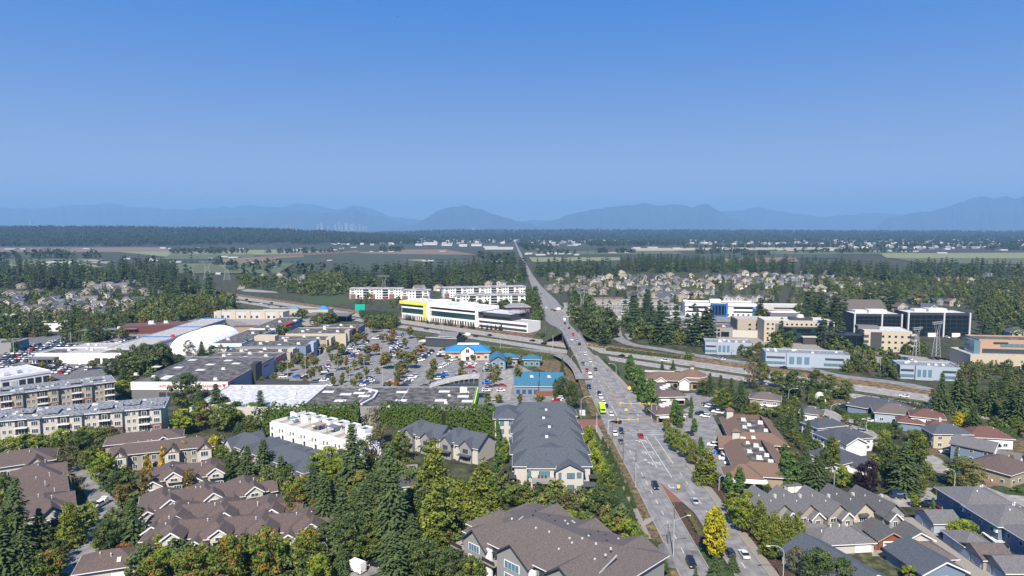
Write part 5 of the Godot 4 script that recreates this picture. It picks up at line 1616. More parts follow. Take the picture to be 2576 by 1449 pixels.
func brown_townhouses() -> void:
	# rear rows with half timbered gables
	var t := site("brown_roof_row", "two storey town houses with plain brown roof, rear row beside the cream apartments", "town houses",cg(B1,1130,130,6),cg(B1,1760,60,6))
	block(t,0,-5,25,10,6.0,2.4, "h", "taupe", "roof_brown",0.7)
	dormer(t,6.5,-0.5,3.2,5.0,3.0,2.2,1.8, "taupe", "roof_brown")
	row(t, "f",-3,-6,16,12,5,[4.4,1.6],1.5,1.5,2)
	pipes(t,[Vector3(-6,8.3,-5),Vector3(-2,8.2,-6),Vector3(2,8.0,-4),Vector3(8,8.0,-6)])
	t = site("half_timber_row", "two storey town houses with brown roof and half-timbered gable bays at both ends", "town houses",cg(B1,1165,240,6),cg(B1,2070,150,6))
	block(t,0,-5,34,10,6.0,2.4, "h", "taupe", "roof_brown",0.7)
	for x in [-13.0,14.0,3.5]:
		block(t,x,0.6,4.6,4.0,6.0,2.2, "g", "offwhite", "roof_brown",0.5)
		barge(t,x,3.1,4.6,6.0,2.2,0.5, "wood")
		var b := MB.new()
		for k in 3: b.beam(Vector3(x - 1.2 + k * 1.2,6.0,2.68),Vector3(x - 1.2 + k * 1.2,6.9 + (0.9 if k == 1 else 0.0),2.68),0.16,0.1)
		b.beam(Vector3(x - 2.2,5.95,2.68),Vector3(x + 2.2,5.95,2.68),0.1,0.2)
		obj("timber_frame",b.mesh(M.wood),t)
		win(t,Vector3(x,4.4,2.64),2.6,1.8,0,3)
		win(t,Vector3(x,1.4,2.64),2.6,1.9,0,3)
	row(t, "f",-4,-6,12,12,4,[4.3,1.5],1.5,1.6,2)
	row(t, "f",8.8,-6,6,12,2,[4.3,1.5],1.5,1.6,2)
	pipes(t,[Vector3(-8,8.3,-5),Vector3(-5,8.1,-6),Vector3(-4,8.1,-6),Vector3(1,8.3,-5),Vector3(7,8.1,-6),Vector3(11,8.2,-5)])
	# left pair of hipped buildings
	t = thing("hipped_brown_house", "brown hipped town house with half-timbered gable beside the yellow-green trees", "town houses",Vector3(-165,0,-222),0.55)
	block(t,0,-7,20,13,5.8,3.2, "h", "offwhite", "roof_brown",0.7)
	block(t,5,0.6,6,4,5.8,2.6, "g", "offwhite", "roof_brown",0.5)
	barge(t,5,3.1,6,5.8,2.6,0.5, "wood")
	win(t,Vector3(5,4.0,2.64),3.0,1.8,0,3)
	win(t,Vector3(-4,3.8,0.05),2.0,1.6,0,2)
	pipes(t,[Vector3(-3,8.6,-6),Vector3(0,8.9,-7),Vector3(3,8.3,-5),Vector3(5,8.3,-8)])
	t = thing("stepped_brown_row", "long brown roofed town house row with crossing ridges beside the curving lane", "town houses",Vector3(-129,0,-184),0.64)
	for i in 3:
		block(t,-0.8,-7 - i * 15.5,11 + (i % 2),15.4,5.8 - 0.05 * i,2.8 + 0.3 * i, "s" if i == 1 else "h", "offwhite", "roof_brown",0.7)
		block(t,-0.8,-7 - i * 15.5,14,7,5.4,2.8, "s", "offwhite", "roof_brown",0.6)
	block(t,0.5,0.8,6.4,4,5.6,2.8, "g", "offwhite", "roof_brown",0.6)
	barge(t,0.5,3.4,6.4,5.6,2.8,0.6, "wood")
	win(t,Vector3(0.5,3.8,2.84),3.0,1.8,0,3)
	pipes(t,[Vector3(-2,8.3,-8),Vector3(1,8.2,-5),Vector3(2,7.9,-12),Vector3(0,8.6,-18),Vector3(-2,8.6,-24),Vector3(1.5,8.3,-27),Vector3(-1,8.9,-36),Vector3(1.0,8.6,-41)])
	# four rows of single storey homes with dormers and garages
	var rows := [[1470,500,2310,415,7, "first from the half-timbered row"],[1410,800,2680,600,10, "with the long front window strip"],[1470,940,2900,835,11, "with three white dormers above garage doors"],[1420,1110,3290,985,13, "nearest the bottom row of tall trees"]]
	for k in 4:
		var e: Array = rows[k]
		var A := cg(B1,e[0],e[1],4.2)
		var Z := cg(B1,e[2],e[3],4.2)
		t = site("brown_home_row", "brown hipped homes with white trim, row " + e[5], "town houses",A,Z)
		var L := Vector2(A.x - Z.x,A.z - Z.z).length()
		block(t,0,-7,L,12,4.0,2.4, "h", "offwhite", "roof_brown",0.8)
		var n := int(L / 11)
		for i in n:
			var x := -L / 2 + (i + 0.5) * L / n
			block(t,x,-6.4,8.0,14,4.15,2.9, "h", "offwhite", "roof_brown",0.7)
			dormer(t,x + 2.2,-0.6,3.6,4.6,5.0,1.7,1.7, "offwhite", "roof_brown",2)
			block(t,x - 3.6,0.8,5.0,5,3.4,1.7, "g", "offwhite", "roof_brown",0.6)
			barge(t,x - 3.6,3.9,5.0,3.4,1.7,0.6)
			garage_door(t,Vector3(x - 3.6,1.3,3.4),4.0,2.3)
			win(t,Vector3(x + 3.2,1.9,1.7),2.4,1.4,0,3)
			pipes(t,[Vector3(x + R(-3,3),6.2,-6 + R(-2,2)),Vector3(x + R(-3,3),6.0,-8 + R(-2,2))], "pale_metal")
			var sk := part(t, "roof_skylight", "offwhite",Vector3(x - 1.6,5.6,-3.0),Vector3(0.8,0.14,1.2))
			sk.rotation.x = 0.38
		row(t, "f",0,-7,L,13,n * 3,[2.2],1.8,1.2,2)
		row(t, "r",0,-7,L,13,2,[2.2],1.6,1.3,2)
		block(t,L / 2 - 1,-5,8,6,3.6,2.0, "s", "offwhite", "roof_brown",0.7)
	t = thing("brown_gatehouse", "small brown hipped house beside the orange flower bed", "house",cg(B1,1080,1520),0.35)
	block(t,0,-5,13,9,3.2,2.8, "h", "offwhite", "roof_brown",0.8)
	pipes(t,[Vector3(0.5,5.2,-3),Vector3(-2,5.4,-4)], "pale_metal")
	var sk2 := part(t, "roof_skylight", "offwhite",Vector3(2.4,4.7,-1.6),Vector3(0.9,0.14,1.4))
	sk2.rotation.x = 0.55
	win(t,Vector3(-3,1.8,0.55),2.0,1.3,0,2)
	garage_door(t,Vector3(3,1.3,0.56),4.0,2.3)

func white_terrace() -> void:
	# white cubes with roof decks,then the slate row in front of them
	var t := site("white_cube_terrace", "white modern terrace of flat roofed cubes with roof decks and grey porches", "town houses",Vector3(-95,0,-264),Vector3(-57.7,0,-238))
	var L := 45.4
	var n := 7
	for i in n:
		var x := -L / 2 + (i + 0.5) * L / n
		var w := L / n - 0.06
		part(t, "wall", "white",Vector3(x,3.9,-6),Vector3(w,7.8,12))
		part(t, "front_bay", "white",Vector3(x - w * 0.2,4.3,0.5),Vector3(w * 0.5,8.6,1.2))
		part(t, "roof_deck", "taupe",Vector3(x,7.86,-4.6),Vector3(w - 0.4,0.12,8.6))
		part(t, "deck_parapet", "white",Vector3(x,8.4,-0.12),Vector3(w,1.1,0.24))
		part(t, "party_parapet", "white",Vector3(x - w / 2 + 0.12,8.4,-4.8),Vector3(0.24,1.1,9))
		# stair box with a sunk dark roof
		part(t, "stair_box", "white",Vector3(x + w * 0.12,9.2,-9.6),Vector3(w * 0.64,2.8,4.4))
		for sx in [-1.0,1.0]: part(t, "stair_parapet", "white",Vector3(x + w * 0.12 + sx * w * 0.29,10.9,-9.6),Vector3(0.3,0.7,4.4))
		for sz in [-1.0,1.0]: part(t, "stair_parapet", "white",Vector3(x + w * 0.12,10.9,-9.6 + sz * 2.05),Vector3(w * 0.56,0.7,0.3))
		part(t, "stair_roof", "charcoal",Vector3(x + w * 0.12,10.66,-9.6),Vector3(w * 0.52,0.1,3.6))
		part(t, "stair_door_canopy", "charcoal",Vector3(x - w * 0.34,10.0,-9.0),Vector3(w * 0.26,0.18,3.0))
		win(t,Vector3(x - w * 0.2,6.6,1.14),0.9,1.3,0,1, "white")
		win(t,Vector3(x - w * 0.2,4.0,1.14),1.3,1.9,0,1, "white")
		win(t,Vector3(x + w * 0.3,6.0,0.04),0.8,1.3,0,1, "white")
		part(t, "string_course", "mid_grey",Vector3(x,5.2,0.05),Vector3(w,0.16,0.16))
		part(t, "porch_wall", "beige",Vector3(x + w * 0.1,1.3,2.2),Vector3(w * 0.3,2.6,2.6))
		var b := MB.new()
		hip(b,x,2.3,w * 0.8,3.6,2.6,0.9,0.25)
		obj("porch_roof",b.mesh(M.roof_slate),t)
	for e in [[0.6, "sky_glass"]]: part(t, "terrace_end_band", "charcoal",Vector3(L / 2 + 0.04,5.4,-6),Vector3(0.1,0.6,10))
	var s := thing("garden_umbrella", "turquoise umbrella on a white roof deck", "umbrella",t.to_global(Vector3(-16,7.95,-5)))
	var u := MB.new()
	for k in 8:
		var p := TAU * k / 8
		var q := TAU * (k + 1) / 8
		u.tri(Vector3(0,2.9,0),Vector3(cos(q) * 1.7,2.1,sin(q) * 1.7),Vector3(cos(p) * 1.7,2.1,sin(p) * 1.7))
	obj("canopy",u.mesh(M.teal_wall),s)
	part(s, "pole", "metal",Vector3(0,1.4,0),Vector3(0.08,2.8,0.08))
	s = thing("roof_gazebo", "beige canopy on posts standing on a white roof deck", "gazebo",t.to_global(Vector3(0,7.95,-4.5)),t.rotation.y)
	part(s, "canopy", "tan",Vector3(0,2.5,0),Vector3(4.4,0.2,4.2))
	for x in [-2.0,2.0]:
		for z in [-1.9,1.9]: part(s, "post", "offwhite",Vector3(x,1.2,z),Vector3(0.12,2.4,0.12))
	s = thing("grey_gazebo", "dark grey canopy on posts standing on a white roof deck", "gazebo",t.to_global(Vector3(7.5,7.95,-6)),t.rotation.y)
	part(s, "canopy", "mid_grey",Vector3(0,2.6,0),Vector3(4.2,0.2,4.2))
	for x in [-2.0,2.0]:
		for z in [-2.0,2.0]: part(s, "post", "charcoal",Vector3(x,1.25,z),Vector3(0.12,2.5,0.12))
	t = site("slate_roof_terrace", "long slate grey pitched roof row in front of the white cube terrace", "town houses",Vector3(-106,0,-246),Vector3(-66,0,-213))
	block(t,-14,-5,24,11,6.2,3.4, "h", "offwhite", "roof_slate",0.6)
	block(t,12.5,-5,27,11.6,6.6,3.6, "h", "offwhite", "roof_slate",0.6)
	for x in [-20.0,-8.0,6.0,20.0]: block(t,x,-4.6,6,13,5.9,3.0, "g", "offwhite", "roof_slate",0.5)
	row(t, "f",0,-5,50,11,8,[4.4],1.6,1.4,2)
	row(t, "r",12.5,-5,27,11.6,2,[4.4,1.8],1.2,1.4,1)
	# slate roofs beyond the cedars
	t = site("slate_gable_terrace", "slate roofed town houses with stepped gables below the tall hedge", "town houses",g(985,1118),g(1240,1172))
	var LL := 36.0
	for i in 4:
		var x := -LL / 2 + (i + 0.5) * LL / 4 * 1.0
		block(t,x,-5 + (i % 2) * 0.8,LL / 4 + 0.6,12,6.4 - i * 0.12,3.6, "s" if i % 2 else "h", "offwhite", "roof_slate",0.6)
		block(t,x,0.2,5,5,6.0,2.4, "g", "grey_wall", "roof_slate",0.5)
		win(t,Vector3(x,4.4,2.75),2.2,1.5,0,2, "charcoal")
		win(t,Vector3(x,1.7,2.75),2.0,1.6,0,2, "charcoal")
		part(t, "porch_roof", "roof_slate",Vector3(x,3.1,3.6),Vector3(5.4,0.25,1.8))
	t = thing("white_end_house", "white cube house seen through the conifers", "house",cg(B2,1170,420),0.6)
	part(t, "wall", "white",Vector3(0,5,-4),Vector3(7,10,8))
	part(t, "stair_box", "white",Vector3(0.5,11.2,-5),Vector3(3.4,2.4,3.4))
	win(t,Vector3(0.6,7.4,0.06),2.6,1.4,0,2, "charcoal")
	win(t,Vector3(0.6,4.0,0.06),2.6,1.4,0,2, "charcoal")
	t = thing("white_garden_house", "small white house with navy roof between the conifers", "house",cg(B2,1500,690),0.2)
	block(t,0,-4,8,8,4.4,2.4, "h", "white", "roof_navy",0.5)
	win(t,Vector3(0,2.4,0.06),2.4,1.4,0,2)

func slate_centre() -> void:
	# three storey slate roofed block running away beside the main road
	var t := thing("slate_roof_block", "long three storey town house block with slate roofs beside the main road", "town houses",Vector3(12.8,0,-209.5))
	block(t,0,-36,20,68,9.4,3.2, "h", "offwhite", "roof_slate",0.8)
	for i in 6:
		var z := -6.0 - i * 11.4
		block(t,0,z,24.0 + (i % 2) * 1.6,9.4,9.5 + 0.05 * i,4.4, "h", "offwhite", "roof_slate",0.7)
		for sx in [-1.0,1.0]:
			part(t, "balcony", "dark_grey",Vector3(sx * 12.6,6.6,z + 5.6),Vector3(2.2,0.3,3.2))
			part(t, "balcony", "dark_grey",Vector3(sx * 12.6,3.4,z + 5.6),Vector3(2.2,0.3,3.2))
			part(t, "pier", "brick",Vector3(sx * 13.3,1.7,z + 4.2),Vector3(0.7,3.4,0.7))
		row(t, "l",0,z,24.0 + (i % 2) * 1.6,7.5,2,[8.0,5.0,1.9],1.2,1.5,1, "charcoal", "sky_glass")
		row(t, "r",0,z,24.0 + (i % 2) * 1.6,7.5,2,[8.0,5.0,1.9],1.2,1.5,1, "charcoal", "sky_glass")
	# camera-facing end
	block(t,5.2,-1.0,8.6,6,9.2,2.2, "g", "offwhite", "roof_slate",0.6)
	block(t,-3.6,-2.2,8,5.0,9.4,1.8, "h", "offwhite", "roof_slate",0.6)
	for e in [[2.2,7.4,0.9,2.4],[5.6,7.6,2.4,1.8],[8.2,7.8,1.4,1.8],[2.2,3.0,0.9,1.4],[5.6,3.9,2.2,1.6],[8.2,3.6,1.4,1.5]]: win(t,Vector3(e[0],e[1],2.06),e[2],e[3],0,2 if e[2] > 2 else 1, "charcoal", "sky_glass")
	for e in [[-7.4,7.6,1.2,1.9],[-2.6,7.4,3.4,2.2],[-7.4,4.4,1.1,1.4],[-10.0,7.4,0.9,2.4],[-10.0,4.6,0.9,1.8]]: win(t,Vector3(e[0],e[1],0.36 if e[0] > -7.6 else -1.5),e[2],e[3],0,1, "charcoal", "sky_glass")
	part(t, "end_wall", "white",Vector3(-9.2,4.7,-2.6),Vector3(2.6,9.2,2.0))
	part(t, "balcony_front", "grey_wall",Vector3(-3.0,5.9,1.4),Vector3(7.0,1.2,3.0))
	for x in [-6.0,0.4]: part(t, "pier", "brick",Vector3(x,2.3,2.8),Vector3(0.9,4.6,0.9))
	part(t, "lower_terrace", "charcoal",Vector3(-2.8,2.6,0.7),Vector3(5.4,4.4,0.4))
	part(t, "terrace_rail", "grey_wall",Vector3(-2.8,3.1,2.7),Vector3(5.6,0.9,0.15))
	part(t, "brick_base", "brick",Vector3(-0.5,0.7,1.6),Vector3(22,1.4,1.4))
	part(t, "side_canopy", "roof_slate",Vector3(11.2,4.6,1.0),Vector3(4.6,0.35,4.0))
	for i in 3: part(t, "deck_chair", "maroon",Vector3(-4.4 + i * 1.1,7.0,1.0),Vector3(0.6,0.8,0.6))
	# rear left wing
	block(t,-14.5,-60,10,16,10.4,2.8, "h", "offwhite", "roof_slate",0.8)
	row(t, "f",-15,-60,7,16,2,[8.6,5.4,2.2],1.6,1.8,1, "charcoal", "sky_glass")
	for i in 4:
		part(t, "roof_turbine", "white",Vector3(-1.0 + (i % 2) * 1.5,14.0,-17.4 - i * 11.4),Vector3(0.9,1.0,0.9))
	for i in 26:
		var x := R(-9,9)
		part(t, "roof_vent", "charcoal",Vector3(x,13.0 - absf(x) * 0.2,-6.0 - 11.4 * (i % 6) + R(-1.5,1.5)),Vector3(0.3,0.5,0.3))
	# broad taupe roofs at the bottom edge
	var ang := deg_to_rad(-45.0)
	t = thing("taupe_roof_block", "large apartment block with broad taupe-brown crossing roofs at the side street", "apartments",Vector3(-0.3,0,-162),ang)
	# local x = towards lower right of the picture,local z = towards lower left
	block(t,11,-6.5,42,24,9.0,3.6, "h", "grey_wall", "roof_taupe",0.9)
	for e in [[-5.0,8.0,8.4],[8.0,10.0,9.1],[23.0,10.0,9.2]]:
		block(t,e[0],3.6,e[1],8,e[2],3.4, "g", "grey_wall", "roof_taupe",0.8)
		barge(t,e[0],8.4,e[1],e[2],3.4,0.8, "dark_grey")
		for y in [7.2,4.2]: win(t,Vector3(e[0],y,7.66),e[1] * 0.5,1.9,0,4, "white", "sky_glass")
		part(t, "white_panel", "white",Vector3(e[0] + e[1] * 0.62,4.6,7.3),Vector3(2.0,7.8,0.5))
		part(t, "balcony", "taupe",Vector3(e[0] - e[1] * 0.7,5.6,7.0),Vector3(4.2,0.3,3.4))
		part(t, "balcony_rail", "charcoal",Vector3(e[0] - e[1] * 0.7,6.3,8.6),Vector3(4.2,0.9,0.1))
		part(t, "balcony_door", "glass",Vector3(e[0] - e[1] * 0.7,6.9,5.6),Vector3(2.4,2.2,0.2))
	block(t,-9.5,-4,8,11,8.6,2.6, "h", "grey_wall", "roof_taupe",0.8)
	for x in [-2.0,11.0,25.0]: block(t,x,-15,10,8,8.9,2.2, "g", "grey_wall", "roof_taupe",0.8)
	block(t,-7.5,-14,9,9,8.2,2.0, "h", "grey_wall", "roof_taupe",0.8)
	row(t, "f",11,-6.5,40,24,7,[7.0,4.0,1.6],1.6,1.5,2, "white", "sky_glass")
	for x in [-1.0,15.0,28.0]: part(t, "roof_seam", "roof_pale",Vector3(x,11.2,-1.6),Vector3(0.22,0.3,8)).rotation.x = 0.29
	for i in 34:
		var z := R(-16,4)
		part(t, "roof_vent", "pale_metal" if i % 3 else "charcoal",Vector3(R(-4,26),12.9 - absf(z + 6.5) * 0.29,z),Vector3(0.35,0.5,0.35))
# a tiled skirt roof round a flat well
func mansard(b: MB,x: float,z: float,w: float,d: float,y: float,inset: float,rise: float,o := 0.8) -> void:
	var e := []
	var i_ := []
	for s in [[-1,1],[1,1],[1,-1],[-1,-1]]:
		e.append(Vector3(x + s[0] * (w / 2 + o),y,z + s[1] * (d / 2 + o)))
		i_.append(Vector3(x + s[0] * (w / 2 - inset),y + rise,z + s[1] * (d / 2 - inset)))
	for k in 4:
		var n := (k + 1) % 4
		b.quad(e[k],i_[k],i_[n],e[n])
		b.quad(i_[k],i_[k] - Vector3(0,rise * 0.55,0),i_[n] - Vector3(0,rise * 0.55,0),i_[n])
		b.quad(e[k] - Vector3(0,0.3,0),e[k],e[n],e[n] - Vector3(0,0.3,0))
	b.quad(e[0],e[1],e[2],e[3])

func skirt_shop(t: Node3D,x: float,z: float,w: float,d: float,h: float,wall: String,roof: String,inset := 4.0,rise := 2.6) -> void:
	part(t, "wall",wall,Vector3(x,h / 2,z),Vector3(w,h,d))
	var b := MB.new()
	mansard(b,x,z,w,d,h,inset,rise)
	obj("roof",b.mesh(M[roof]),t)
	part(t, "roof_well", "roof_gravel",Vector3(x,h + rise * 0.42,z),Vector3(w - inset * 2 + 0.1,0.3,d - inset * 2 + 0.1))
	part(t, "fascia", "trim",Vector3(x,h - 0.35,z),Vector3(w + 1.7,0.24,d + 1.7))

func chimney_tower(t: Node3D,at: Vector3,s: float,h: float) -> void:
	part(t, "roof_tower", "offwhite",at + Vector3(0,h / 2,0),Vector3(s,h,s))
	var b := MB.new()
	hip(b,at.x,at.z,s,s * 1.02,at.y + h,s * 0.4,0.4)
	obj("tower_cap",b.mesh(M.roof_tile),t)

func plaza() -> void:
	var t := site("plaza_restaurant", "long brown tiled restaurant with octagonal roof and cupola", "restaurant",cg(M3,1335,800,4.5),cg(M3,1960,826,4.5))
	block(t,0,-7,32,14,4.5,3.0, "h", "tan", "roof_tile",1.2)
	for x in [-7.5,4.5]:
		block(t,x,0.2,5,3,4.6,1.8, "g", "white", "roof_tile",0.6)
		barge(t,x,2.3,5,4.6,1.8,0.6)
	var b := MB.new()
	var w := MB.new()
	for k in 8:
		var p := TAU * (k + 0.5) / 8
		var q := TAU * (k + 1.5) / 8
		var P := Vector3(cos(p),0,sin(p))
		var Q := Vector3(cos(q),0,sin(q))
		var c := Vector3(9,0,-9)
		b.quad(c + P * 8.2 + Vector3(0,6.2,0),c + P * 1.2 + Vector3(0,9.4,0),c + Q * 1.2 + Vector3(0,9.4,0),c + Q * 8.2 + Vector3(0,6.2,0))
		w.quad(c + P * 7.4,c + P * 7.4 + Vector3(0,6.2,0),c + Q * 7.4 + Vector3(0,6.2,0),c + Q * 7.4)
		w.quad(c + P * 8.2 + Vector3(0,5.9,0),c + P * 8.2 + Vector3(0,6.25,0),c + Q * 8.2 + Vector3(0,6.25,0),c + Q * 8.2 + Vector3(0,5.9,0))
	obj("octagon_roof",b.mesh(M.roof_tile),t)
	obj("octagon_wall",w.mesh(M.white),t)
	chimney_tower(t,Vector3(9,9.2,-9),1.8,1.6)
	part(t, "flat_roof_edge", "offwhite",Vector3(-8,6.6,-12),Vector3(16,0.5,3))
	row(t, "f",0,-7,30,14,9,[1.8],2.2,2.2,1, "maroon", "black_glass")
	for e in [[1475,970,1745,964,4.4,24.0, "brown tiled shop with rooftop ducts beside the slim poplars"],[1475,1146,1735,1136,4.2,17.0, "small brown tiled shop with white canopies at the junction corner"]]:
		t = site("plaza_shop",e[6], "shop",cg(M3,e[0],e[1],e[4]),cg(M3,e[2],e[3],e[4]))
		skirt_shop(t,0,-e[5] / 2,13,e[5],e[4], "tan", "roof_brown",3.0,2.0)
		for i in 3: rooftop_unit(t,Vector3(-2.5 + i * 2.5,e[4] + 1.0,-e[5] * (0.35 + 0.12 * i)),2.2)
		for x in [-3.8,3.4]: part(t, "white_canopy", "white",Vector3(x,3.0,1.4),Vector3(4.4,0.4,1.6))
		row(t, "f",0,-e[5] / 2,13,e[5],4,[1.5],2.2,2.0,1, "charcoal", "black_glass")
	t = thing("plaza_strip", "long shop strip with tan tiled skirt roof and white roof towers", "store",Vector3(82.5,0,-216),-0.17)
	skirt_shop(t,0,-18,17,34,4.2, "tan", "roof_tile",4.4,3.0)
	skirt_shop(t,4.5,-52,19,34,4.3, "tan", "roof_tile",4.4,3.0)
	block(t,-7,-2,10,8,3.9,3.2, "h", "tan", "roof_tile",1.2)
	block(t,-6,-34,8,7,4.0,2.8, "s", "tan", "roof_tile",1.0)
	part(t, "canopy", "white",Vector3(-6,3.6,3.4),Vector3(12,0.5,3.0))
	for i in 4: part(t, "canopy_column", "offwhite",Vector3(-11 + i * 3.4,1.7,4.4),Vector3(0.5,3.4,0.5))
	part(t, "orange_banner", "orange",Vector3(-8.4,1.6,4.7),Vector3(0.8,2.0,0.1))
	chimney_tower(t,Vector3(-4.5,4.6,-34),2.6,4.4)
	chimney_tower(t,Vector3(-2.5,4.6,-64),2.6,4.4)
	for i in 16: rooftop_unit(t,Vector3(R(-3,5) + (4 if i > 7 else 0),5.6,-9 - i * 3.4),R(1.2,2.0), "pale_metal")
	row(t, "l",0,-18,17,34,6,[1.6],3.0,2.2,1, "charcoal", "black_glass")
	t = thing("teal_awning", "dark shade awning with teal stripe beside the plaza strip", "awning",cg(B3,2130,190),0.5)
	part(t, "cloth", "charcoal",Vector3(0,2.8,0),Vector3(7,0.2,5))
	part(t, "teal_stripe", "teal_wall",Vector3(0,2.95,0.5),Vector3(5.5,0.12,1.2))
	for x in [-3.3,3.3]:
		for z in [-2.2,2.2]: part(t, "post", "metal",Vector3(x,1.35,z),Vector3(0.12,2.7,0.12))

func house(called: String,label: String,at: Vector3,turn: float,w: float,d: float,h: float,rise: float,kind: String,wall: String,roof: String,nwin := 3) -> Node3D:
	var t := thing(called,label, "house",at,turn)
	block(t,0,-d / 2,w,d,h,rise,kind,wall,roof,0.6)
	if kind == "g": barge(t,0,0.6,w,h,rise,0.6)
	var ys := [1.6] if h < 4.5 else [h - 1.4,1.6]
	row(t, "f",0,-d / 2,w,d,nwin,ys,1.6,1.3,2)
	row(t, "l",0,-d / 2,w,d,3,ys,1.2,1.2,1)
	row(t, "r",0,-d / 2,w,d,3,ys,1.2,1.2,1)
	pipes(t,[Vector3(w * 0.15,h + rise * 0.75,-d * 0.4)], "pale_metal")
	return t

func houses_right() -> void:
	var t := house("navy_roof_house", "low house with long dark navy roof beside the straw verge",cg(M4,1090,1160),-0.8,24,11,3.6,3.0, "h", "blue_wall", "roof_navy",5)
	block(t,-7,1.4,8,6,3.4,2.4, "h", "blue_wall", "roof_navy",0.6)
	t = house("tan_roof_house", "house with tan hipped roof beside the clipped hedge",cg(M4,1280,1245),-0.35,16,12,4.2,3.2, "h", "pale_blue", "roof_taupe")
	t = house("red_roof_house", "white two storey house with dull red hipped roofs and lower wing",cg(M4,1600,1330),-0.45,12,10,6.0,2.6, "h", "white", "roof_red")
	block(t,-6,-2,10,8,3.4,2.4, "h", "blue_wall", "roof_red",0.6)
	block(t,4,2.2,9,7,3.6,2.6, "h", "white", "roof_red",0.6)
	part(t, "chimney", "offwhite",Vector3(4,6.6,3),Vector3(0.9,1.6,0.9))
	t = house("cream_house", "cream two storey house with slate hipped roof above the dry lawn",cg(B4,1850,168),-0.06,14,9,5.6,2.8, "h", "cream", "roof_slate",3)
	part(t, "door", "white",Vector3(1.0,1.1,0.1),Vector3(1.2,2.1,0.15))
	t = house("maroon_roof_house", "house with maroon hipped roofs behind the blue gabled house",cg(B4,2240,165),-0.2,15,10,4.0,3.0, "h", "white", "roof_red")
	block(t,-10,2,8,6,3.0,1.8, "h", "pale_blue", "roof_red",0.5)
	t = house("blue_gable_house", "blue house with dark roof and white gable end, lower wing in front",cg(B4,2290,330),0.72,9,13,5.8,2.4, "g", "blue_wall", "roof_grey",3)
	part(t, "white_gable_front", "white",Vector3(0,2.9,0.08),Vector3(9.1,5.8,0.12))
	block(t,1,3.4,7,7,3.4,2.0, "g", "white", "roof_grey",0.6)
	t = house("brown_roof_house", "house with broad brown hipped roof at the pickup drive",cg(B4,2560,520),0.5,16,14,4.2,3.4, "h", "tan", "roof_brown",4)
	part(t, "chimney", "brick",Vector3(3,6.8,-5),Vector3(1.0,2.0,1.0))
	t = house("slate_hip_house", "white house with slate blue hipped roof beside the curving street",cg(M4,640,1400),0.3,14,9,5.0,2.4, "h", "white", "roof_navy")
	t = house("slate_gable_house", "white house with slate blue roofs and white front gable",cg(B4,850,205),0.25,18,11,5.0,2.8, "h", "white", "roof_navy",4)
	block(t,-2,1.2,9,6,4.8,2.2, "g", "white", "roof_navy",0.6)
	barge(t,-2,4.8,9,4.8,2.2,0.6)
	t = house("slate_low_house", "low house with crossing slate blue roofs behind the purple tree",cg(B4,850,400),0.5,13,14,3.6,3.2, "h", "white", "roof_navy")
	block(t,2,2,7,6,3.2,2.2, "g", "white", "roof_navy",0.6)
	t = house("grey_deck_house", "grey hip roofed house with stepped white decks among conifers",cg(M3,2540,1120),-0.4,13,10,5.4,2.6, "h", "taupe", "roof_taupe")
	for i in 3: part(t, "deck_edge", "white",Vector3(2 - i * 0.5,3.4 - i * 1.0,2.0 + i * 2.2),Vector3(8,0.4,2.4))
	t = house("white_small_house", "small house with white wall beside the round rust bush",cg(M4,430,1225),-0.5,9,8,3.4,2.2, "h", "white", "roof_charcoal",2)
	# arched white tent
	t = thing("storage_tent", "white arched storage tent on dry grass", "tent",cg(M4,530,1052),-0.35)
	var b := MB.new()
	for k in 10:
		var p := PI * k / 10
		var q := PI * (k + 1) / 10
		b.quad(Vector3(-cos(p) * 2.6,sin(p) * 4.2,0),Vector3(-cos(p) * 2.6,sin(p) * 4.2,-9),Vector3(-cos(q) * 2.6,sin(q) * 4.2,-9),Vector3(-cos(q) * 2.6,sin(q) * 4.2,0))
		b.tri(Vector3(0,0,-9),Vector3(-cos(p) * 2.6,sin(p) * 4.2,-9),Vector3(-cos(q) * 2.6,sin(q) * 4.2,-9))
		if k < 4 or k > 6: b.tri(Vector3(-2.0 if k < 4 else 2.0,0,0),Vector3(-cos(p) * 2.6,sin(p) * 4.2,0),Vector3(-cos(q) * 2.6,sin(q) * 4.2,0))
	obj("fabric",b.mesh(M.membrane),t)
	part(t, "door_flap", "mid_grey",Vector3(-1.1,1.5,0.06),Vector3(1.0,3.0,0.08))
	part(t, "base_rail", "metal",Vector3(0,0.1,-4.5),Vector3(5.3,0.2,9))

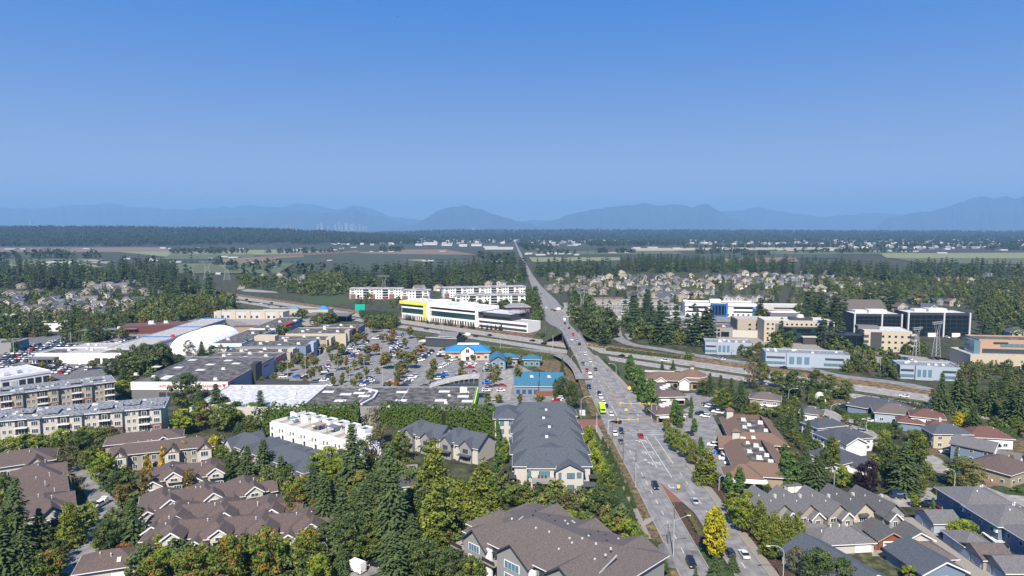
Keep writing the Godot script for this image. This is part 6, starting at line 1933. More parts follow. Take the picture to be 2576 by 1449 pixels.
func row_houses() -> void:
	var looks := ["grey gabled row house half hidden by cedars", "beige gabled row house with white barge boards", "beige row house with gabled bay and porch beside the cream one", "cream gabled row house with hooded window", "pale grey gabled row house at the lane corner"]
	var xs := [75.0,82.2,90.4,98.0,105.6]
	var walls := ["grey_wall", "taupe", "taupe", "cream", "grey_wall"]
	for i in 5:
		var t := thing("row_house",looks[i], "house",Vector3(xs[i],0,-182.5 - (1.2 if i == 3 else 0.0)),0.26)
		block(t,0,-7,6.9,14,6.0,2.9, "g",walls[i], "roof_grey" if i < 3 else "roof_charcoal",0.55)
		if i == 3: barge(t,0,0.55,6.9,6.0,2.9,0.55, "roof_charcoal")
		if i != 3:
			block(t,1.4 if i != 4 else -1.2,0.5,3.6,2.4,5.4,1.6, "g",walls[i], "roof_grey" if i < 3 else "roof_charcoal",0.5)
			barge(t,1.4 if i != 4 else -1.2,2.2,3.6,5.4,1.6,0.5)
			win(t,Vector3(1.4 if i != 4 else -1.2,4.2,1.76),1.5,1.4,0,2)
			win(t,Vector3(-1.9 if i != 4 else 2.0,4.6,0.06),2.0,1.2,0,2)
			part(t, "bay_trim", "trim",Vector3(1.4 if i != 4 else -1.2,2.0,1.74),Vector3(3.6,0.3,0.12))
		else:
			part(t, "window_hood", "roof_charcoal",Vector3(-0.6,5.5,0.5),Vector3(2.8,0.7,1.0))
			win(t,Vector3(-0.6,4.3,0.1),2.2,1.4,0,3)
		var pr := part(t, "porch_roof", "roof_grey" if i < 3 else "roof_charcoal",Vector3(-1.6 if i != 4 else 2.0,2.9,1.4),Vector3(4.2 if i != 3 else 7.4,0.22,2.9))
		pr.rotation.x = 0.32
		for x in [-3.2,0.2]: part(t, "porch_post", "trim",Vector3(x,1.2,2.4),Vector3(0.22,2.4,0.22))
		part(t, "door", "white",Vector3(-1.4,1.1,0.1),Vector3(1.0,2.1,0.12))
		win(t,Vector3(1.6,1.5,0.1 if i == 3 else 1.78),1.8,1.3,0,2)
		row(t, "r",0,-7,6.9,14,3,[4.6,1.7],1.0,1.1)
		part(t, "chimney", "offwhite",Vector3(2.2,8.0,-7),Vector3(0.7,1.6,0.7))
		pipes(t,[Vector3(-1.2,7.8,-4),Vector3(-1.6,7.4,-9)])
	# garages and small roofs before them
	var t := thing("hipped_garage", "grey hipped garage below the beige row houses", "garage",cg(B4,500,1105),0.22)
	block(t,0,-4,7.5,7.5,2.6,2.2, "h", "taupe", "roof_grey",0.5)
	pipes(t,[Vector3(-1,4.4,-3)])
	t = thing("hipped_garage", "grey hipped garage below the row house with porch", "garage",cg(B4,770,1075),0.22)
	block(t,0,-4,7,7.5,2.6,2.2, "h", "taupe", "roof_grey",0.5)
	t = thing("long_garage", "wide grey hipped garage block with white roof vents", "garage",cg(B4,790,1225),0.1)
	block(t,0,-4.5,15,9,2.6,2.6, "h", "offwhite", "roof_grey",0.6)
	pipes(t,[Vector3(-5,4.2,-3.6),Vector3(-2,5.2,-4.4),Vector3(0.4,5.2,-4.4),Vector3(2.6,5.2,-4.4)], "white")
	garage_door(t,Vector3(4.5,1.2,0.06),4.4,2.1)
	t = thing("blue_roof_home", "home with long pale blue-grey roof at the bottom edge", "house",Vector3(81.5,0,-150),0.35)
	block(t,0,-9,13,22,3.6,3.2, "g", "offwhite", "roof_slate",0.7)
	barge(t,0,2.7,13,3.6,3.2,0.7)
	win(t,Vector3(-2,1.8,2.1),2.0,1.3,0,2)
	win(t,Vector3(3,1.8,2.1),2.0,1.3,0,2)
	for e in [[1245,1186, "brick", "double garage with white door and pink gable beside the brick wall"],[1520,1186, "offwhite", "double garage with white door and white gable at the lane"]]:
		t = thing("double_garage",e[3], "garage",cg(B4,e[0],e[1]),0.05)
		block(t,0,-4.5,7.2,9,2.7,2.0, "g",e[2], "roof_charcoal",0.6)
		barge(t,0,0.6,7.2,2.7,2.0,0.6, "salmon" if e[2] == "brick" else "trim")
		garage_door(t,Vector3(0,1.25,0.06),4.9,2.2)
	t = thing("courtyard_wall", "low brick wall beside the pink gabled garage", "wall",cg(B4,1090,1180),0.05)
	part(t, "brickwork", "brick",Vector3(0,0.7,0),Vector3(2.4,1.4,0.3))
	part(t, "coping", "concrete",Vector3(0,1.45,0),Vector3(2.5,0.12,0.4))
	t = thing("taupe_garage", "taupe pitched garage roof below the courtyard", "garage",cg(B4,1660,1400),0.1)
	block(t,0,-4.5,12,9,2.8,2.4, "h", "taupe", "roof_taupe",0.6)
	t = thing("blue_slope_home", "home with pale slate roof and white barge boards at the bottom edge", "house",cg(B4,1750,1540),0.12)
	block(t,0,-6,11,13,3.4,2.6, "g", "blue_wall", "roof_slate",0.7)
	barge(t,0,1.2,11,3.4,2.6,0.7)
	win(t,Vector3(0,1.8,0.56),2.2,1.3,0,2)
	# long grey town house on the right and its garages
	t = thing("grey_town_house_row", "long grey-blue town house row with stepped grey hipped roofs above the lane", "town houses",Vector3(136.5,0,-148))
	for i in 4:
		var z := -6.5 - i * 13.0
		block(t,(i % 2) * 0.8 - i * 0.6,z,14,13.4,6.2 + 0.1 * i,3.0, "h", "blue_wall", "roof_grey",0.7)
		row(t, "l",(i % 2) * 0.8 - i * 0.6,z,14,13.4,3,[4.8,1.8],1.3,1.2,1)
		part(t, "white_corner", "trim",Vector3(-7.2 + (i % 2) * 0.8 - i * 0.6,5.2,z + 6.2),Vector3(0.8,1.0,0.8))
		pipes(t,[Vector3(-2,8.4,z + 2),Vector3(1,8.6,z - 1),Vector3(3,8.2,z - 3)], "white")
	row(t, "f",0,-6.5,14,13.4,3,[4.8,1.8],1.6,1.3,2)
	var gl := ["first lane garage with blue-grey doors beside the hedge", "second lane garage with blue-grey doors under the round tree", "third lane garage with tan roof beside the pergola", "last lane garage with pale roof at the bottom corner"]
	var gp := [[1790,1010],[2110,1250],[2300,1385],[2530,1520]]
	for i in 4:
		t = thing("lane_garage",gl[i], "garage",cg(B4,gp[i][0],gp[i][1]),0.0)
		block(t,0,-4,7.5,9,2.8,1.9, "s" if i != 1 else "h", "pale_blue" if i < 2 else "taupe", "roof_taupe" if i in [2] else "roof_grey",0.5)
		for z in [-6.2,-2.0]: garage_door(t,Vector3(-3.8,1.2,z),3.6,2.2,-PI / 2, "pale_blue")
	t = thing("pergola", "white slatted pergola over the yard beside the grey town house row", "pergola",cg(B4,2345,1170),-0.1)
	for i in 9: part(t, "slat", "trim",Vector3(0,2.6,-3.6 + i * 0.7),Vector3(5.8,0.16,0.16))
	for x in [-2.7,2.7]:
		part(t, "beam", "trim",Vector3(x,2.42,-0.8),Vector3(0.18,0.2,6.2))
		for z in [-3.4,1.8]: part(t, "post", "trim",Vector3(x,1.2,z),Vector3(0.16,2.4,0.16))

# ---- houses of the neighbourhoods beyond: a few plans,copied with their parts
var plans := {}
func house_plan(k: int) -> Node3D:
	if plans.has(k): return plans[k]
	var o := Node3D.new()
	o.name = "suburban_house"
	var roofs := ["roof_taupe", "roof_brown", "roof_grey", "roof_navy", "roof_taupe", "roof_slate"]
	var walls := ["taupe", "cream", "offwhite", "offwhite", "beige", "grey_wall"]
	var kk := k % 6
	match k % 3:
		0:
			block(o,0,0,13,10,5.4,3.2, "h",walls[kk],roofs[kk],0.6)
			block(o,-3,4.5,6,4,5.2,2.2, "g",walls[kk],roofs[kk],0.6)
			barge(o,-3,7.1,6,5.2,2.2,0.6)
			row(o, "f",-3,4.5,6,4,1,[4.0,1.5],2.2,1.5)
			row(o, "f",3.5,0,6,10,2,[3.8,1.5],1.4,1.4)
		1:
			block(o,0,0,12,11,5.6,3.6, "g",walls[kk],roofs[kk],0.6)
			barge(o,0,6.1,12,5.6,3.6,0.6)
			block(o,3,6,6,4,3.0,1.8, "g",walls[kk],roofs[kk],0.5)
			garage_door(o,Vector3(3,1.3,8.06),4.6,2.2)
			row(o, "f",-1,0,9,11,3,[4.4],1.5,1.4)
		2:
			block(o,0,0,15,9,4.6,3.4, "s",walls[kk],roofs[kk],0.6)
			block(o,3.5,3.6,6,5,4.4,2.4, "g",walls[kk],roofs[kk],0.6)
			barge(o,3.5,6.7,6,4.4,2.4,0.6)
			row(o, "f",3.5,3.6,6,5,1,[3.0],2.4,1.6)
			row(o, "f",-3.5,0,8,9,3,[3.2],1.3,1.3)
	plans[k] = o
	return o

func suburbs() -> void:
	var roofs := ["taupe hipped", "brown gabled", "grey side-gabled", "navy hipped", "taupe gabled", "slate side-gabled"]
	var sets := [
		[U1, "in the neighbourhood under the fir row", "houses under the fir row",2.6,[230,752,340,750,880,735,930,748,985,735,1040,722,1070,752,1120,728,1185,735,1250,752,1300,725,1370,722,905,815,960,825,1050,785,1110,808,1160,800,1290,800,1450,824,1650,815,1740,825,870,860,1105,855,1000,765,1210,768,300,840,110,850,380,830]],
		[U1, "with trees round it above the white stores", "houses above the white stores",3.3,[40,930,200,960,270,1000,480,925,900,905,885,1000,440,1040,640,1052,1040,1008,1400,905,1320,945,420,990]],
		[U2, "in the cluster above the highway bend", "houses above the highway bend",0.8,[40,690,90,655,130,700,170,655,210,690,250,650,340,720,430,700,490,655,470,765,300,690]],
		[U2, "in the cluster behind the white apartments", "houses behind the white apartments",1.2,[2150,690,2220,672,2300,660,2380,680,2450,640,2530,625,2350,735,2480,735,2560,690,1640,780,1840,778,2300,700,2420,610]],
		[U3, "beside the road beyond the overpass", "houses beyond the overpass",4.3,[410,640,530,635,480,700,690,690,760,710,870,655,640,760,850,760,500,770,930,815,640,840,780,815]],
		[U3, "in the wooded neighbourhood beyond the business park", "houses beyond the business park",1.1,[1100,625,1160,650,1210,690,1300,665,1420,715,1250,715,1500,655,1640,680,1720,712,1800,650,1280,775,1330,790,1390,770,1440,795,1500,780,1560,800,1620,790,1300,850,1390,860,1470,850,1560,850,1650,850,1900,750,1990,660,2080,655,2160,672,2250,668,2330,625,2390,690,2460,700,2300,700,1850,855,1740,830,2000,815,2190,700,2540,640]],
		[U3, "in the navy roofed terrace behind the blue and white office", "navy roofed houses",0.3,[2170,890,2280,890,2390,890,2480,885,2560,880]],
		[U4, "among the trees behind the black glass office", "houses behind the black glass office",0.5,[60,660,130,668,210,655,290,680,370,615,390,660,490,705,560,670,590,765,660,665,700,775,770,715,830,705,900,755,1060,740,540,720,650,865,1180,825,1040,845,1190,915,1240,980,1310,990,1480,905,1620,985,1680,920,1840,930,1380,745,1700,695,1800,690,1910,695,2020,705,1800,765,2300,700,2200,640,2400,850,2480,1260]]]
	for s in sets:
		var k := 0
		var p: Array = s[4]
		for i in range(0,p.size(),2):
			var kk := int(s[3] * 7 + k * 5 + k / 3) % 6
			if s[2] == "navy roofed houses": kk = 3
			var o := copy(house_plan(kk),cg(s[0],p[i],p[i + 1]),R(-0.6,0.6) + s[3] * 0.1,Vector3.ONE * R(0.85,1.1))
			tag(o, "%s roofed house %s" % [roofs[kk],s[1]], "house",s[2])
			k += 1
	# more roofs between them,scattered over the same neighbourhoods
	for z in [[1480,2010,698,728,46,sets[5]],[1590,1720,738,760,14,sets[5]],[2010,2170,694,735,24,sets[7]],[20,330,748,790,24,sets[0]],[1380,1540,712,745,12,sets[4]]]:
		for i in z[4]:
			var kk := rng.randi() % 6
			var o := copy(house_plan(kk),g(R(z[0],z[1]),R(z[2],z[3])),R(-0.5,0.5),Vector3.ONE * R(0.85,1.1))
			tag(o, "%s roofed house %s" % [roofs[kk],z[5][1]], "house",z[5][2])
# ---- street furniture
func lamp(at: Vector3,h: float,arm: float,turn: float,label: String,m := "galvanised") -> void:
	var t := thing("street_lamp",label, "street lamp",at,turn, "curved grey street lamps")
	var b := MB.new()
	b.tube(Vector3(0,0,0),Vector3(0,h * 0.78,0),0.14,0.1,7)
	obj("pole",b.mesh(M[m]),t)
	var a := MB.new()
	var last := Vector3(0,h * 0.78,0)
	for k in 6:
		var q := (k + 1) / 6.0
		var p := Vector3(-arm * (1 - cos(q * PI / 2)),h * 0.78 + h * 0.22 * sin(q * PI / 2),0)
		a.tube(last,p,0.09,0.08,6)
		last = p
	a.beam(last,last + Vector3(-0.5,-0.05,0),0.1)
	obj("arm",a.mesh(M[m]),t)
	part(t, "lamp_head", "pale_metal",last + Vector3(-0.8,-0.08,0),Vector3(0.9,0.18,0.34))

func pole(at: Vector3,h: float,label: String,arm := 0.0,m := "wood") -> void:
	var t := thing("utility_pole",label, "utility pole",at)
	var b := MB.new()
	if m == "galvanised":
		b.tube(Vector3.ZERO,Vector3(0,h * 0.66,0),0.16,0.13,7)
		var u := MB.new()
		u.tube(Vector3(0,h * 0.66,0),Vector3(0,h,0),0.13,0.1,7)
		obj("upper_pole",u.mesh(M.wood),t)
	else: b.tube(Vector3.ZERO,Vector3(0,h,0),0.16,0.1,7)
	obj("pole",b.mesh(M[m]),t)
	if arm > 0:
		var a := MB.new()
		a.beam(Vector3(0,h * 0.62,0),Vector3(arm,h * 0.72,0),0.09)
		obj("arm",a.mesh(M.galvanised),t)
		part(t, "lamp_head", "pale_metal",Vector3(arm + 0.4,h * 0.72,0),Vector3(0.9,0.16,0.3))
	else:
		part(t, "crossarm", "wood",Vector3(0,h - 0.6,0),Vector3(2.2,0.14,0.14))

func signal_mast(at: Vector3,h: float,reach: float,heads: Array,label: String) -> void:
	var t := thing("traffic_signal",label, "traffic light",at)
	var b := MB.new()
	b.tube(Vector3.ZERO,Vector3(0,h,0),0.15,0.12,8)
	obj("pole",b.mesh(M.metal),t)
	var a := MB.new()
	a.tube(Vector3(0,h - 0.2,0),Vector3(reach,h + 0.2,0),0.1,0.07,7)
	obj("mast_arm",a.mesh(M.metal),t)
	for x in heads:
		var s := part(t, "signal_head", "yellow",Vector3(x,h + 0.1,0.18),Vector3(0.55,1.15,0.3))
		for k in 3:
			var l := obj("lens",unit_box(),s,Vector3(0,0.3 - k * 0.3,0.52),Vector3(0.5,0.2,0.12))
			l.material_override = M.tail_lamp if k == 0 else M.charcoal

func pylon(at: Vector3,h: float,w: float,label: String,turn := 0.0) -> void:
	var t := thing("power_pylon",label, "pylon",at,turn)
	var legs := MB.new()
	var br := MB.new()
	for sx in [-1.0,1.0]:
		for sz in [-1.0,1.0]:
			legs.beam(Vector3(sx * w,0,sz * w * 0.5),Vector3(sx * w * 0.4,h * 0.72,sz * w * 0.2),0.18)
			legs.beam(Vector3(sx * w * 0.4,h * 0.72,sz * w * 0.2),Vector3(sx * w * 1.2,h,sz * w * 0.15),0.15)
	for i in 7:
		var q := i / 7.0
		var y := q * h * 0.72
		var y2 := (i + 1) / 7.0 * h * 0.72
		var r := w * (1 - 0.6 * q)
		var r2 := w * (1 - 0.6 * (q + 1 / 7.0))
		for sz in [-1.0,1.0]:
			br.beam(Vector3(-r,y,sz * r * 0.5),Vector3(r2,y2,sz * r2 * 0.5),0.08)
			br.beam(Vector3(r,y,sz * r * 0.5),Vector3(-r2,y2,sz * r2 * 0.5),0.08)
	obj("leg_frame",legs.mesh(M.galvanised),t)
	obj("bracing",br.mesh(M.galvanised),t)
	var c := MB.new()
	for sz in [-0.3,0.3]:
		c.beam(Vector3(-w * 2.2,h,sz),Vector3(w * 2.2,h,sz),0.14)
		c.beam(Vector3(-w * 2.0,h - 1.4,sz),Vector3(w * 2.0,h - 1.4,sz),0.12)
	for i in 9: c.beam(Vector3(-w * 2 + i * w * 0.5,h - 1.4,0.3),Vector3(-w * 2 + (i + 0.5) * w * 0.5,h,0.3),0.12)
	obj("crossarm",c.mesh(M.galvanised),t)

func furniture() -> void:
	for e in [[B4,150,1520,9.5,3.2,0.1, "by the right footway near the cedar hedge"],[B4,662,600,8.0,2.0,0.1, "behind the row houses"],[M3,810,592,10.0,2.6,0.0, "at the far side of the overpass"],[M3,1046,825,10.5,3.0,0.0, "beside the grass triangle"],[M3,1282,905,9.0,3.6,0.0, "before the slim poplars"],
		[M3,596,702,9.0,2.0,PI, "at the ramp nose"],[M3,694,1190,10.0,3.2,PI, "on the corner by the slate roof block"],[M4,206,1030,7.0,3.0,PI, "by the cul-de-sac trees"],[M4,628,1212,7.5,3.0,PI, "on the cul-de-sac"],[M4,986,1372,7.0,3.0,PI, "by the clipped hedge and silver car"],[B3,2082,590,5.0,1.4,PI, "at the plaza entrance"],[B4,1872,615,8.0,2.0,0.0, "beside the weeping tree"],[B2,1604,240,7.0,2.6,0.0, "between the cedars and slate gables"],
		[B2,722,1360,6.5,1.2,0.0, "by the small white gable house"],[M1,540,1700,6,1,0, ""],[U1,1655,1085,9.0,2.4,0.0, "beside the red-brown workshop"],[U1,290,1120,8.0,2.4,0.0, "beside the small white store"]]:
		if e[6]: lamp(cg(e[0],e[1],e[2]),e[3],e[4],e[5], "grey street lamp with curved arm " + e[6])
	for e in [[B3,1006,170,11.0,0.0, "wood", "dark utility pole at the junction edge"],[B3,1117,305,12.0,0.0, "wood", "dark utility pole above the dry verge"],[B3,1243,560,13.0,2.6, "galvanised", "tall pale pole with lamp arm by the dry verge"],[B3,1624,1258,15.5,3.4, "galvanised", "tall pale pole with lamp arm by the side street"],[B3,1568,1132,6.0,0.0, "wood", "short dark pole at the side street corner"],
		[M3,852,1330,8.0,0.0, "metal", "slim metal pole on the brick corner"],[M3,1455,1222,7.0,0.0, "metal", "slim metal pole on the plaza corner"],[M3,1402,1200,7.0,0.0, "metal", "slim metal pole under the poplars"],[M3,336,385,18.0,0.0, "wood", "tall pole on the green slope by the overpass"],[M3,412,480,9.0,0.0, "metal", "slim pole beside the highway"],
		[U3,400,820,12.0,0.0, "wood", "wooden pole along the far road, first"],[U3,345,770,12.0,0.0, "wood", "wooden pole along the far road, second"],[U3,300,720,12.0,0.0, "wood", "wooden pole along the far road, third"],[U3,282,690,12.0,0.0, "wood", "wooden pole along the far road, fourth"],[U3,476,935,13.0,0.0, "wood", "wooden pole before the cream box building"],
		[U1,1540,1085,14.0,0.0, "galvanised", "pale pole behind the workshop"],[U1,1580,1090,12.0,0.0, "galvanised", "thin pale pole behind the workshop"],[U1,446,1140,14.0,0.0, "galvanised", "pale pole behind the small white store"],[U1,588,1130,13.0,0.0, "galvanised", "pale pole beside the store hedge"],
		[M1,140,555,10.0,0.0, "metal", "white lot pole beside the grey flat building"],[M1,295,660,9.5,0.0, "metal", "white lot pole before the white dealership"],[M1,716,450,9.5,0.0, "metal", "white lot pole behind the white dealership"],[M1,1804,610,9.0,0.0, "metal", "thin pole before the white dome"],[M4,915,230,12.0,0.0, "wood", "wooden pole before the brown roofed hall"],[M4,1128,740,9.0,0.0, "metal", "thin pole in the shrubs by the frontage road"]]:
		pole(cg(e[0],e[1],e[2]),e[3],e[6],e[4],e[5])
	# tall lot lights among the parked cars
	for p in [[645,690],[790,820],[1260,620],[1275,880],[945,860],[500,770],[320,830],[1090,780],[2300,930],[1890,420],[2458,510]]:
		var t := thing("lot_light", "thin grey lot light standing among parked cars", "street lamp",cg(M2,p[0],p[1]),0, "lot lights of the shopping centre")
		var b := MB.new()
		b.tube(Vector3.ZERO,Vector3(0,11.5,0),0.16,0.1,6)
		obj("pole",b.mesh(M.galvanised),t)
		part(t, "lamp_head", "galvanised",Vector3(0,11.5,0),Vector3(1.6,0.2,0.4))
	signal_mast(Vector3(39.6,0,-275),6.2,12.5,[4.0,8.4,12.2], "mast arm traffic signal over the near side of the junction")
	signal_mast(Vector3(64.5,0,-300),6.4,-17.0,[-3.2,-7.2,-11.4,-16.0], "mast arm traffic signal over the far side of the junction")
	signal_mast(Vector3(54.5,0,-640),6.5,-13.0,[-7.0,-12.0], "mast arm traffic signal at the junction beyond the overpass")
	pylon(cg(M4,1690,585),24,2.8, "lattice power pylon before the black glass office",0.5)
	pylon(cg(M4,1490,560),19,2.4, "lattice power pylon beside the round lawn",0.5)
	pylon(g(1464,800),25,2.4, "dark lattice pylon beside the junction beyond the overpass",0.4)
	pylon(g(966,735),22,3.5, "lattice pylon before the pines behind the highway",0.2)
	pylon(g(482,702),24,5.0, "v-shaped pylon in the distant clearing, first",0.3)
	pylon(g(522,703),30,6.0, "tall pylon in the distant clearing",0.3)
	pylon(g(571,705),24,5.0, "v-shaped pylon in the distant clearing, last",0.3)
	# switchyard
	var t := thing("substation", "grey metal switchyard with gantries and transformers", "substation",g(1575,795))
	for i in 7:
		for j in 3:
			var x := -52.0 + i * 16
			var z := 6.0 - j * 14
			var b := MB.new()
			for sx in [-6.0,6.0]: b.beam(Vector3(x + sx,0,z),Vector3(x + sx,10,z),0.5)
			b.beam(Vector3(x - 7,10,z),Vector3(x + 7,10,z),0.6)
			b.beam(Vector3(x - 6,6,z),Vector3(x + 6,6,z),0.35)
			for k in 4: b.tube(Vector3(x - 5 + k * 3.3,7.0,z),Vector3(x - 5 + k * 3.3,10,z),0.25,0.25,5)
			obj("gantry",b.mesh(M.galvanised),t)
			if j < 2: part(t, "transformer", "metal",Vector3(x + 3,1.8,z - 5),Vector3(4.5,3.6,3.0))
	part(t, "fence", "galvanised",Vector3(0,1.0,14),Vector3(124,2.0,0.2))
	# signs
	t = thing("highway_sign", "green highway guide sign over the far carriageway", "road sign",cg(M2,1047,150))
	part(t, "board", "green_sign",Vector3(0,7.5,0),Vector3(9.5,6.0,0.2))
	for x in [-3.0,3.0]: part(t, "post", "galvanised",Vector3(x,2.4,-0.2),Vector3(0.3,4.8,0.3))
	t = thing("warning_sign", "yellow diamond warning sign at the poplars", "road sign",cg(M3,1182,935))
	part(t, "plate", "yellow",Vector3(0,2.6,0),Vector3(1.6,1.6,0.08)).rotation.z = PI / 4
	part(t, "post", "galvanised",Vector3(0,1.0,-0.08),Vector3(0.08,2.0,0.08))
	t = thing("keep_marker", "yellow keep-side marker on the median nose", "road sign",Vector3(53.8,0.2,-214))
	part(t, "plate", "yellow",Vector3(0,1.5,0),Vector3(0.9,1.1,0.08))
	part(t, "post", "galvanised",Vector3(0,0.5,-0.08),Vector3(0.08,1.0,0.08))
	t = thing("keep_marker", "yellow keep-side marker on the junction median", "road sign",cg(M3,1150,1135))
	part(t, "plate", "yellow",Vector3(0,1.5,0),Vector3(0.9,1.1,0.08))
	part(t, "post", "galvanised",Vector3(0,0.5,-0.08),Vector3(0.08,1.0,0.08))
	t = thing("transformer_box", "grey utility cabinet on the corner by the slate roof block", "cabinet",cg(M3,706,1160))
	part(t, "cabinet", "pale_metal",Vector3(0,1.2,0),Vector3(2.6,2.2,1.6))
	part(t, "plinth", "concrete",Vector3(0,0.1,0),Vector3(3.0,0.2,2.0))
	t = thing("entrance_sign", "small white post sign by the orange flowers", "sign",cg(B1,1004,1260))
	part(t, "panel", "white",Vector3(0,0.9,0),Vector3(0.7,0.7,0.12))
	part(t, "post", "white",Vector3(0,0.3,-0.02),Vector3(0.12,0.6,0.1))
	t = thing("shed", "pair of white garden sheds behind the row houses", "shed",cg(B4,250,600),0.2)
	for x in [-1.3,1.3]:
		part(t, "wall", "white",Vector3(x,1.1,0),Vector3(2.3,2.2,2.0))
		part(t, "roof", "roof_grey",Vector3(x,2.3,0),Vector3(2.5,0.2,2.3))
	t = thing("cedar_fence", "short orange cedar fence behind the charcoal row house", "fence",cg(B4,942,630),0.2)
	for i in 6: part(t, "board", "orange",Vector3(-0.9 + i * 0.36,0.9,0),Vector3(0.33,1.8 + 0.05 * (i % 2),0.06)).material_override = mat("cedar_wood",lin(0.34,0.14,0.05),0.9, "fine",2.0)
	t = thing("board_fence", "brown board fence along the dry yard", "fence",cg(B4,2560,265),-0.1)
	for i in 24: part(t, "board", "fence_wood",Vector3(-9 + i * 0.8,0.9,0),Vector3(0.76,1.8,0.06))
	t = thing("airplane", "small light airplane high in the blue sky", "airplane",Vector3(0,EYE,0) + Vector3(-288.0 / FOC,(724.5 - 42.0) / FOC * cos(TILT) - sin(TILT),-(cos(TILT) + (724.5 - 42.0) / FOC * sin(TILT))) * 2300.0,0.9)
	var f := MB.new()
	f.tube(Vector3(0,0,-4.5),Vector3(0,0,-2.5),0.25,0.8,8)
	f.tube(Vector3(0,0,-2.5),Vector3(0,0.1,1),0.8,0.7,8)
	f.tube(Vector3(0,0.1,1),Vector3(0,0.4,5),0.7,0.2,8)
	obj("fuselage",f.mesh(M.mid_grey),t)
	part(t, "wing", "mid_grey",Vector3(0,0.7,-1.2),Vector3(12,0.2,1.7))
	part(t, "tailplane", "mid_grey",Vector3(0,0.5,4.6),Vector3(4.2,0.14,1.1))
	part(t, "fin", "mid_grey",Vector3(0,1.3,4.7),Vector3(0.14,1.7,1.2))

# ---- traffic and parked cars
func on_road(o: Vector2,u: float,v: float) -> Vector3:
	var p := cg(o,u,v)
	for i in 4: p = cg(o,u,v,road(-p.z)[2] + 0.08)
	return p

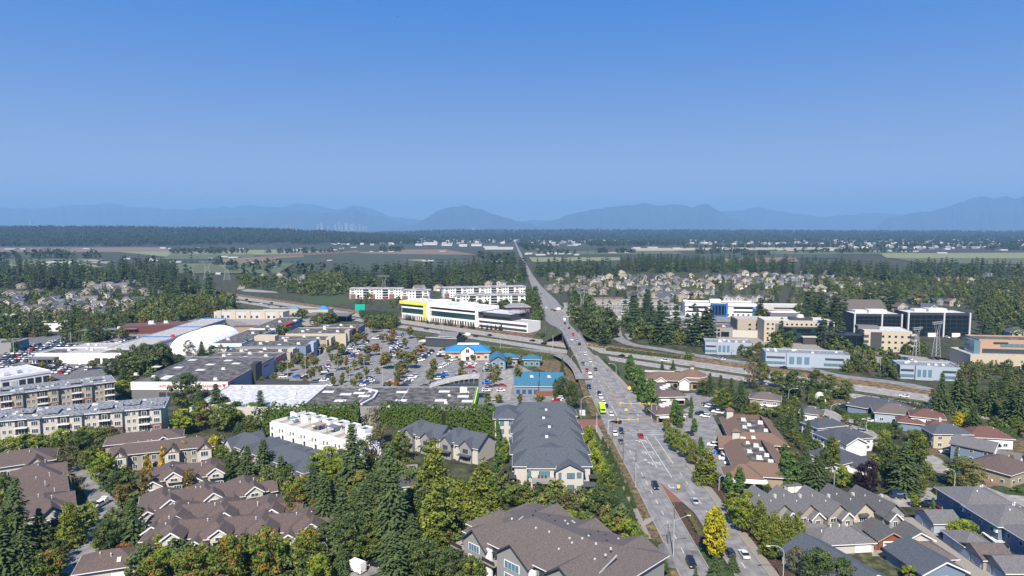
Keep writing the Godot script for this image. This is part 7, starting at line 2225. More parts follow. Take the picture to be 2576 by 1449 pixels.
func traffic() -> void:
	var S := PI
	for e in [[B3,1440,560,S, "suv", "black_paint", "coming down the near carriageway"],[B3,1803,1340,S, "suv", "black_paint", "at the bottom edge beside the median lawn"],[B3,1838,712,0, "sedan", "silver_paint", "climbing past the mulch bed"],[B3,2190,1235,0, "suv", "navy_paint", "beside the blue spruce on the median"],[B3,2335,1250,0, "sedan", "white_paint", "climbing beside the right footway"],
		[M3,1036,1356,S, "sedan", "white_paint", "leaving the junction beside a black car"],[M3,1100,1335,S, "suv", "black_paint", "leaving the junction beside a white car"],[M3,1097,1436,S, "sedan", "grey_paint", "just below the junction by the pole"],[M3,1292,1380,0, "suv", "red_paint", "waiting at the stop bar"],[M3,1048,1238,0.9, "suv", "black_paint", "turning in the middle of the junction"],
		[M3,998,1162,S, "sedan", "white_paint", "waiting at the far stop line beside the lime truck"],[M3,950,1078,S, "sedan", "black_paint", "queuing behind the white sedan at the lights"],[M3,922,1042,S, "sedan", "white_paint", "queuing behind the black sedan at the lights"],[M3,893,988,S, "suv", "white_paint", "approaching the queue at the lights"],[M3,878,955,S, "suv", "black_paint", "approaching behind a white utility car"],
		[M3,775,885,S, "pickup", "navy_paint", "coming off the overpass below the white van"],[M3,785,778,S, "van", "white_paint", "coming off the overpass above the navy pickup"],[M3,755,714,S, "sedan", "red_paint", "coming off the overpass"],[M3,715,652,S, "suv", "grey_paint", "on the overpass approach below the bridge"],[M3,600,406,S, "sedan", "white_paint", "crossing the bridge towards the junction"],[M3,615,357,S, "suv", "red_paint", "entering the bridge towards the junction"],
		[M3,840,705,0, "suv", "grey_paint", "climbing to the overpass beside the red sedan"],[M3,787,626,0, "sedan", "white_paint", "climbing to the overpass ahead of the grey car"],[M3,733,553,0, "suv", "white_paint", "climbing onto the bridge"],[M3,700,499,0, "sedan", "silver_paint", "on the bridge ahead of the white car"],[M3,677,452,0, "suv", "black_paint", "on the bridge heading away"],[M3,652,414,0, "sedan", "silver_paint", "leaving the bridge heading away"],
		[M3,573,291,0, "sedan", "black_paint", "beyond the bridge behind another car"],[M3,553,276,0, "sedan", "silver_paint", "beyond the bridge heading to the far junction"],[M3,532,243,0, "suv", "navy_paint", "beyond the bridge behind the white van"],[M3,527,207,0, "van", "white_paint", "beyond the bridge near the far signal"],[M3,330,74,S, "sedan", "silver_paint", "at the far junction by the trees"],[M3,345,84,S, "suv", "white_paint", "at the far junction beside the silver sedan"],
		[M3,400,104,1.5, "sedan", "red_paint", "crossing the far junction"],[M3,432,112,1.5, "suv", "black_paint", "crossing the far junction behind a red car"],[M3,460,100,1.5, "van", "white_paint", "crossing the far junction"],[M3,488,90,1.5, "sedan", "grey_paint", "entering the far junction"],[M3,540,88,1.5, "sedan", "black_paint", "on the far cross street"],[U3,292,815,0, "sedan", "black_paint", "on the road beyond the far junction"]]:
		car(on_road(e[0],e[1],e[2]),e[3],e[4],e[5],e[6], "",true)
	var along := atan2(-1.0,-0.907) + 0.0
	# heading along the highway: -z of the car turned onto (1,0,0.907)
	var east := -PI / 2 - atan(0.907)
	var west := east + PI
	for e in [[M3,205,416,west, "sedan", "black_paint"],[M3,320,446,west, "suv", "black_paint"],[M3,1103,568,west, "sedan", "black_paint"],[M3,1540,622,west, "pickup", "white_paint"],[M3,2070,602,west, "suv", "silver_paint"],[M3,2115,604,west, "sedan", "white_paint"],[U2,155,908,west, "suv", "navy_paint"],[U2,250,946,east, "sedan", "navy_paint"],[U2,50,912,west, "sedan", "white_paint"],[U2,132,926,east, "sedan", "grey_paint"],[U2,1070,1046,west, "suv", "black_paint"],[U2,1120,1046,west, "sedan", "black_paint"],
		[U2,1715,1168,west, "suv", "navy_paint"],[U2,2210,1243,west, "suv", "black_paint"],[U2,2350,1233,west, "sedan", "black_paint"],[U2,1325,1117,east, "sedan", "grey_paint"],[U2,2125,1233,west, "van", "white_paint"],[M4,1370,978,west, "sedan", "white_paint"],[M4,157,688,west, "sedan", "black_paint"],[U1,2480,874,west, "suv", "black_paint"],[U1,2515,900,east, "suv", "navy_paint"],[U1,2400,886,east, "sedan", "silver_paint"]]:
		car(cg(e[0],e[1],e[2]) + Vector3(0,0.07,0),e[3],e[4],e[5], "travelling on the divided highway", "cars on the highway",false)
	# lime refuse truck
	var t := thing("refuse_truck", "lime green refuse truck waiting at the junction", "truck",on_road(M3,905,1125),PI)
	part(t, "hopper", "lime_paint",Vector3(0,2.3,1.2),Vector3(2.4,2.6,6.0))
	var hp := MB.new()
	hp.prism([Vector3(-1.2,0,-1.8),Vector3(1.2,0,-1.8),Vector3(1.2,0,-2.4),Vector3(-1.2,0,-2.4)],1.0,3.2)
	hp.quad(Vector3(-1.1,3.6,-1.8),Vector3(1.1,3.6,-1.8),Vector3(1.1,3.9,2.6),Vector3(-1.1,3.9,2.6))
	hp.quad(Vector3(-1.2,3.2,-1.8),Vector3(-1.1,3.6,-1.8),Vector3(-1.1,3.9,2.6),Vector3(-1.2,3.6,3.0))
	obj("front_bulkhead",hp.mesh(M.lime_paint),t)
	part(t, "cab", "lime_paint",Vector3(0,1.75,-3.4),Vector3(2.3,2.1,1.9))
	part(t, "windscreen", "car_glass",Vector3(0,2.15,-4.37),Vector3(2.0,0.9,0.08))
	part(t, "bumper", "charcoal",Vector3(0,0.7,-4.4),Vector3(2.3,0.5,0.3))
	part(t, "chassis", "charcoal",Vector3(0,0.8,0.2),Vector3(1.2,0.4,8.2))
	part(t, "arm_rail", "charcoal",Vector3(1.28,1.4,-2.1),Vector3(0.2,1.4,0.6))
	for z in [-3.2,2.0,3.4]:
		for sx in [-1.0,1.0]:
			var wh := obj("wheel",car_mesh("van").wheel,t,Vector3(sx * 1.1,0.52,z),Vector3(1.6,1.5,1.5))
			obj("rim",car_mesh("van").rim,wh)
	for sx in [-0.8,0.8]: part(t, "headlight", "lamp_glass",Vector3(sx,1.0,-4.38),Vector3(0.4,0.25,0.1))

func parked() -> void:
	for e in [[B3,2160,285,1.35, "van", "white_paint", "parked beside the plaza strip"],[B3,2200,328,1.35, "sedan", "white_paint", "parked beside the white van"],[B3,2025,145,1.2, "suv", "white_paint", "parked near the shade awning"],[B3,2090,222,1.2, "sedan", "blue_paint", "parked under the shade awning"],[B4,1570,752,1.4, "sedan", "black_paint", "parked by the small cypress"],[B4,2320,505,1.45, "pickup", "white_paint", "parked on the brick drive"],
		[M4,925,1335,0.8, "suv", "silver_paint", "parked at the street bend"],[B4,1790,215,1.3, "sedan", "white_paint", "parked on the dry lawn"],[B4,1437,1192,0.1, "sedan", "navy_paint", "parked between the two garages"],[M3,1960,1075,0.3, "suv", "white_paint", "parked behind the plaza under the trees"],[M3,1785,1355,0.4, "sedan", "navy_paint", "parked by the plaza entrance"],[B2,1210,1350,1.1, "suv", "black_paint", "parked on the near lane"],[M4,1005,1222,0.6, "sedan", "white_paint", "parked beside the clipped hedge"],[M4,745,1085,1.2, "suv", "navy_paint", "parked by the navy roofed house"],[M4,785,1262,0.7, "sedan", "grey_paint", "parked on the curving street"],[B4,1720,800,1.4, "sedan", "red_paint", "parked under the grey eaves"]]:
		car(cg(e[0],e[1],e[2]) + Vector3(0,0.06,0),e[3],e[4],e[5],e[6], "",true)
	# delivery van with a pale curved stripe
	var t := car(cg(B4,1320,662) + Vector3(0,0.06,0),-1.5, "van", "navy_paint", "with pale blue curved stripe on its side", "",true)
	var sw := MB.new()
	for k in 6:
		var p := Vector3(-1.06,1.75 - 0.16 * sin(PI * k / 6),-0.9 + k * 0.4)
		var q := Vector3(-1.06,1.75 - 0.16 * sin(PI * (k + 1) / 6),-0.5 + k * 0.4)
		sw.beam(p,q,0.04,0.16)
		sw.beam(p * Vector3(-1,1,1),q * Vector3(-1,1,1),0.04,0.16)
	obj("curved_stripe",sw.mesh(M.pale_blue),t)
	# work pickup on the townhouse lane,camper at the bottom
	t = car(cg(B1,1005,752) + Vector3(0,0.06,0),PI - 0.12, "pickup", "white_paint", "with ladder rack driving down the curving lane", "",true)
	part(t, "cargo_box", "white_paint",Vector3(0,1.55,1.9),Vector3(1.8,0.7,1.7))
	part(t, "ladder_rack", "pale_metal",Vector3(0,2.2,2.3),Vector3(2.0,0.12,1.2))
	t = car(cg(B2,1000,1400) + Vector3(0,0.06,0),1.0, "van", "white_paint", "with rounded high roof parked on the near lane", "",true)
	part(t, "high_roof", "white_paint",Vector3(0,2.6,0.8),Vector3(1.9,0.5,3.8))
	# lots
	var W := "parked in the tree-lined lot of the shopping centre"
	var G := "cars parked at the shopping centre"
	for e in [[1060,872,1180,790,0.0,0.9],[1100,850,1210,790,0.0,0.5],[1300,872,1420,805,0.0,0.8],[1470,885,1600,765,0.0,0.9],[1680,880,1750,835,0.0,0.8],[1815,810,1910,745,0.0,0.95],[1825,695,1930,640,0.0,0.8],[2040,775,2080,735,0.0,0.9],[2140,775,2190,725,0.0,0.9],[2070,665,2100,635,0.0,0.9],[2150,690,2190,635,0.0,0.95],[2310,725,2365,630,0.0,0.95],[1950,615,2060,595,PI / 2,0.9],[2245,610,2320,580,0.0,0.9],[1640,622,1765,515,0.0,0.95],[1850,585,1890,500,0.0,0.85],[1970,545,1985,500,0.0,0.7],[2290,545,2300,490,0.0,0.7],
		[680,740,715,665,0.0,0.95],[740,770,775,700,0.0,0.5],[650,840,720,790,0.0,0.9],[580,840,620,790,0.0,0.8],[820,790,850,760,0.0,0.6],[940,500,990,430,0.0,0.9],[950,600,1000,545,0.0,0.9],[1000,525,1080,500,0.0,0.9],[1060,480,1110,420,0.0,0.9],[900,560,940,520,0.0,0.7],[1200,400,1240,370,0.0,0.9],[1250,395,1310,350,0.0,0.9],[1390,400,1400,345,0.0,0.95],[1430,380,1480,345,0.0,0.9],[1370,570,1385,440,0.0,0.6],[1440,520,1450,430,0.0,0.7],[1310,500,1350,480,0.0,0.6],[1090,660,1160,645,0.0,0.7],[720,625,780,610,0.0,0.5],[1020,720,1060,700,0.0,0.4],[1140,725,1170,700,0.0,0.5],[380,800,420,770,0.0,0.6],[260,790,320,760,0.0,0.7],[480,800,530,760,0.0,0.7],[920,890,970,870,0.0,0.7],[700,885,760,860,0.0,0.7],[2310,930,2350,870,0.0,0.9],[2320,850,2370,770,0.0,0.9],[2460,940,2480,850,0.0,0.5],[2330,1020,2460,1010,0.0,0.4],[1190,850,1215,830,0.0,0.9]]:
		car_row(M2,Vector2(e[0],e[1]),Vector2(e[2],e[3]),PI / 2 + 0.08 + e[4],e[5],W,G)
	for e in [[430,1040,525,950,0.1]]: car_row(M3,Vector2(e[0],e[1]),Vector2(e[2],e[3]),PI / 2,1.0, "parked behind the blue roofed shop", "cars behind the blue roofed shop")
	W = "standing in the dealer lot behind the white stores"
	G = "cars in the dealer lots"
	for e in [[0,640,180,632],[0,600,80,592],[140,520,230,480],[150,470,260,435],[460,480,560,430],[480,460,590,415],[320,660,560,690],[620,665,740,650],[500,735,740,715],[640,750,780,735],[990,455,1240,425],[1240,415,1400,375],[690,430,850,405],[0,570,60,560],[330,600,360,598],[210,585,280,580],[1080,440,1180,430],[300,520,400,500],[0,660,150,650],[20,620,170,612],[140,500,260,462],[240,470,330,445],[480,440,620,405],[560,450,660,425],[700,415,840,395],[540,700,700,680],[420,680,520,670],[560,725,660,712],[1000,470,1130,452],[1200,400,1330,380],[150,545,220,530],[460,500,540,470]]:
		car_row(M1,Vector2(e[0],e[1]),Vector2(e[2],e[3]),0.3,0.9,W,G)
	for e in [[-312,412,-254,410],[-310,404,-252,402],[-306,396,-262,394],[-302,388,-266,386],[-332,430,-303,428],[-334,438,-303,436],[-338,446,-303,444],[-342,455,-303,453],[-350,470,-262,468],[-356,478,-262,476],[-362,487,-268,485]]:
		stalls(Vector3(e[0],0,-e[1]),Vector3(e[2],0,-e[3]),0.05,0.78,W,G)
	W = "parked in the business park lot"
	G = "cars in the business park"
	for e in [[2100,415,2300,425],[2200,450,2420,455],[2300,480,2500,470],[1280,300,1420,300],[1150,290,1240,300],[2576,430,2760,450],[2600,470,2700,475],[1620,120,1760,130],[1840,145,1980,150]]:
		car_row(M3,Vector2(e[0],e[1]),Vector2(e[2],e[3]),0.4,0.75,W,G)
	for e in [[1290,590,1500,610],[1560,590,1720,600],[1740,600,1950,610],[1500,440,1650,430],[1780,380,1960,390],[900,550,1080,545]]:
		car_row(M4,Vector2(e[0],e[1]),Vector2(e[2],e[3]),0.2,0.6,W,G)
	for e in [[1945,1050,2080,1150],[1850,1130,1960,1190]]: car_row(M3,Vector2(e[0],e[1]),Vector2(e[2],e[3]),1.0,0.9, "parked behind the brown tiled plaza", "cars behind the plaza")
	print("cars ",n_cars)
# ---- trees placed by foot,top and width in crop units
func near_trees() -> void:
	var w := "in the wood beside the brown town houses"
	for e in [["fir",180,1260,440,400],["fir",420,1170,760,260],["fir",60,1620,820,430],["autumn_tree",540,1480,1160,300],["cedar",715,1140,640,330],["dark_tree",1080,1190,870,330],["fir",1350,1130,660,340],["fir",250,1560,980,380],["broadleaf",350,1540,1200,300],["fir",-60,1350,560,360],["dark_tree",40,700,420,300],["fir",120,900,560,300],
		["maple",90,260,40,240],["maple",250,230,10,260],["maple",420,220,15,240],["broadleaf",540,250,60,200],["dark_tree",50,430,190,220],["sparse_tree",670,400,130,320],["dark_tree",810,260,-20,300],["maple",1040,540,180,320],["broadleaf",900,420,170,220],["sparse_tree",760,670,430,280],["dark_tree",1170,650,390,240],["rust_tree",1250,760,510,260],["rust_tree",1480,660,350,220],["rust_tree",1900,630,360,190],
		["gold_tip",1485,410,210,100],["gold_tip",1645,370,135,130],["gold_tip",1865,310,75,150],["yellow_tree",2160,290,25,170],["maple",2325,1070,850,210],["maple",1600,1260,1020,220],["autumn_tree",1530,1640,1220,340],["maple",1660,1500,1150,260],["autumn_tree",1930,1640,1140,420],["autumn_tree",2310,1600,1010,430],["maple",930,830,690,150],["maple",945,950,780,140],["bush",1400,1230,1110,130],["red_tree",1240,1220,1120,200],["broadleaf",620,640,540,120],["dark_tree",2350,520,170,260],["fir",2500,540,120,300],["broadleaf",2240,420,120,220],["dark_tree",960,300,120,200],
		["broadleaf",1000,180,-60,260],["sparse_tree",1120,120,-70,260],["sparse_tree",1300,60,-70,240],["maple",620,200,-40,220],["broadleaf",1500,40,-80,220]]:
		tree(B1,e[0],e[1],e[2],e[3],e[4],w)
	w = "in the wood between the white terrace and the taupe roofs"
	for e in [["fir",970,640,-90,420],["fir",1390,1290,90,460],["cedar",1790,690,-30,460],["cedar",1820,1160,380,620],["cedar",2290,960,180,520],["fir",1070,1130,500,430],["fir",860,1230,540,400],["fir",690,1020,380,320],["fir",570,850,300,300],["dark_tree",970,1290,780,440],["fir",1390,1520,980,440],["rust_tree",600,930,650,170],["autumn_tree",400,890,480,280],["maple",640,560,200,320],["maple",720,420,130,260],["broadleaf",860,440,160,240],["dark_tree",1080,420,60,240],["maple",830,560,250,280],["autumn_tree",1050,680,370,290],["dark_tree",1700,1470,1040,400],["dark_tree",1960,1500,1150,380],["broadleaf",2180,1560,1240,300],
		["autumn_tree",100,1500,930,400],["autumn_tree",540,1420,940,360],["maple",640,1580,1220,260],["fir",860,1440,1120,210],["fir",90,500,60,340],["fir",260,560,230,260],["maple",210,620,420,210],["dark_tree",330,600,310,200],["sparse_tree",1220,420,-80,320],["broadleaf",1450,320,-20,260],["fir",1300,700,200,340],["dark_tree",1560,1000,560,300],["fir",1150,880,400,300],["broadleaf",1130,1290,1000,300],["fir",1560,1280,820,360],["dark_tree",1300,1180,760,320],["broadleaf",740,760,420,260],["fir",780,940,460,280],["autumn_tree",480,760,420,240],["broadleaf",1180,1100,760,300],["dark_tree",700,1250,900,300],["fir",1000,900,560,260],["cedar",2060,860,420,360],["maple",2500,330,40,110],["poplar",2440,560,60,110]]:
		tree(B2,e[0],e[1],e[2],e[3],e[4],w)
	w = "along the left side of the main road"
	for e in [["maple",780,330,-90,170],["maple",830,420,60,190],["maple",860,520,160,190],["maple",920,590,290,190],["broadleaf",960,700,380,220],["autumn_tree",860,620,390,150],["dark_tree",880,830,520,300],["sparse_tree",620,860,560,340],["broadleaf",60,760,520,330],["sparse_tree",470,820,600,260],["maple",580,960,780,240],["broadleaf",720,1090,790,330],["autumn_tree",980,1120,810,330],["maple",1180,1190,870,330],["dark_tree",1010,820,600,200],["broadleaf",1310,1300,1000,260],["broadleaf",760,240,-80,150],["bush",230,800,730,120],["bush",250,720,640,120]]:
		tree(B3,e[0],e[1],e[2],e[3],e[4],w)
	for e in [["fir",915,130,40,70],["fir",945,190,90,80],["fir",985,260,150,90],["fir",1010,320,210,90],["fir",1045,395,280,95],["fir",1075,460,340,80],["fir",1105,540,420,100],["fir",1160,640,500,110],["fir",1210,760,620,110],["fir",1205,890,760,110],["fir",1445,1270,1070,120],["fir",1530,1420,1220,130]]:
		tree(B3, "fir",e[1],e[2],e[3],e[4], "in the footway row of young conifers", "young conifers along the footway")
	w = "on the right side of the main road"
	for e in [["cedar",1960,510,110,330],["gold_maple",2045,1290,740,300],["fir",2040,1560,1240,260],["fir",2220,1400,1220,150],["fir",1850,1540,1340,100],["maple",1640,200,-60,170],["maple",1740,270,0,160],["autumn_tree",1820,330,60,150],["poplar",1900,240,40,90],["poplar",2175,620,400,110],["poplar",2290,620,340,130],["broadleaf",2220,830,590,230],["maple",2320,1010,660,260],["cedar",2490,1080,620,240],["maple",2250,940,640,200],["broadleaf",1580,120,-40,130],["maple",2380,880,580,180]]:
		tree(B3,e[0],e[1],e[2],e[3],e[4],w)
	for e in [["cedar",60,1220,740,260],["cedar",180,1230,760,260],["cedar",290,1210,740,240],["cedar",10,1250,860,240],["cedar",340,1160,860,160],["broadleaf",330,1200,1000,160],["broadleaf",70,1290,1060,200],["sparse_tree",270,1420,1130,240],["dark_tree",500,1560,1160,380],["dark_tree",740,1600,1260,380],["sparse_tree",950,1560,1340,240],["poplar",200,560,170,230],["fir",380,520,60,200],["fir",490,600,220,330],["broadleaf",640,400,30,200],["maple",740,570,320,190],["purple_tree",1020,610,270,330],["fir",1370,620,90,380],["dark_tree",1240,460,120,260],["broadleaf",1500,330,-20,260],["fir",1865,580,130,150],["willow",1960,580,240,420],["red_tree",2265,440,320,130],["maple",1475,760,630,110],["poplar",1650,880,650,60],["maple",1965,1110,870,320],["bush",830,960,860,150],["fir",1370,1400,1260,160],["maple",1430,1500,1340,200],["rust_tree",2400,1420,1290,200],["bush",2160,1220,1150,60],["bush",2490,1230,1150,120],["broadleaf",1180,260,30,200],["bush",2520,610,540,150],["broadleaf",1600,480,330,120],["dark_tree",880,560,420,200],["broadleaf",1530,620,400,160],["dark_tree",560,470,160,180]]:
		tree(B4,e[0],e[1],e[2],e[3],e[4], "among the homes right of the main road")
	w = "on the slope between the plaza and the highway"
	for e in [["poplar",1185,800,540,110],["poplar",1260,960,640,140],["poplar",1300,1040,680,130],["poplar",1400,1170,760,130],["poplar",1640,1260,990,120],["poplar",1690,1290,1060,90],["poplar",1800,1190,960,50],["poplar",1835,1330,1180,80],["autumn_tree",1560,1330,1180,120],["fir",1510,700,620,60],["fir",1620,700,600,70],["fir",1985,960,730,150],["fir",2090,1040,750,180],["dark_tree",1920,960,800,160],["fir",2200,1060,780,180],["fir",2300,1110,800,200],["broadleaf",2120,1120,880,220],["autumn_tree",2440,1190,1020,200],["sparse_tree",2430,900,540,250],["broadleaf",2520,860,600,160],["bush",1770,600,500,130]]:
		tree(M3,e[0],e[1],e[2],e[3],e[4],w)
	for e in [["dark_tree",250,1000,700,260],["broadleaf",90,880,700,180],["dark_tree",480,960,690,200],["broadleaf",620,900,740,180],["broadleaf",760,1000,800,220],["fir",1740,1130,720,220],["fir",1900,1110,690,260],["fir",2060,1110,640,240],["fir",2230,1160,780,240],["fir",2420,1250,820,240],["fir",2520,1280,780,260],["yellow_tree",1920,1290,1120,170],["fir",2060,1330,1060,240],["fir",2400,870,640,110],["sparse_tree",2030,900,620,230],["red_tree",535,1260,1150,110],["fir",340,1260,1070,110],["fir",230,1290,1060,150],["broadleaf",100,1180,1060,160],["fir",110,1390,1130,200],["fir",400,1400,1200,130],["broadleaf",290,1449,1310,160],["dark_tree",1270,1400,1210,170],["maple",1170,1449,1300,150],["bush",545,1095,1030,90],["bush",600,1000,900,80],["broadleaf",440,1060,940,80],["fir",1040,1010,960,40],["broadleaf",2480,1330,1180,200],["dark_tree",2340,1010,800,160],["broadleaf",1480,1440,1300,200],["dark_tree",1600,1449,1320,160]]:
		tree(M4,e[0],e[1],e[2],e[3],e[4], "between the highway and the homes on the right")
	w = "between the stores and the brown town houses"
	for e in [["dark_tree",1880,1100,720,380],["fir",2180,1200,840,320],["dark_tree",1400,960,790,170],["maple",1240,960,800,190],["fir",1250,830,680,160],["dark_tree",1130,760,580,220],["dark_tree",1420,700,530,180],["broadleaf",1340,740,600,160],["dark_tree",1560,640,500,180],["fir",2030,560,410,130],["sparse_tree",1890,560,390,140],["dark_tree",2140,570,450,130],["sparse_tree",2220,570,440,110],["fir",2300,560,460,100],["fir",2490,520,390,130],["dark_tree",1700,640,530,160],["dark_tree",1800,640,540,140],["broadleaf",2250,1330,1030,320],["maple",1860,1340,1080,360],["autumn_tree",2050,1300,1000,260],["sparse_tree",1180,1340,1170,260],["sparse_tree",1420,1300,1170,220],["broadleaf",860,1480,1260,260],["maple",300,1500,1350,240],["maple",100,1500,1370,220],["fir",2400,1449,1230,180],["dark_tree",2380,1240,1010,280],["broadleaf",2540,1220,1020,240],["fir",2010,1240,900,260],["dark_tree",2270,1180,960,220],["lot_tree",430,700,620,110],["lot_tree",590,690,600,100],["lot_tree",930,700,600,120],["broadleaf",2560,1100,960,160],["rust_lot_tree",500,830,760,90]]:
		tree(M1,e[0],e[1],e[2],e[3],e[4],w)
	for e in [["fir",170,1060,930,100],["fir",250,1060,915,110],["dark_tree",20,1120,950,160],["dark_tree",110,1110,990,130],["fir",380,1080,950,90],["broadleaf",300,1100,1000,120],["dark_tree",520,1080,990,110],["fir",460,1050,900,140],["fir",60,1240,900,230],["fir",330,1030,960,60],["fir",560,1040,975,60],["fir",1655,1090,1010,90],["fir",2020,1120,1030,80],["fir",2105,1120,1030,80],["broadleaf",1480,1090,1040,90],["sparse_tree",690,1330,1040,220],["broadleaf",1560,1100,1035,60],["poplar",2110,1430,1290,40],["poplar",2270,1449,1310,36],["poplar",2340,1449,1300,50],["poplar",2440,1500,1180,70],["gold_tip",2050,1440,1330,40],["gold_tip",2200,1420,1320,36],["sparse_tree",1190,1480,1060,300],["purple_tree",1360,1480,1380,110],["broadleaf",1480,1449,1320,200]]:
		tree(M2,e[0],e[1],e[2],e[3],e[4], "beside the tall hedge behind the grocery")
	# shopping centre lot
	for e in [[270,770,620,90],[180,830,740,70],[350,720,620,70],[440,650,540,110],[500,740,600,90],[560,830,680,90],[640,760,670,60],[600,690,580,110],[830,715,540,100],[870,840,740,60],[860,890,790,50],[780,880,780,60],[910,660,570,40],[930,770,680,60],[990,710,610,60],[1060,690,600,80],[1110,790,690,70],[1040,830,740,80],[980,885,800,80],[1130,640,560,60],[1010,460,340,90],[870,560,450,90],[810,500,430,70],[760,620,560,60],[1120,570,470,110],[1270,430,350,60],[1350,450,370,110],[1500,500,390,60],[1310,700,530,130],[1270,690,610,70],[1460,640,510,120],[1560,690,540,150],[1440,760,640,110],[1650,420,370,80],[1740,430,380,100],[1790,780,600,80],[1760,850,700,100],[1920,620,560,60],[2070,700,620,70],[2180,610,560,60],[2420,820,660,90],[2400,880,740,80],[2320,1080,930,90],[2440,1040,960,90],[2540,690,580,100],[1010,400,300,80],[1180,330,210,120],[1340,330,230,100],[1550,390,280,80],[2090,440,360,90],[1900,460,380,80],[2370,580,470,80],[1220,745,690,60],[1340,890,830,60],[60,870,780,60],[860,560,500,70],[1530,620,530,80],[1500,740,620,90],[1590,600,510,80],[1420,830,720,80],[1780,710,600,70],[1320,640,560,80],[680,520,440,70],[730,560,480,60],[940,420,330,70],[1100,430,350,60],[2060,780,690,60],[2360,760,660,60]]:
		tree(M2, "lot_tree",e[0],e[1],e[2] - 14,e[3] * 1.2, "among the parked cars", "trees in the shopping centre lot")
	for e in [[1210,560,445,110],[1060,620,550,90],[1660,560,460,110],[1470,790,690,90],[1410,890,810,80],[2100,790,720,50],[910,690,590,40],[1380,420,300,70],[560,620,560,80],[495,850,790,50]]:
		tree(M2, "rust_lot_tree",e[0],e[1],e[2] - 14,e[3] * 1.2, "among the parked cars", "trees in the shopping centre lot")
	for e in [["lot_tree",60,900,640,90],["lot_tree",80,1060,940,80],["lot_tree",280,1050,950,120],["fir",505,760,580,90],["dark_tree",500,980,760,160],["dark_tree",600,1100,810,180],["bush",650,1195,1110,70],["dark_tree",430,1020,780,60]]:
		tree(M3,e[0],e[1],e[2],e[3],e[4], "around the blue roofed shops")
	# flowers
	for e in [[800,1345],[850,1325],[960,1305],[990,1295],[1090,1270],[1110,1262]]:
		tree(B1, "orange_bush",e[0],e[1],e[1] - 36,66, "on the lawn by the lane", "orange flower mounds by the lane")
	print("trees ",n_trees)

func hedges() -> void:
	var c := Color(0.06,0.105,0.016)
	hedge("tall_hedge",g(668,1098),g(905,1092),7.0,12.5,c, "tall dense bright green hedge behind the white roofed store",0.55,5.0,0.25)
	hedge("tall_hedge",g(965,1068),g(1118,1086),6.5,10.0,c, "tall dense bright green hedge behind the grey grocery, first stretch",0.55,5.0,0.2)
	hedge("tall_hedge",g(1122,1096),g(1244,1092),7.0,11.5,c, "tall dense bright green hedge behind the grey grocery, stretch beside the slate block",0.55,5.0,0.2)
	hedge("clipped_hedge",cg(B4,1670,625),cg(B4,1790,628),2.6,2.8,Color(0.07,0.12,0.02), "square clipped hedge at the street corner",0.3,5.0,0.05)
	hedge("clipped_hedge",cg(M4,1010,1305),cg(M4,1240,1300),2.6,2.6,Color(0.06,0.11,0.02), "clipped hedge beside the street bend lamp",0.32,5.0,0.08)
	hedge("clipped_hedge",cg(M4,690,1120),cg(M4,820,1195),2.4,2.2,Color(0.055,0.1,0.022), "clipped hedge along the cul-de-sac, first stretch",0.32,5.0,0.08)
	hedge("clipped_hedge",cg(M4,830,1195),cg(M4,1060,1205),2.4,2.4,Color(0.06,0.11,0.022), "clipped hedge along the cul-de-sac before the tan roof",0.32,5.0,0.08)
	hedge("cypress_hedge",cg(M4,1130,1060),cg(M4,1600,1150),2.2,4.2,Color(0.045,0.075,0.025), "pointed cypress hedge between navy roof and highway",0.35,5.0,0.4)
	hedge("clipped_hedge",cg(M4,2160,1370),cg(M4,2480,1370),2.4,3.2,Color(0.05,0.09,0.025), "clipped hedge behind the maroon roofs",0.35,5.0,0.08)
	hedge("clipped_hedge",cg(B2,760,1300),cg(B2,1040,1290),3.0,2.4,Color(0.075,0.12,0.022), "low hedge along the near lane",0.35,5.0,0.1)
	hedge("round_hedge",cg(M3,870,640),cg(M3,1020,770),7.0,3.2,Color(0.05,0.085,0.03), "wide rounded hedge on the overpass slope",0.4,5.0,0.2)
	hedge("bank_shrubs",cg(M2,2160,475),cg(M2,2560,520),8.0,1.8,Color(0.11,0.13,0.03), "yellow-green shrub bank beside the near carriageway, first stretch",0.4,4.0,0.5)
	hedge("bank_shrubs",cg(M2,2560,520),cg(M2,2980,590),9.0,2.0,Color(0.115,0.135,0.03), "yellow-green shrub bank beside the near carriageway, stretch at the ramp",0.4,4.0,0.5)
	hedge("office_shrubs",cg(M3,255,385),cg(M3,470,350),9.0,2.4,Color(0.04,0.075,0.028), "dark shrub patch on the green slope by the overpass",0.45,4.0,0.4)
	hedge("median_shrubs",Vector3(51.9,0.2,-182),Vector3(52.2,0.2,-196),2.0,1.0,Color(0.14,0.09,0.035), "sparse russet shrubs on the mulch median",0.3,2.0,0.6)
	hedge("cypress_hedge",cg(U2,1050,1030),cg(U2,1420,1065),3.0,5.5,Color(0.04,0.065,0.03), "cypress row beside the long white office",0.5,5.0,0.5)
	hedge("frontage_hedge",cg(M3,960,505),cg(M3,1680,590),5.0,1.6,Color(0.055,0.085,0.028), "low green hedge along the frontage road",0.45,4.0,0.4)
	hedge("garden_hedge",cg(B3,20,420),cg(B3,25,330),3.0,3.0,Color(0.05,0.12,0.02), "clipped garden hedge beside the slate roof block",0.3,5.0,0.05)
	hedge("cedar_hedge",cg(M4,420,1030),cg(M4,470,960),2.5,5.0,Color(0.06,0.1,0.025), "tall clipped hedge beside the storage tent",0.35,5.0,0.1)

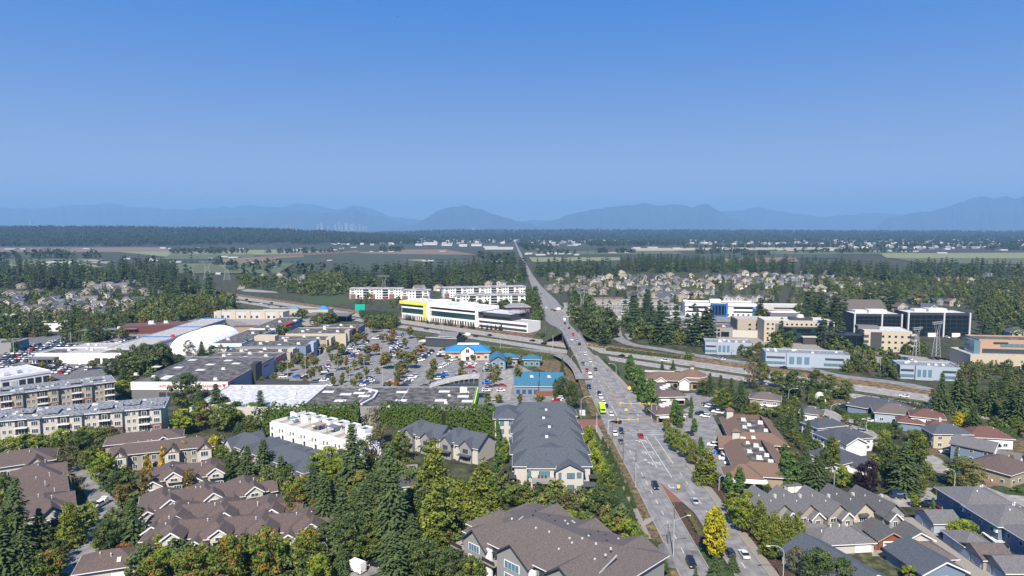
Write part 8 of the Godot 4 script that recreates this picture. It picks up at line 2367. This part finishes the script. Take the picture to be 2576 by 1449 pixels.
# ---- woods too dense to count: many low-detail trees in one object
func mass(called: String,label: String,polys: Array,count: int,mix: Array,hmin: float,hmax: float,ground: Callable) -> void:
	for m in mix:
		var pts := []
		var n := int(count * m[1])
		var tries := 0
		var areas := []
		for p in polys:
			var q := PackedVector2Array()
			for i in range(0,p.size(),2):
				var w := g(p[i],p[i + 1])
				q.append(Vector2(w.x,w.z))
			areas.append(q)
		var total := 0.0
		var sums := []
		for q in areas:
			var a := 0.0
			for i in q.size(): a += q[i].cross(q[(i + 1) % q.size()])
			total += absf(a)
			sums.append(total)
		while pts.size() < n and tries < n * 40:
			tries += 1
			var r := R(0,total)
			var k := 0
			while sums[k] < r: k += 1
			var q: PackedVector2Array = areas[k]
			var lo := q[0]
			var hi := q[0]
			for v in q: lo = lo.min(v); hi = hi.max(v)
			var s := Vector2(R(lo.x,hi.x),R(lo.y,hi.y))
			if Geometry2D.is_point_in_polygon(s,q): pts.append(s)
		var mm := MultiMesh.new()
		mm.transform_format = MultiMesh.TRANSFORM_3D
		mm.use_colors = true
		mm.mesh = shapes[m[0]]
		mm.instance_count = pts.size()
		for i in pts.size():
			var h: float = R(hmin,hmax) * m[2]
			var wd: float = h * R(0.85,1.2) * m[3]
			mm.set_instance_transform(i,Transform3D(Basis(Vector3.UP,R(0,TAU)) * Basis.from_scale(Vector3(wd,h,wd)),Vector3(pts[i].x,ground.call(pts[i].x,pts[i].y),pts[i].y)))
			mm.set_instance_color(i,shade_of(m[4],0.25))
		var o := MultiMeshInstance3D.new()
		o.name = nm(called)
		o.multimesh = mm
		add_child(o)
		tag(o,label, "woodland")
		o.set_meta("kind", "stuff")

func far_green() -> void:
	var one := Color(1,1,1)
	shapes.mini_fir = conifer_crown(12,8,0.2,0.3,0.05,0.075,one,one * 1.2,0.3).mesh(M.wood_mass)
	shapes.mini_broad = broad_crown(18,13,0.075,0.02,0.46,0,one,one * 1.15,0.4,0.27).mesh(M.wood_mass)
	shapes.tiny_fir = conifer_crown(5,6,0.22,0.2,0.02,0.14,one,one * 1.2,0.2).mesh(M.wood_mass)
	shapes.tiny_broad = broad_crown(7,7,0.17,0.0,0.5,0,one,one * 1.15,0.4,0.4).mesh(M.wood_mass)
	var F := Color(0.042,0.066,0.034)
	var D := Color(0.085,0.115,0.042)
	var Lg := Color(0.15,0.185,0.045)
	var O := Color(0.16,0.13,0.055)
	var flat := func(_x,_z): return 0.0
	mass("undergrowth", "shrubs and saplings filling the wood beside the brown town houses",[[0,1150,130,1130,30,1210,60,1300,130,1330,200,1300,215,1340,160,1400,130,1460,-60,1460,-60,1150],[250,1180,310,1200,350,1260,350,1330,330,1380,250,1390,262,1330,296,1290,270,1230],[200,1100,280,1090,290,1150,250,1170,190,1160],[350,1420,640,1400,820,1400,840,1460,330,1460],[0,1090,260,1080,270,1110,100,1130,0,1120],[520,1110,580,1130,640,1200,660,1260,580,1190,520,1160]],520,[["mini_broad",0.6,1.0,1.1,D],["mini_broad",0.3,1.0,1.1,Lg],["mini_broad",0.1,0.8,1.0,O]],3,7,flat)
	mass("undergrowth_centre", "shrubs and saplings filling the wood below the white terrace",[[640,1230,760,1200,860,1190,960,1180,1030,1200,1080,1260,1250,1240,1240,1290,1150,1340,1130,1400,1000,1420,900,1400,860,1370,800,1330,740,1280],[560,1050,660,1090,650,1120,590,1080],[1240,1230,1470,1280,1560,1320,1600,1350,1560,1350,1430,1310,1250,1270]],580,[["mini_broad",0.6,1.0,1.1,D],["mini_broad",0.3,1.0,1.1,Lg],["mini_broad",0.1,0.8,1.0,O]],3,8,flat)
	mass("garden_shrubs", "garden shrubs between the homes right of the main road",[[1990,1090,2050,1130,2080,1190,2100,1220,1990,1215,1960,1150],[2190,1130,2330,1140,2350,1200,2330,1235,2200,1230],[2030,980,2130,1000,2140,1020,2040,1020],[1900,1240,1960,1260,2020,1290,2020,1400,1960,1350],[2100,1050,2200,1080,2180,1090,2100,1065],[1840,1000,1960,990,2020,1030,1990,1090,1900,1040],[2420,1060,2600,1060,2600,1100,2440,1090],[2330,1000,2600,980,2600,1050,2360,1055]],420,[["mini_broad",0.6,1.0,1.1,D],["mini_broad",0.3,1.0,1.1,Lg],["mini_broad",0.1,0.8,1.0,O]],2,5,flat)
	# belts of tall firs beyond the first neighbourhoods
	mass("fir_belt", "belt of tall dark firs between houses and farmland",[[-60,728,120,735,300,722,340,705,200,695,-60,705],[300,722,460,712,540,745,555,765,430,770,350,740],[330,712,460,702,420,690,300,696],[860,735,1150,730,1330,705,1320,690,1150,700,880,712],[1180,700,1230,700,1240,690,1190,690]],520,[["mini_fir",0.8,1.0,1.0,F],["mini_broad",0.3,0.6,0.9,D]],22,36,flat)
	mass("fir_belt_right", "belt of tall dark firs beyond the wooded neighbourhood",[[1330,698,1480,706,1560,696,1540,682,1360,680],[1540,690,1900,686,2000,690,1980,672,1600,668],[2010,690,2110,700,2140,684,2020,672],[2090,712,2260,720,2280,700,2130,690],[2270,700,2360,706,2500,700,2620,706,2620,688,2300,684]],560,[["mini_fir",0.75,1.0,1.0,F],["mini_broad",0.35,0.65,0.9,D]],20,32,flat)
	# leafy cover between the suburban houses
	mass("suburb_trees", "leafy trees between the houses under the fir row",[[-60,745,300,735,420,745,440,765,330,805,-60,830],[440,760,540,770,590,765,580,795,480,812,300,812],[-60,790,320,800,420,815,240,835,-60,845]],400,[["mini_broad",0.6,1.0,1.0,D],["mini_broad",0.25,1.0,1.0,Lg],["mini_broad",0.06,0.8,1.0,O],["mini_fir",0.1,1.5,0.8,F]],6,10.5,flat)
	mass("thicket", "dense green thicket beside the highway bend",[[330,790,440,765,560,752,592,768,590,790,500,806,350,812]],260,[["mini_broad",0.7,1.0,1.0,Color(0.09,0.12,0.042)],["mini_broad",0.3,1.0,1.0,Lg]],8,14,flat)
	mass("highway_trees", "leafy trees above the highway bend",[[600,705,700,712,760,725,850,738,870,748,760,742,650,728,600,720],[770,700,870,700,880,738,780,732]],190,[["mini_broad",0.8,1.0,1.0,D],["mini_broad",0.2,1.0,1.0,Lg],["mini_fir",0.15,1.5,0.8,F]],8,16,flat)
	mass("apartment_trees", "green trees behind the white apartments",[[1060,722,1130,728,1320,712,1330,700,1160,705,1060,712],[1320,745,1345,740,1358,790,1362,812,1340,812,1325,780],[1140,775,1320,778,1330,788,1150,785],[890,760,1010,770,1012,778,880,768]],220,[["mini_broad",0.8,1.0,1.0,D],["mini_broad",0.3,0.8,1.0,Lg]],8,13,flat)
	mass("roadside_wood", "leafy wood beside the overpass",[[1430,810,1490,800,1540,815,1548,850,1520,872,1480,852],[1440,760,1480,760,1490,800,1440,800]],150,[["mini_broad",0.75,1.0,1.0,D],["mini_broad",0.2,1.0,1.0,Color(0.06,0.08,0.03)],["mini_fir",0.15,1.2,0.8,F]],9,17,flat)
	mass("neighbourhood_trees", "leafy trees between the houses beyond the business park",[[1370,720,1600,705,1900,698,2180,705,2200,740,2100,770,1900,770,1700,765,1520,770,1440,760],[1360,700,1460,708,1460,735,1390,740]],470,[["mini_broad",0.6,1.0,1.0,D],["mini_broad",0.28,1.0,1.0,Lg],["mini_broad",0.04,0.9,1.0,Color(0.03,0.016,0.03)],["mini_broad",0.04,0.8,1.0,Color(0.3,0.24,0.03)],["mini_fir",0.12,1.8,0.8,F]],5.5,9.5,flat)
	mass("right_wood", "dense wood along the right edge behind the offices",[[2040,700,2300,705,2640,715,2640,860,2475,860,2460,780,2250,765,2100,765,2060,730],[2475,790,2640,790,2640,875,2475,865],[2130,690,2300,690,2280,712,2100,712]],800,[["mini_broad",0.65,1.0,1.0,D],["mini_broad",0.2,1.0,1.0,Lg],["mini_broad",0.06,1.0,1.0,O],["mini_fir",0.12,1.7,0.8,F]],7,12.5,flat)
	mass("park_trees", "tall cedars and leafy trees before the brown roofed hall",[[2000,790,2090,795,2130,812,2110,830,2010,812],[2170,775,2260,775,2260,785,2170,785],[1590,795,1650,800,1640,815,1590,812],[1570,815,1640,812,1640,850,1600,858],[1640,850,1760,855,1790,872,1640,868],[1900,800,1925,800,1925,806,1900,806],[2060,862,2120,872,2130,885,2070,876],[1940,866,1990,868,1990,876,1940,874]],300,[["mini_broad",0.6,1.0,1.0,D],["mini_broad",0.3,0.8,1.0,Lg],["mini_fir",0.3,2.4,1.0,F]],7,13,flat)
	mass("office_shrubs", "green trees and shrubs along the business park drives",[[1790,880,1960,882,1960,905,1870,900],[2060,870,2160,880,2260,905,2250,915,2100,895],[2090,915,2280,940,2280,960,2110,935],[2250,880,2340,880,2340,895,2260,895],[2440,880,2640,935,2640,975,2400,950],[2110,905,2260,925,2300,950,2180,945]],300,[["mini_broad",0.6,1.0,1.0,D],["mini_broad",0.3,0.8,1.0,Lg],["mini_broad",0.12,0.7,1.0,O]],3.5,8,flat)
	mass("store_hedgerow", "leafy hedgerow between the warehouses and shops",[[640,880,700,865,745,822,770,800,755,800,700,845,640,870],[780,815,830,808,845,812,800,822],[920,820,990,812,1010,822,940,832]],150,[["mini_broad",0.8,1.0,1.0,D],["mini_broad",0.15,0.9,1.0,Lg],["mini_broad",0.1,0.9,1.0,O]],6,10,flat)
	mass("dealer_trees", "clipped trees and shrubs round the dealer lots",[[-40,855,120,848,125,830,-40,830],[150,842,240,838,230,812,160,815],[235,840,310,835,330,812,240,812],[160,870,320,852,320,846,160,860],[290,905,420,892,430,905,300,930],[540,830,575,845,590,840,560,822],[-40,880,40,880,40,890,-40,890]],330,[["mini_broad",0.55,1.0,1.0,D],["mini_broad",0.3,0.8,1.0,Lg],["mini_broad",0.15,0.7,1.0,O],["mini_fir",0.1,1.6,0.8,F]],5,11,flat)
	mass("lot_edge_trees", "green trees lining the lower side of the stores",[[330,960,380,975,420,1010,350,1000],[300,950,360,930,420,905,430,915,360,945]],70,[["mini_broad",0.9,1.0,1.0,D],["mini_broad",0.2,0.8,1.0,Lg]],7,12,flat)
	mass("office_front_shrubs", "small dark conifers planted along the long white office",[[1020,803,1080,812,1206,826,1330,834,1330,836,1200,829,1078,815,1018,805]],60,[["mini_fir",1.0,0.9,1.3,F]],3.5,6,flat)
	# farmland hedgerows and valley copses
	mass("valley_copses", "dark copses and hedgerows across the farmland",[[-60,648,260,646,260,651,-60,652],[20,640,250,636,250,639,20,643],[430,633,620,631,620,638,430,640],[-60,668,60,662,60,667,-60,672],[300,655,420,660,480,668,460,672,320,664],[480,658,560,660,560,668,480,668],[660,636,860,633,860,636,660,639],[1200,644,1300,648,1310,668,1230,664],[1300,615,1320,630,1400,632,1400,626,1330,612],[1350,640,1560,638,1560,640,1350,643],[1480,612,1720,612,1720,618,1480,620],[1500,634,1600,634,1600,637,1500,637],[1740,634,1860,632,1880,637,1750,640],[1860,640,1960,640,1960,644,1860,645],[2000,634,2200,632,2300,636,2200,638,2000,637],[1720,622,2620,618,2620,622,1720,625],[2200,640,2220,636,2230,650,2210,652],[600,690,760,680,1060,690,1050,698,760,695,620,702],[560,668,700,664,720,676,580,690],[960,628,1020,628,1010,634,960,634],[2480,625,2620,625,2620,630,2480,630]],1500,[["tiny_broad",0.7,1.0,1.1,Color(0.045,0.07,0.04)],["tiny_fir",0.3,1.3,1.0,F]],10,18,flat)
	# wooded ridge on the left and the far upland: stand on the hill's own slope
	var ridge := func(x,z): return hill_y(0,x,z)
	var upland := func(x,z): return hill_y(1,x,z)
	mass("ridge_forest", "blue-green forest covering the ridge across the valley",[[-500,622,300,620,640,616,860,616,1040,614,1060,601.5,860,602.3,300,602.3,-500,602.3]],11000,[["tiny_broad",0.62,1.0,1.1,F],["tiny_fir",0.38,1.35,1.0,F]],14,24,ridge)
	mass("upland_forest", "hazy forest over the far upland",[[860,604,1300,602,1900,602,2800,602,2900,591,1900,590.5,1300,590.5,900,591]],9000,[["tiny_broad",0.7,1.0,1.2,F],["tiny_fir",0.3,1.3,1.1,F]],13,24,upland)
	mass("plain_trees", "scattered trees between far farms and suburbs",[[860,616,1280,612,1300,603,860,605],[1310,612,2700,616,2700,603,1310,602]],3200,[["tiny_broad",0.8,1.0,1.2,Color(0.045,0.07,0.042)],["tiny_fir",0.2,1.3,1.1,F]],9,17,flat)

func hill_y(k: int,x: float,z: float) -> float:
	var cols: Array = hills[["wooded_ridge_hill", "wooded_upland_hill"][k]]
	var want := x / -z
	var i := 0
	while i < cols.size() - 1 and cols[i][1].x / -cols[i][1].z < want: i += 1
	var c: Array = cols[i]
	for j in c.size() - 1:
		var a: Vector3 = c[j]
		var b: Vector3 = c[j + 1]
		if z >= a.z and z <= b.z: return maxf(0.0,lerpf(a.y,b.y,(z - a.z) / (b.z - a.z)) - 1.0)
	return 0.0

# far buildings: farms,warehouses and towns
func far_town() -> void:
	var white := house_far(Color(0.5,0.5,0.5),Color(0.42,0.43,0.45))
	var pale := house_far(Color(0.55,0.5,0.44),Color(0.3,0.28,0.28))
	for e in [[160,661,76,5],[240,656,40,4],[262,661,44,4],[105,669,14,4],[170,664,40,5],[322,652,16,5],[390,655,26,8],[445,660,26,5],[430,626,10,4],[412,625,14,5],[495,624,14,4],[610,627,12,5],[530,651,10,4],[565,647,20,5],[590,649,24,5],[740,630,30,5],[755,628,14,5],[840,629,20,4],[860,627,10,6],[890,623,14,3],[935,634,8,4],[960,634,10,4],[985,634,14,4],[830,657,12,5],[1078,657,28,5],[1055,618,18,8],[1085,616,36,10],[1125,618,26,8],[1165,620,20,9],[1200,619,26,9],[1235,622,36,5],[1255,627,70,9],[1115,633,16,4],[1250,657,40,4],[1276,655,14,5],[1330,640,18,6],[1360,642,24,5],[1388,640,24,8],[1420,640,30,5],[1450,642,12,5],[1330,626,12,4],[1355,627,14,4],[1350,615,30,4],[1390,617,30,4],[1440,618,26,3],[1450,616,20,5],[1540,637,20,4],[1575,636,20,4],[1600,625,20,5],[1640,624,26,5],[1700,626,20,5],[1810,626,24,6],[1870,628,18,4],[1960,629,18,4],[1990,630,30,4],[2080,630,26,6],[2190,632,36,4],[2225,632,26,5],[2240,622,12,5],[2295,633,22,4],[2365,638,24,6],[2380,628,14,6],[2450,624,20,6],[2520,630,20,5],[2270,634,20,5],[1985,627,26,4],[2120,624,14,4],[640,662,10,5],[693,674,10,7],[842,682,16,4],[550,690,12,7],[632,704,16,6],[30,627,24,3],[60,627,12,4],[220,626,16,3]]:
		var p := g(e[0],e[1])
		var k := depth_of(p) / FOC
		var o := copy(white if e[3] != 4 else pale,p,R(-0.15,0.15),Vector3(e[2] * k,e[3] * k * 0.42,minf(e[2] * k * 0.8,45.0)))
		tag(o,("long white" if e[2] > 28 else "white" if e[3] != 4 else "pale tan") + " farm or warehouse building far across the valley", "building", "far buildings in the valley")
	# pale specks of distant suburbs
	var mm := MultiMesh.new()
	mm.transform_format = MultiMesh.TRANSFORM_3D
	mm.use_colors = true
	var b := MB.new()
	b.box(Vector3(0,0.3,0),Vector3(1,0.6,1),false)
	gable(b,0,0,1,1,0.6,0.35,0.05,true)
	mm.mesh = b.mesh(M.plain_colours)
	var zones := [[820,1000,604,618,50],[1000,1300,603,614,70],[1320,1560,606,614,36],[1900,2600,604,618,110],[1560,1900,606,616,40],[2100,2500,620,628,40]]
	var n := 0
	for z in zones: n += z[4]
	mm.instance_count = n
	var i := 0
	for z in zones:
		for k in z[4]:
			var p := g(R(z[0],z[1]),R(z[2],z[3]))
			var s := R(10,24)
			mm.set_instance_transform(i,Transform3D(Basis(Vector3.UP,R(-0.5,0.5)) * Basis.from_scale(Vector3(s,R(6,9),s * 0.7)),Vector3(p.x,0.0,p.z)))
			var c := R(0.2,0.5)
			mm.set_instance_color(i,Color(c,c * 0.95,c * 0.9))
			i += 1
	var o := MultiMeshInstance3D.new()
	o.name = "distant_suburbs"
	o.multimesh = mm
	add_child(o)
	tag(o, "pale specks of distant suburb houses among the trees", "suburb")
	o.set_meta("kind", "stuff")
	# towers on the skyline
	for e in [[80,556,4,5],[712,567,3,5],[724,565,3,5],[733,566,4,5],[800,564,4,7],[812,562,4,7],[808,558,3,7],[826,566,3,5],[845,565,5,8],[853,558,3,8],[862,566,5,8],[872,562,8,9],[884,563,8,9],[889,558,2,9],[896,568,4,6],[905,565,4,7],[914,567,4,6],[921,569,3,5],[1190,573,10,6],[1302,574,3,6]]:
		var base := g(e[0],590.0)
		var far := Vector3(base.x,0,base.z) * (16500.0 / -base.z)
		var k := 16500.0 / FOC
		var top: float = EYE + (724.5 - e[1]) * k * 0.996 - 16500.0 * sin(TILT)
		var t := thing("skyline_tower", "pale high-rise tower hazy on the skyline", "tower",far,R(-0.4,0.4), "towers on the skyline")
		part(t, "shaft", "grey_wall",Vector3(0,top / 2,0),Vector3(e[2] * k,top,e[2] * k))
		part(t, "crown", "mid_grey",Vector3(0,top + 5,0),Vector3(e[2] * k * 0.6,10,e[2] * k * 0.6))

func house_far(wall: Color,roof: Color) -> Node3D:
	var o := Node3D.new()
	o.name = "valley_building"
	var b := MB.new()
	b.col = wall
	b.box(Vector3(0,0.5,0),Vector3(1,1,1),false)
	obj("wall",b.mesh(M.plain_colours),o)
	var r := MB.new()
	r.col = roof
	gable(r,0,0,1,1,1.0,0.3,0.02,true)
	obj("roof",r.mesh(M.plain_colours),o)
	return o
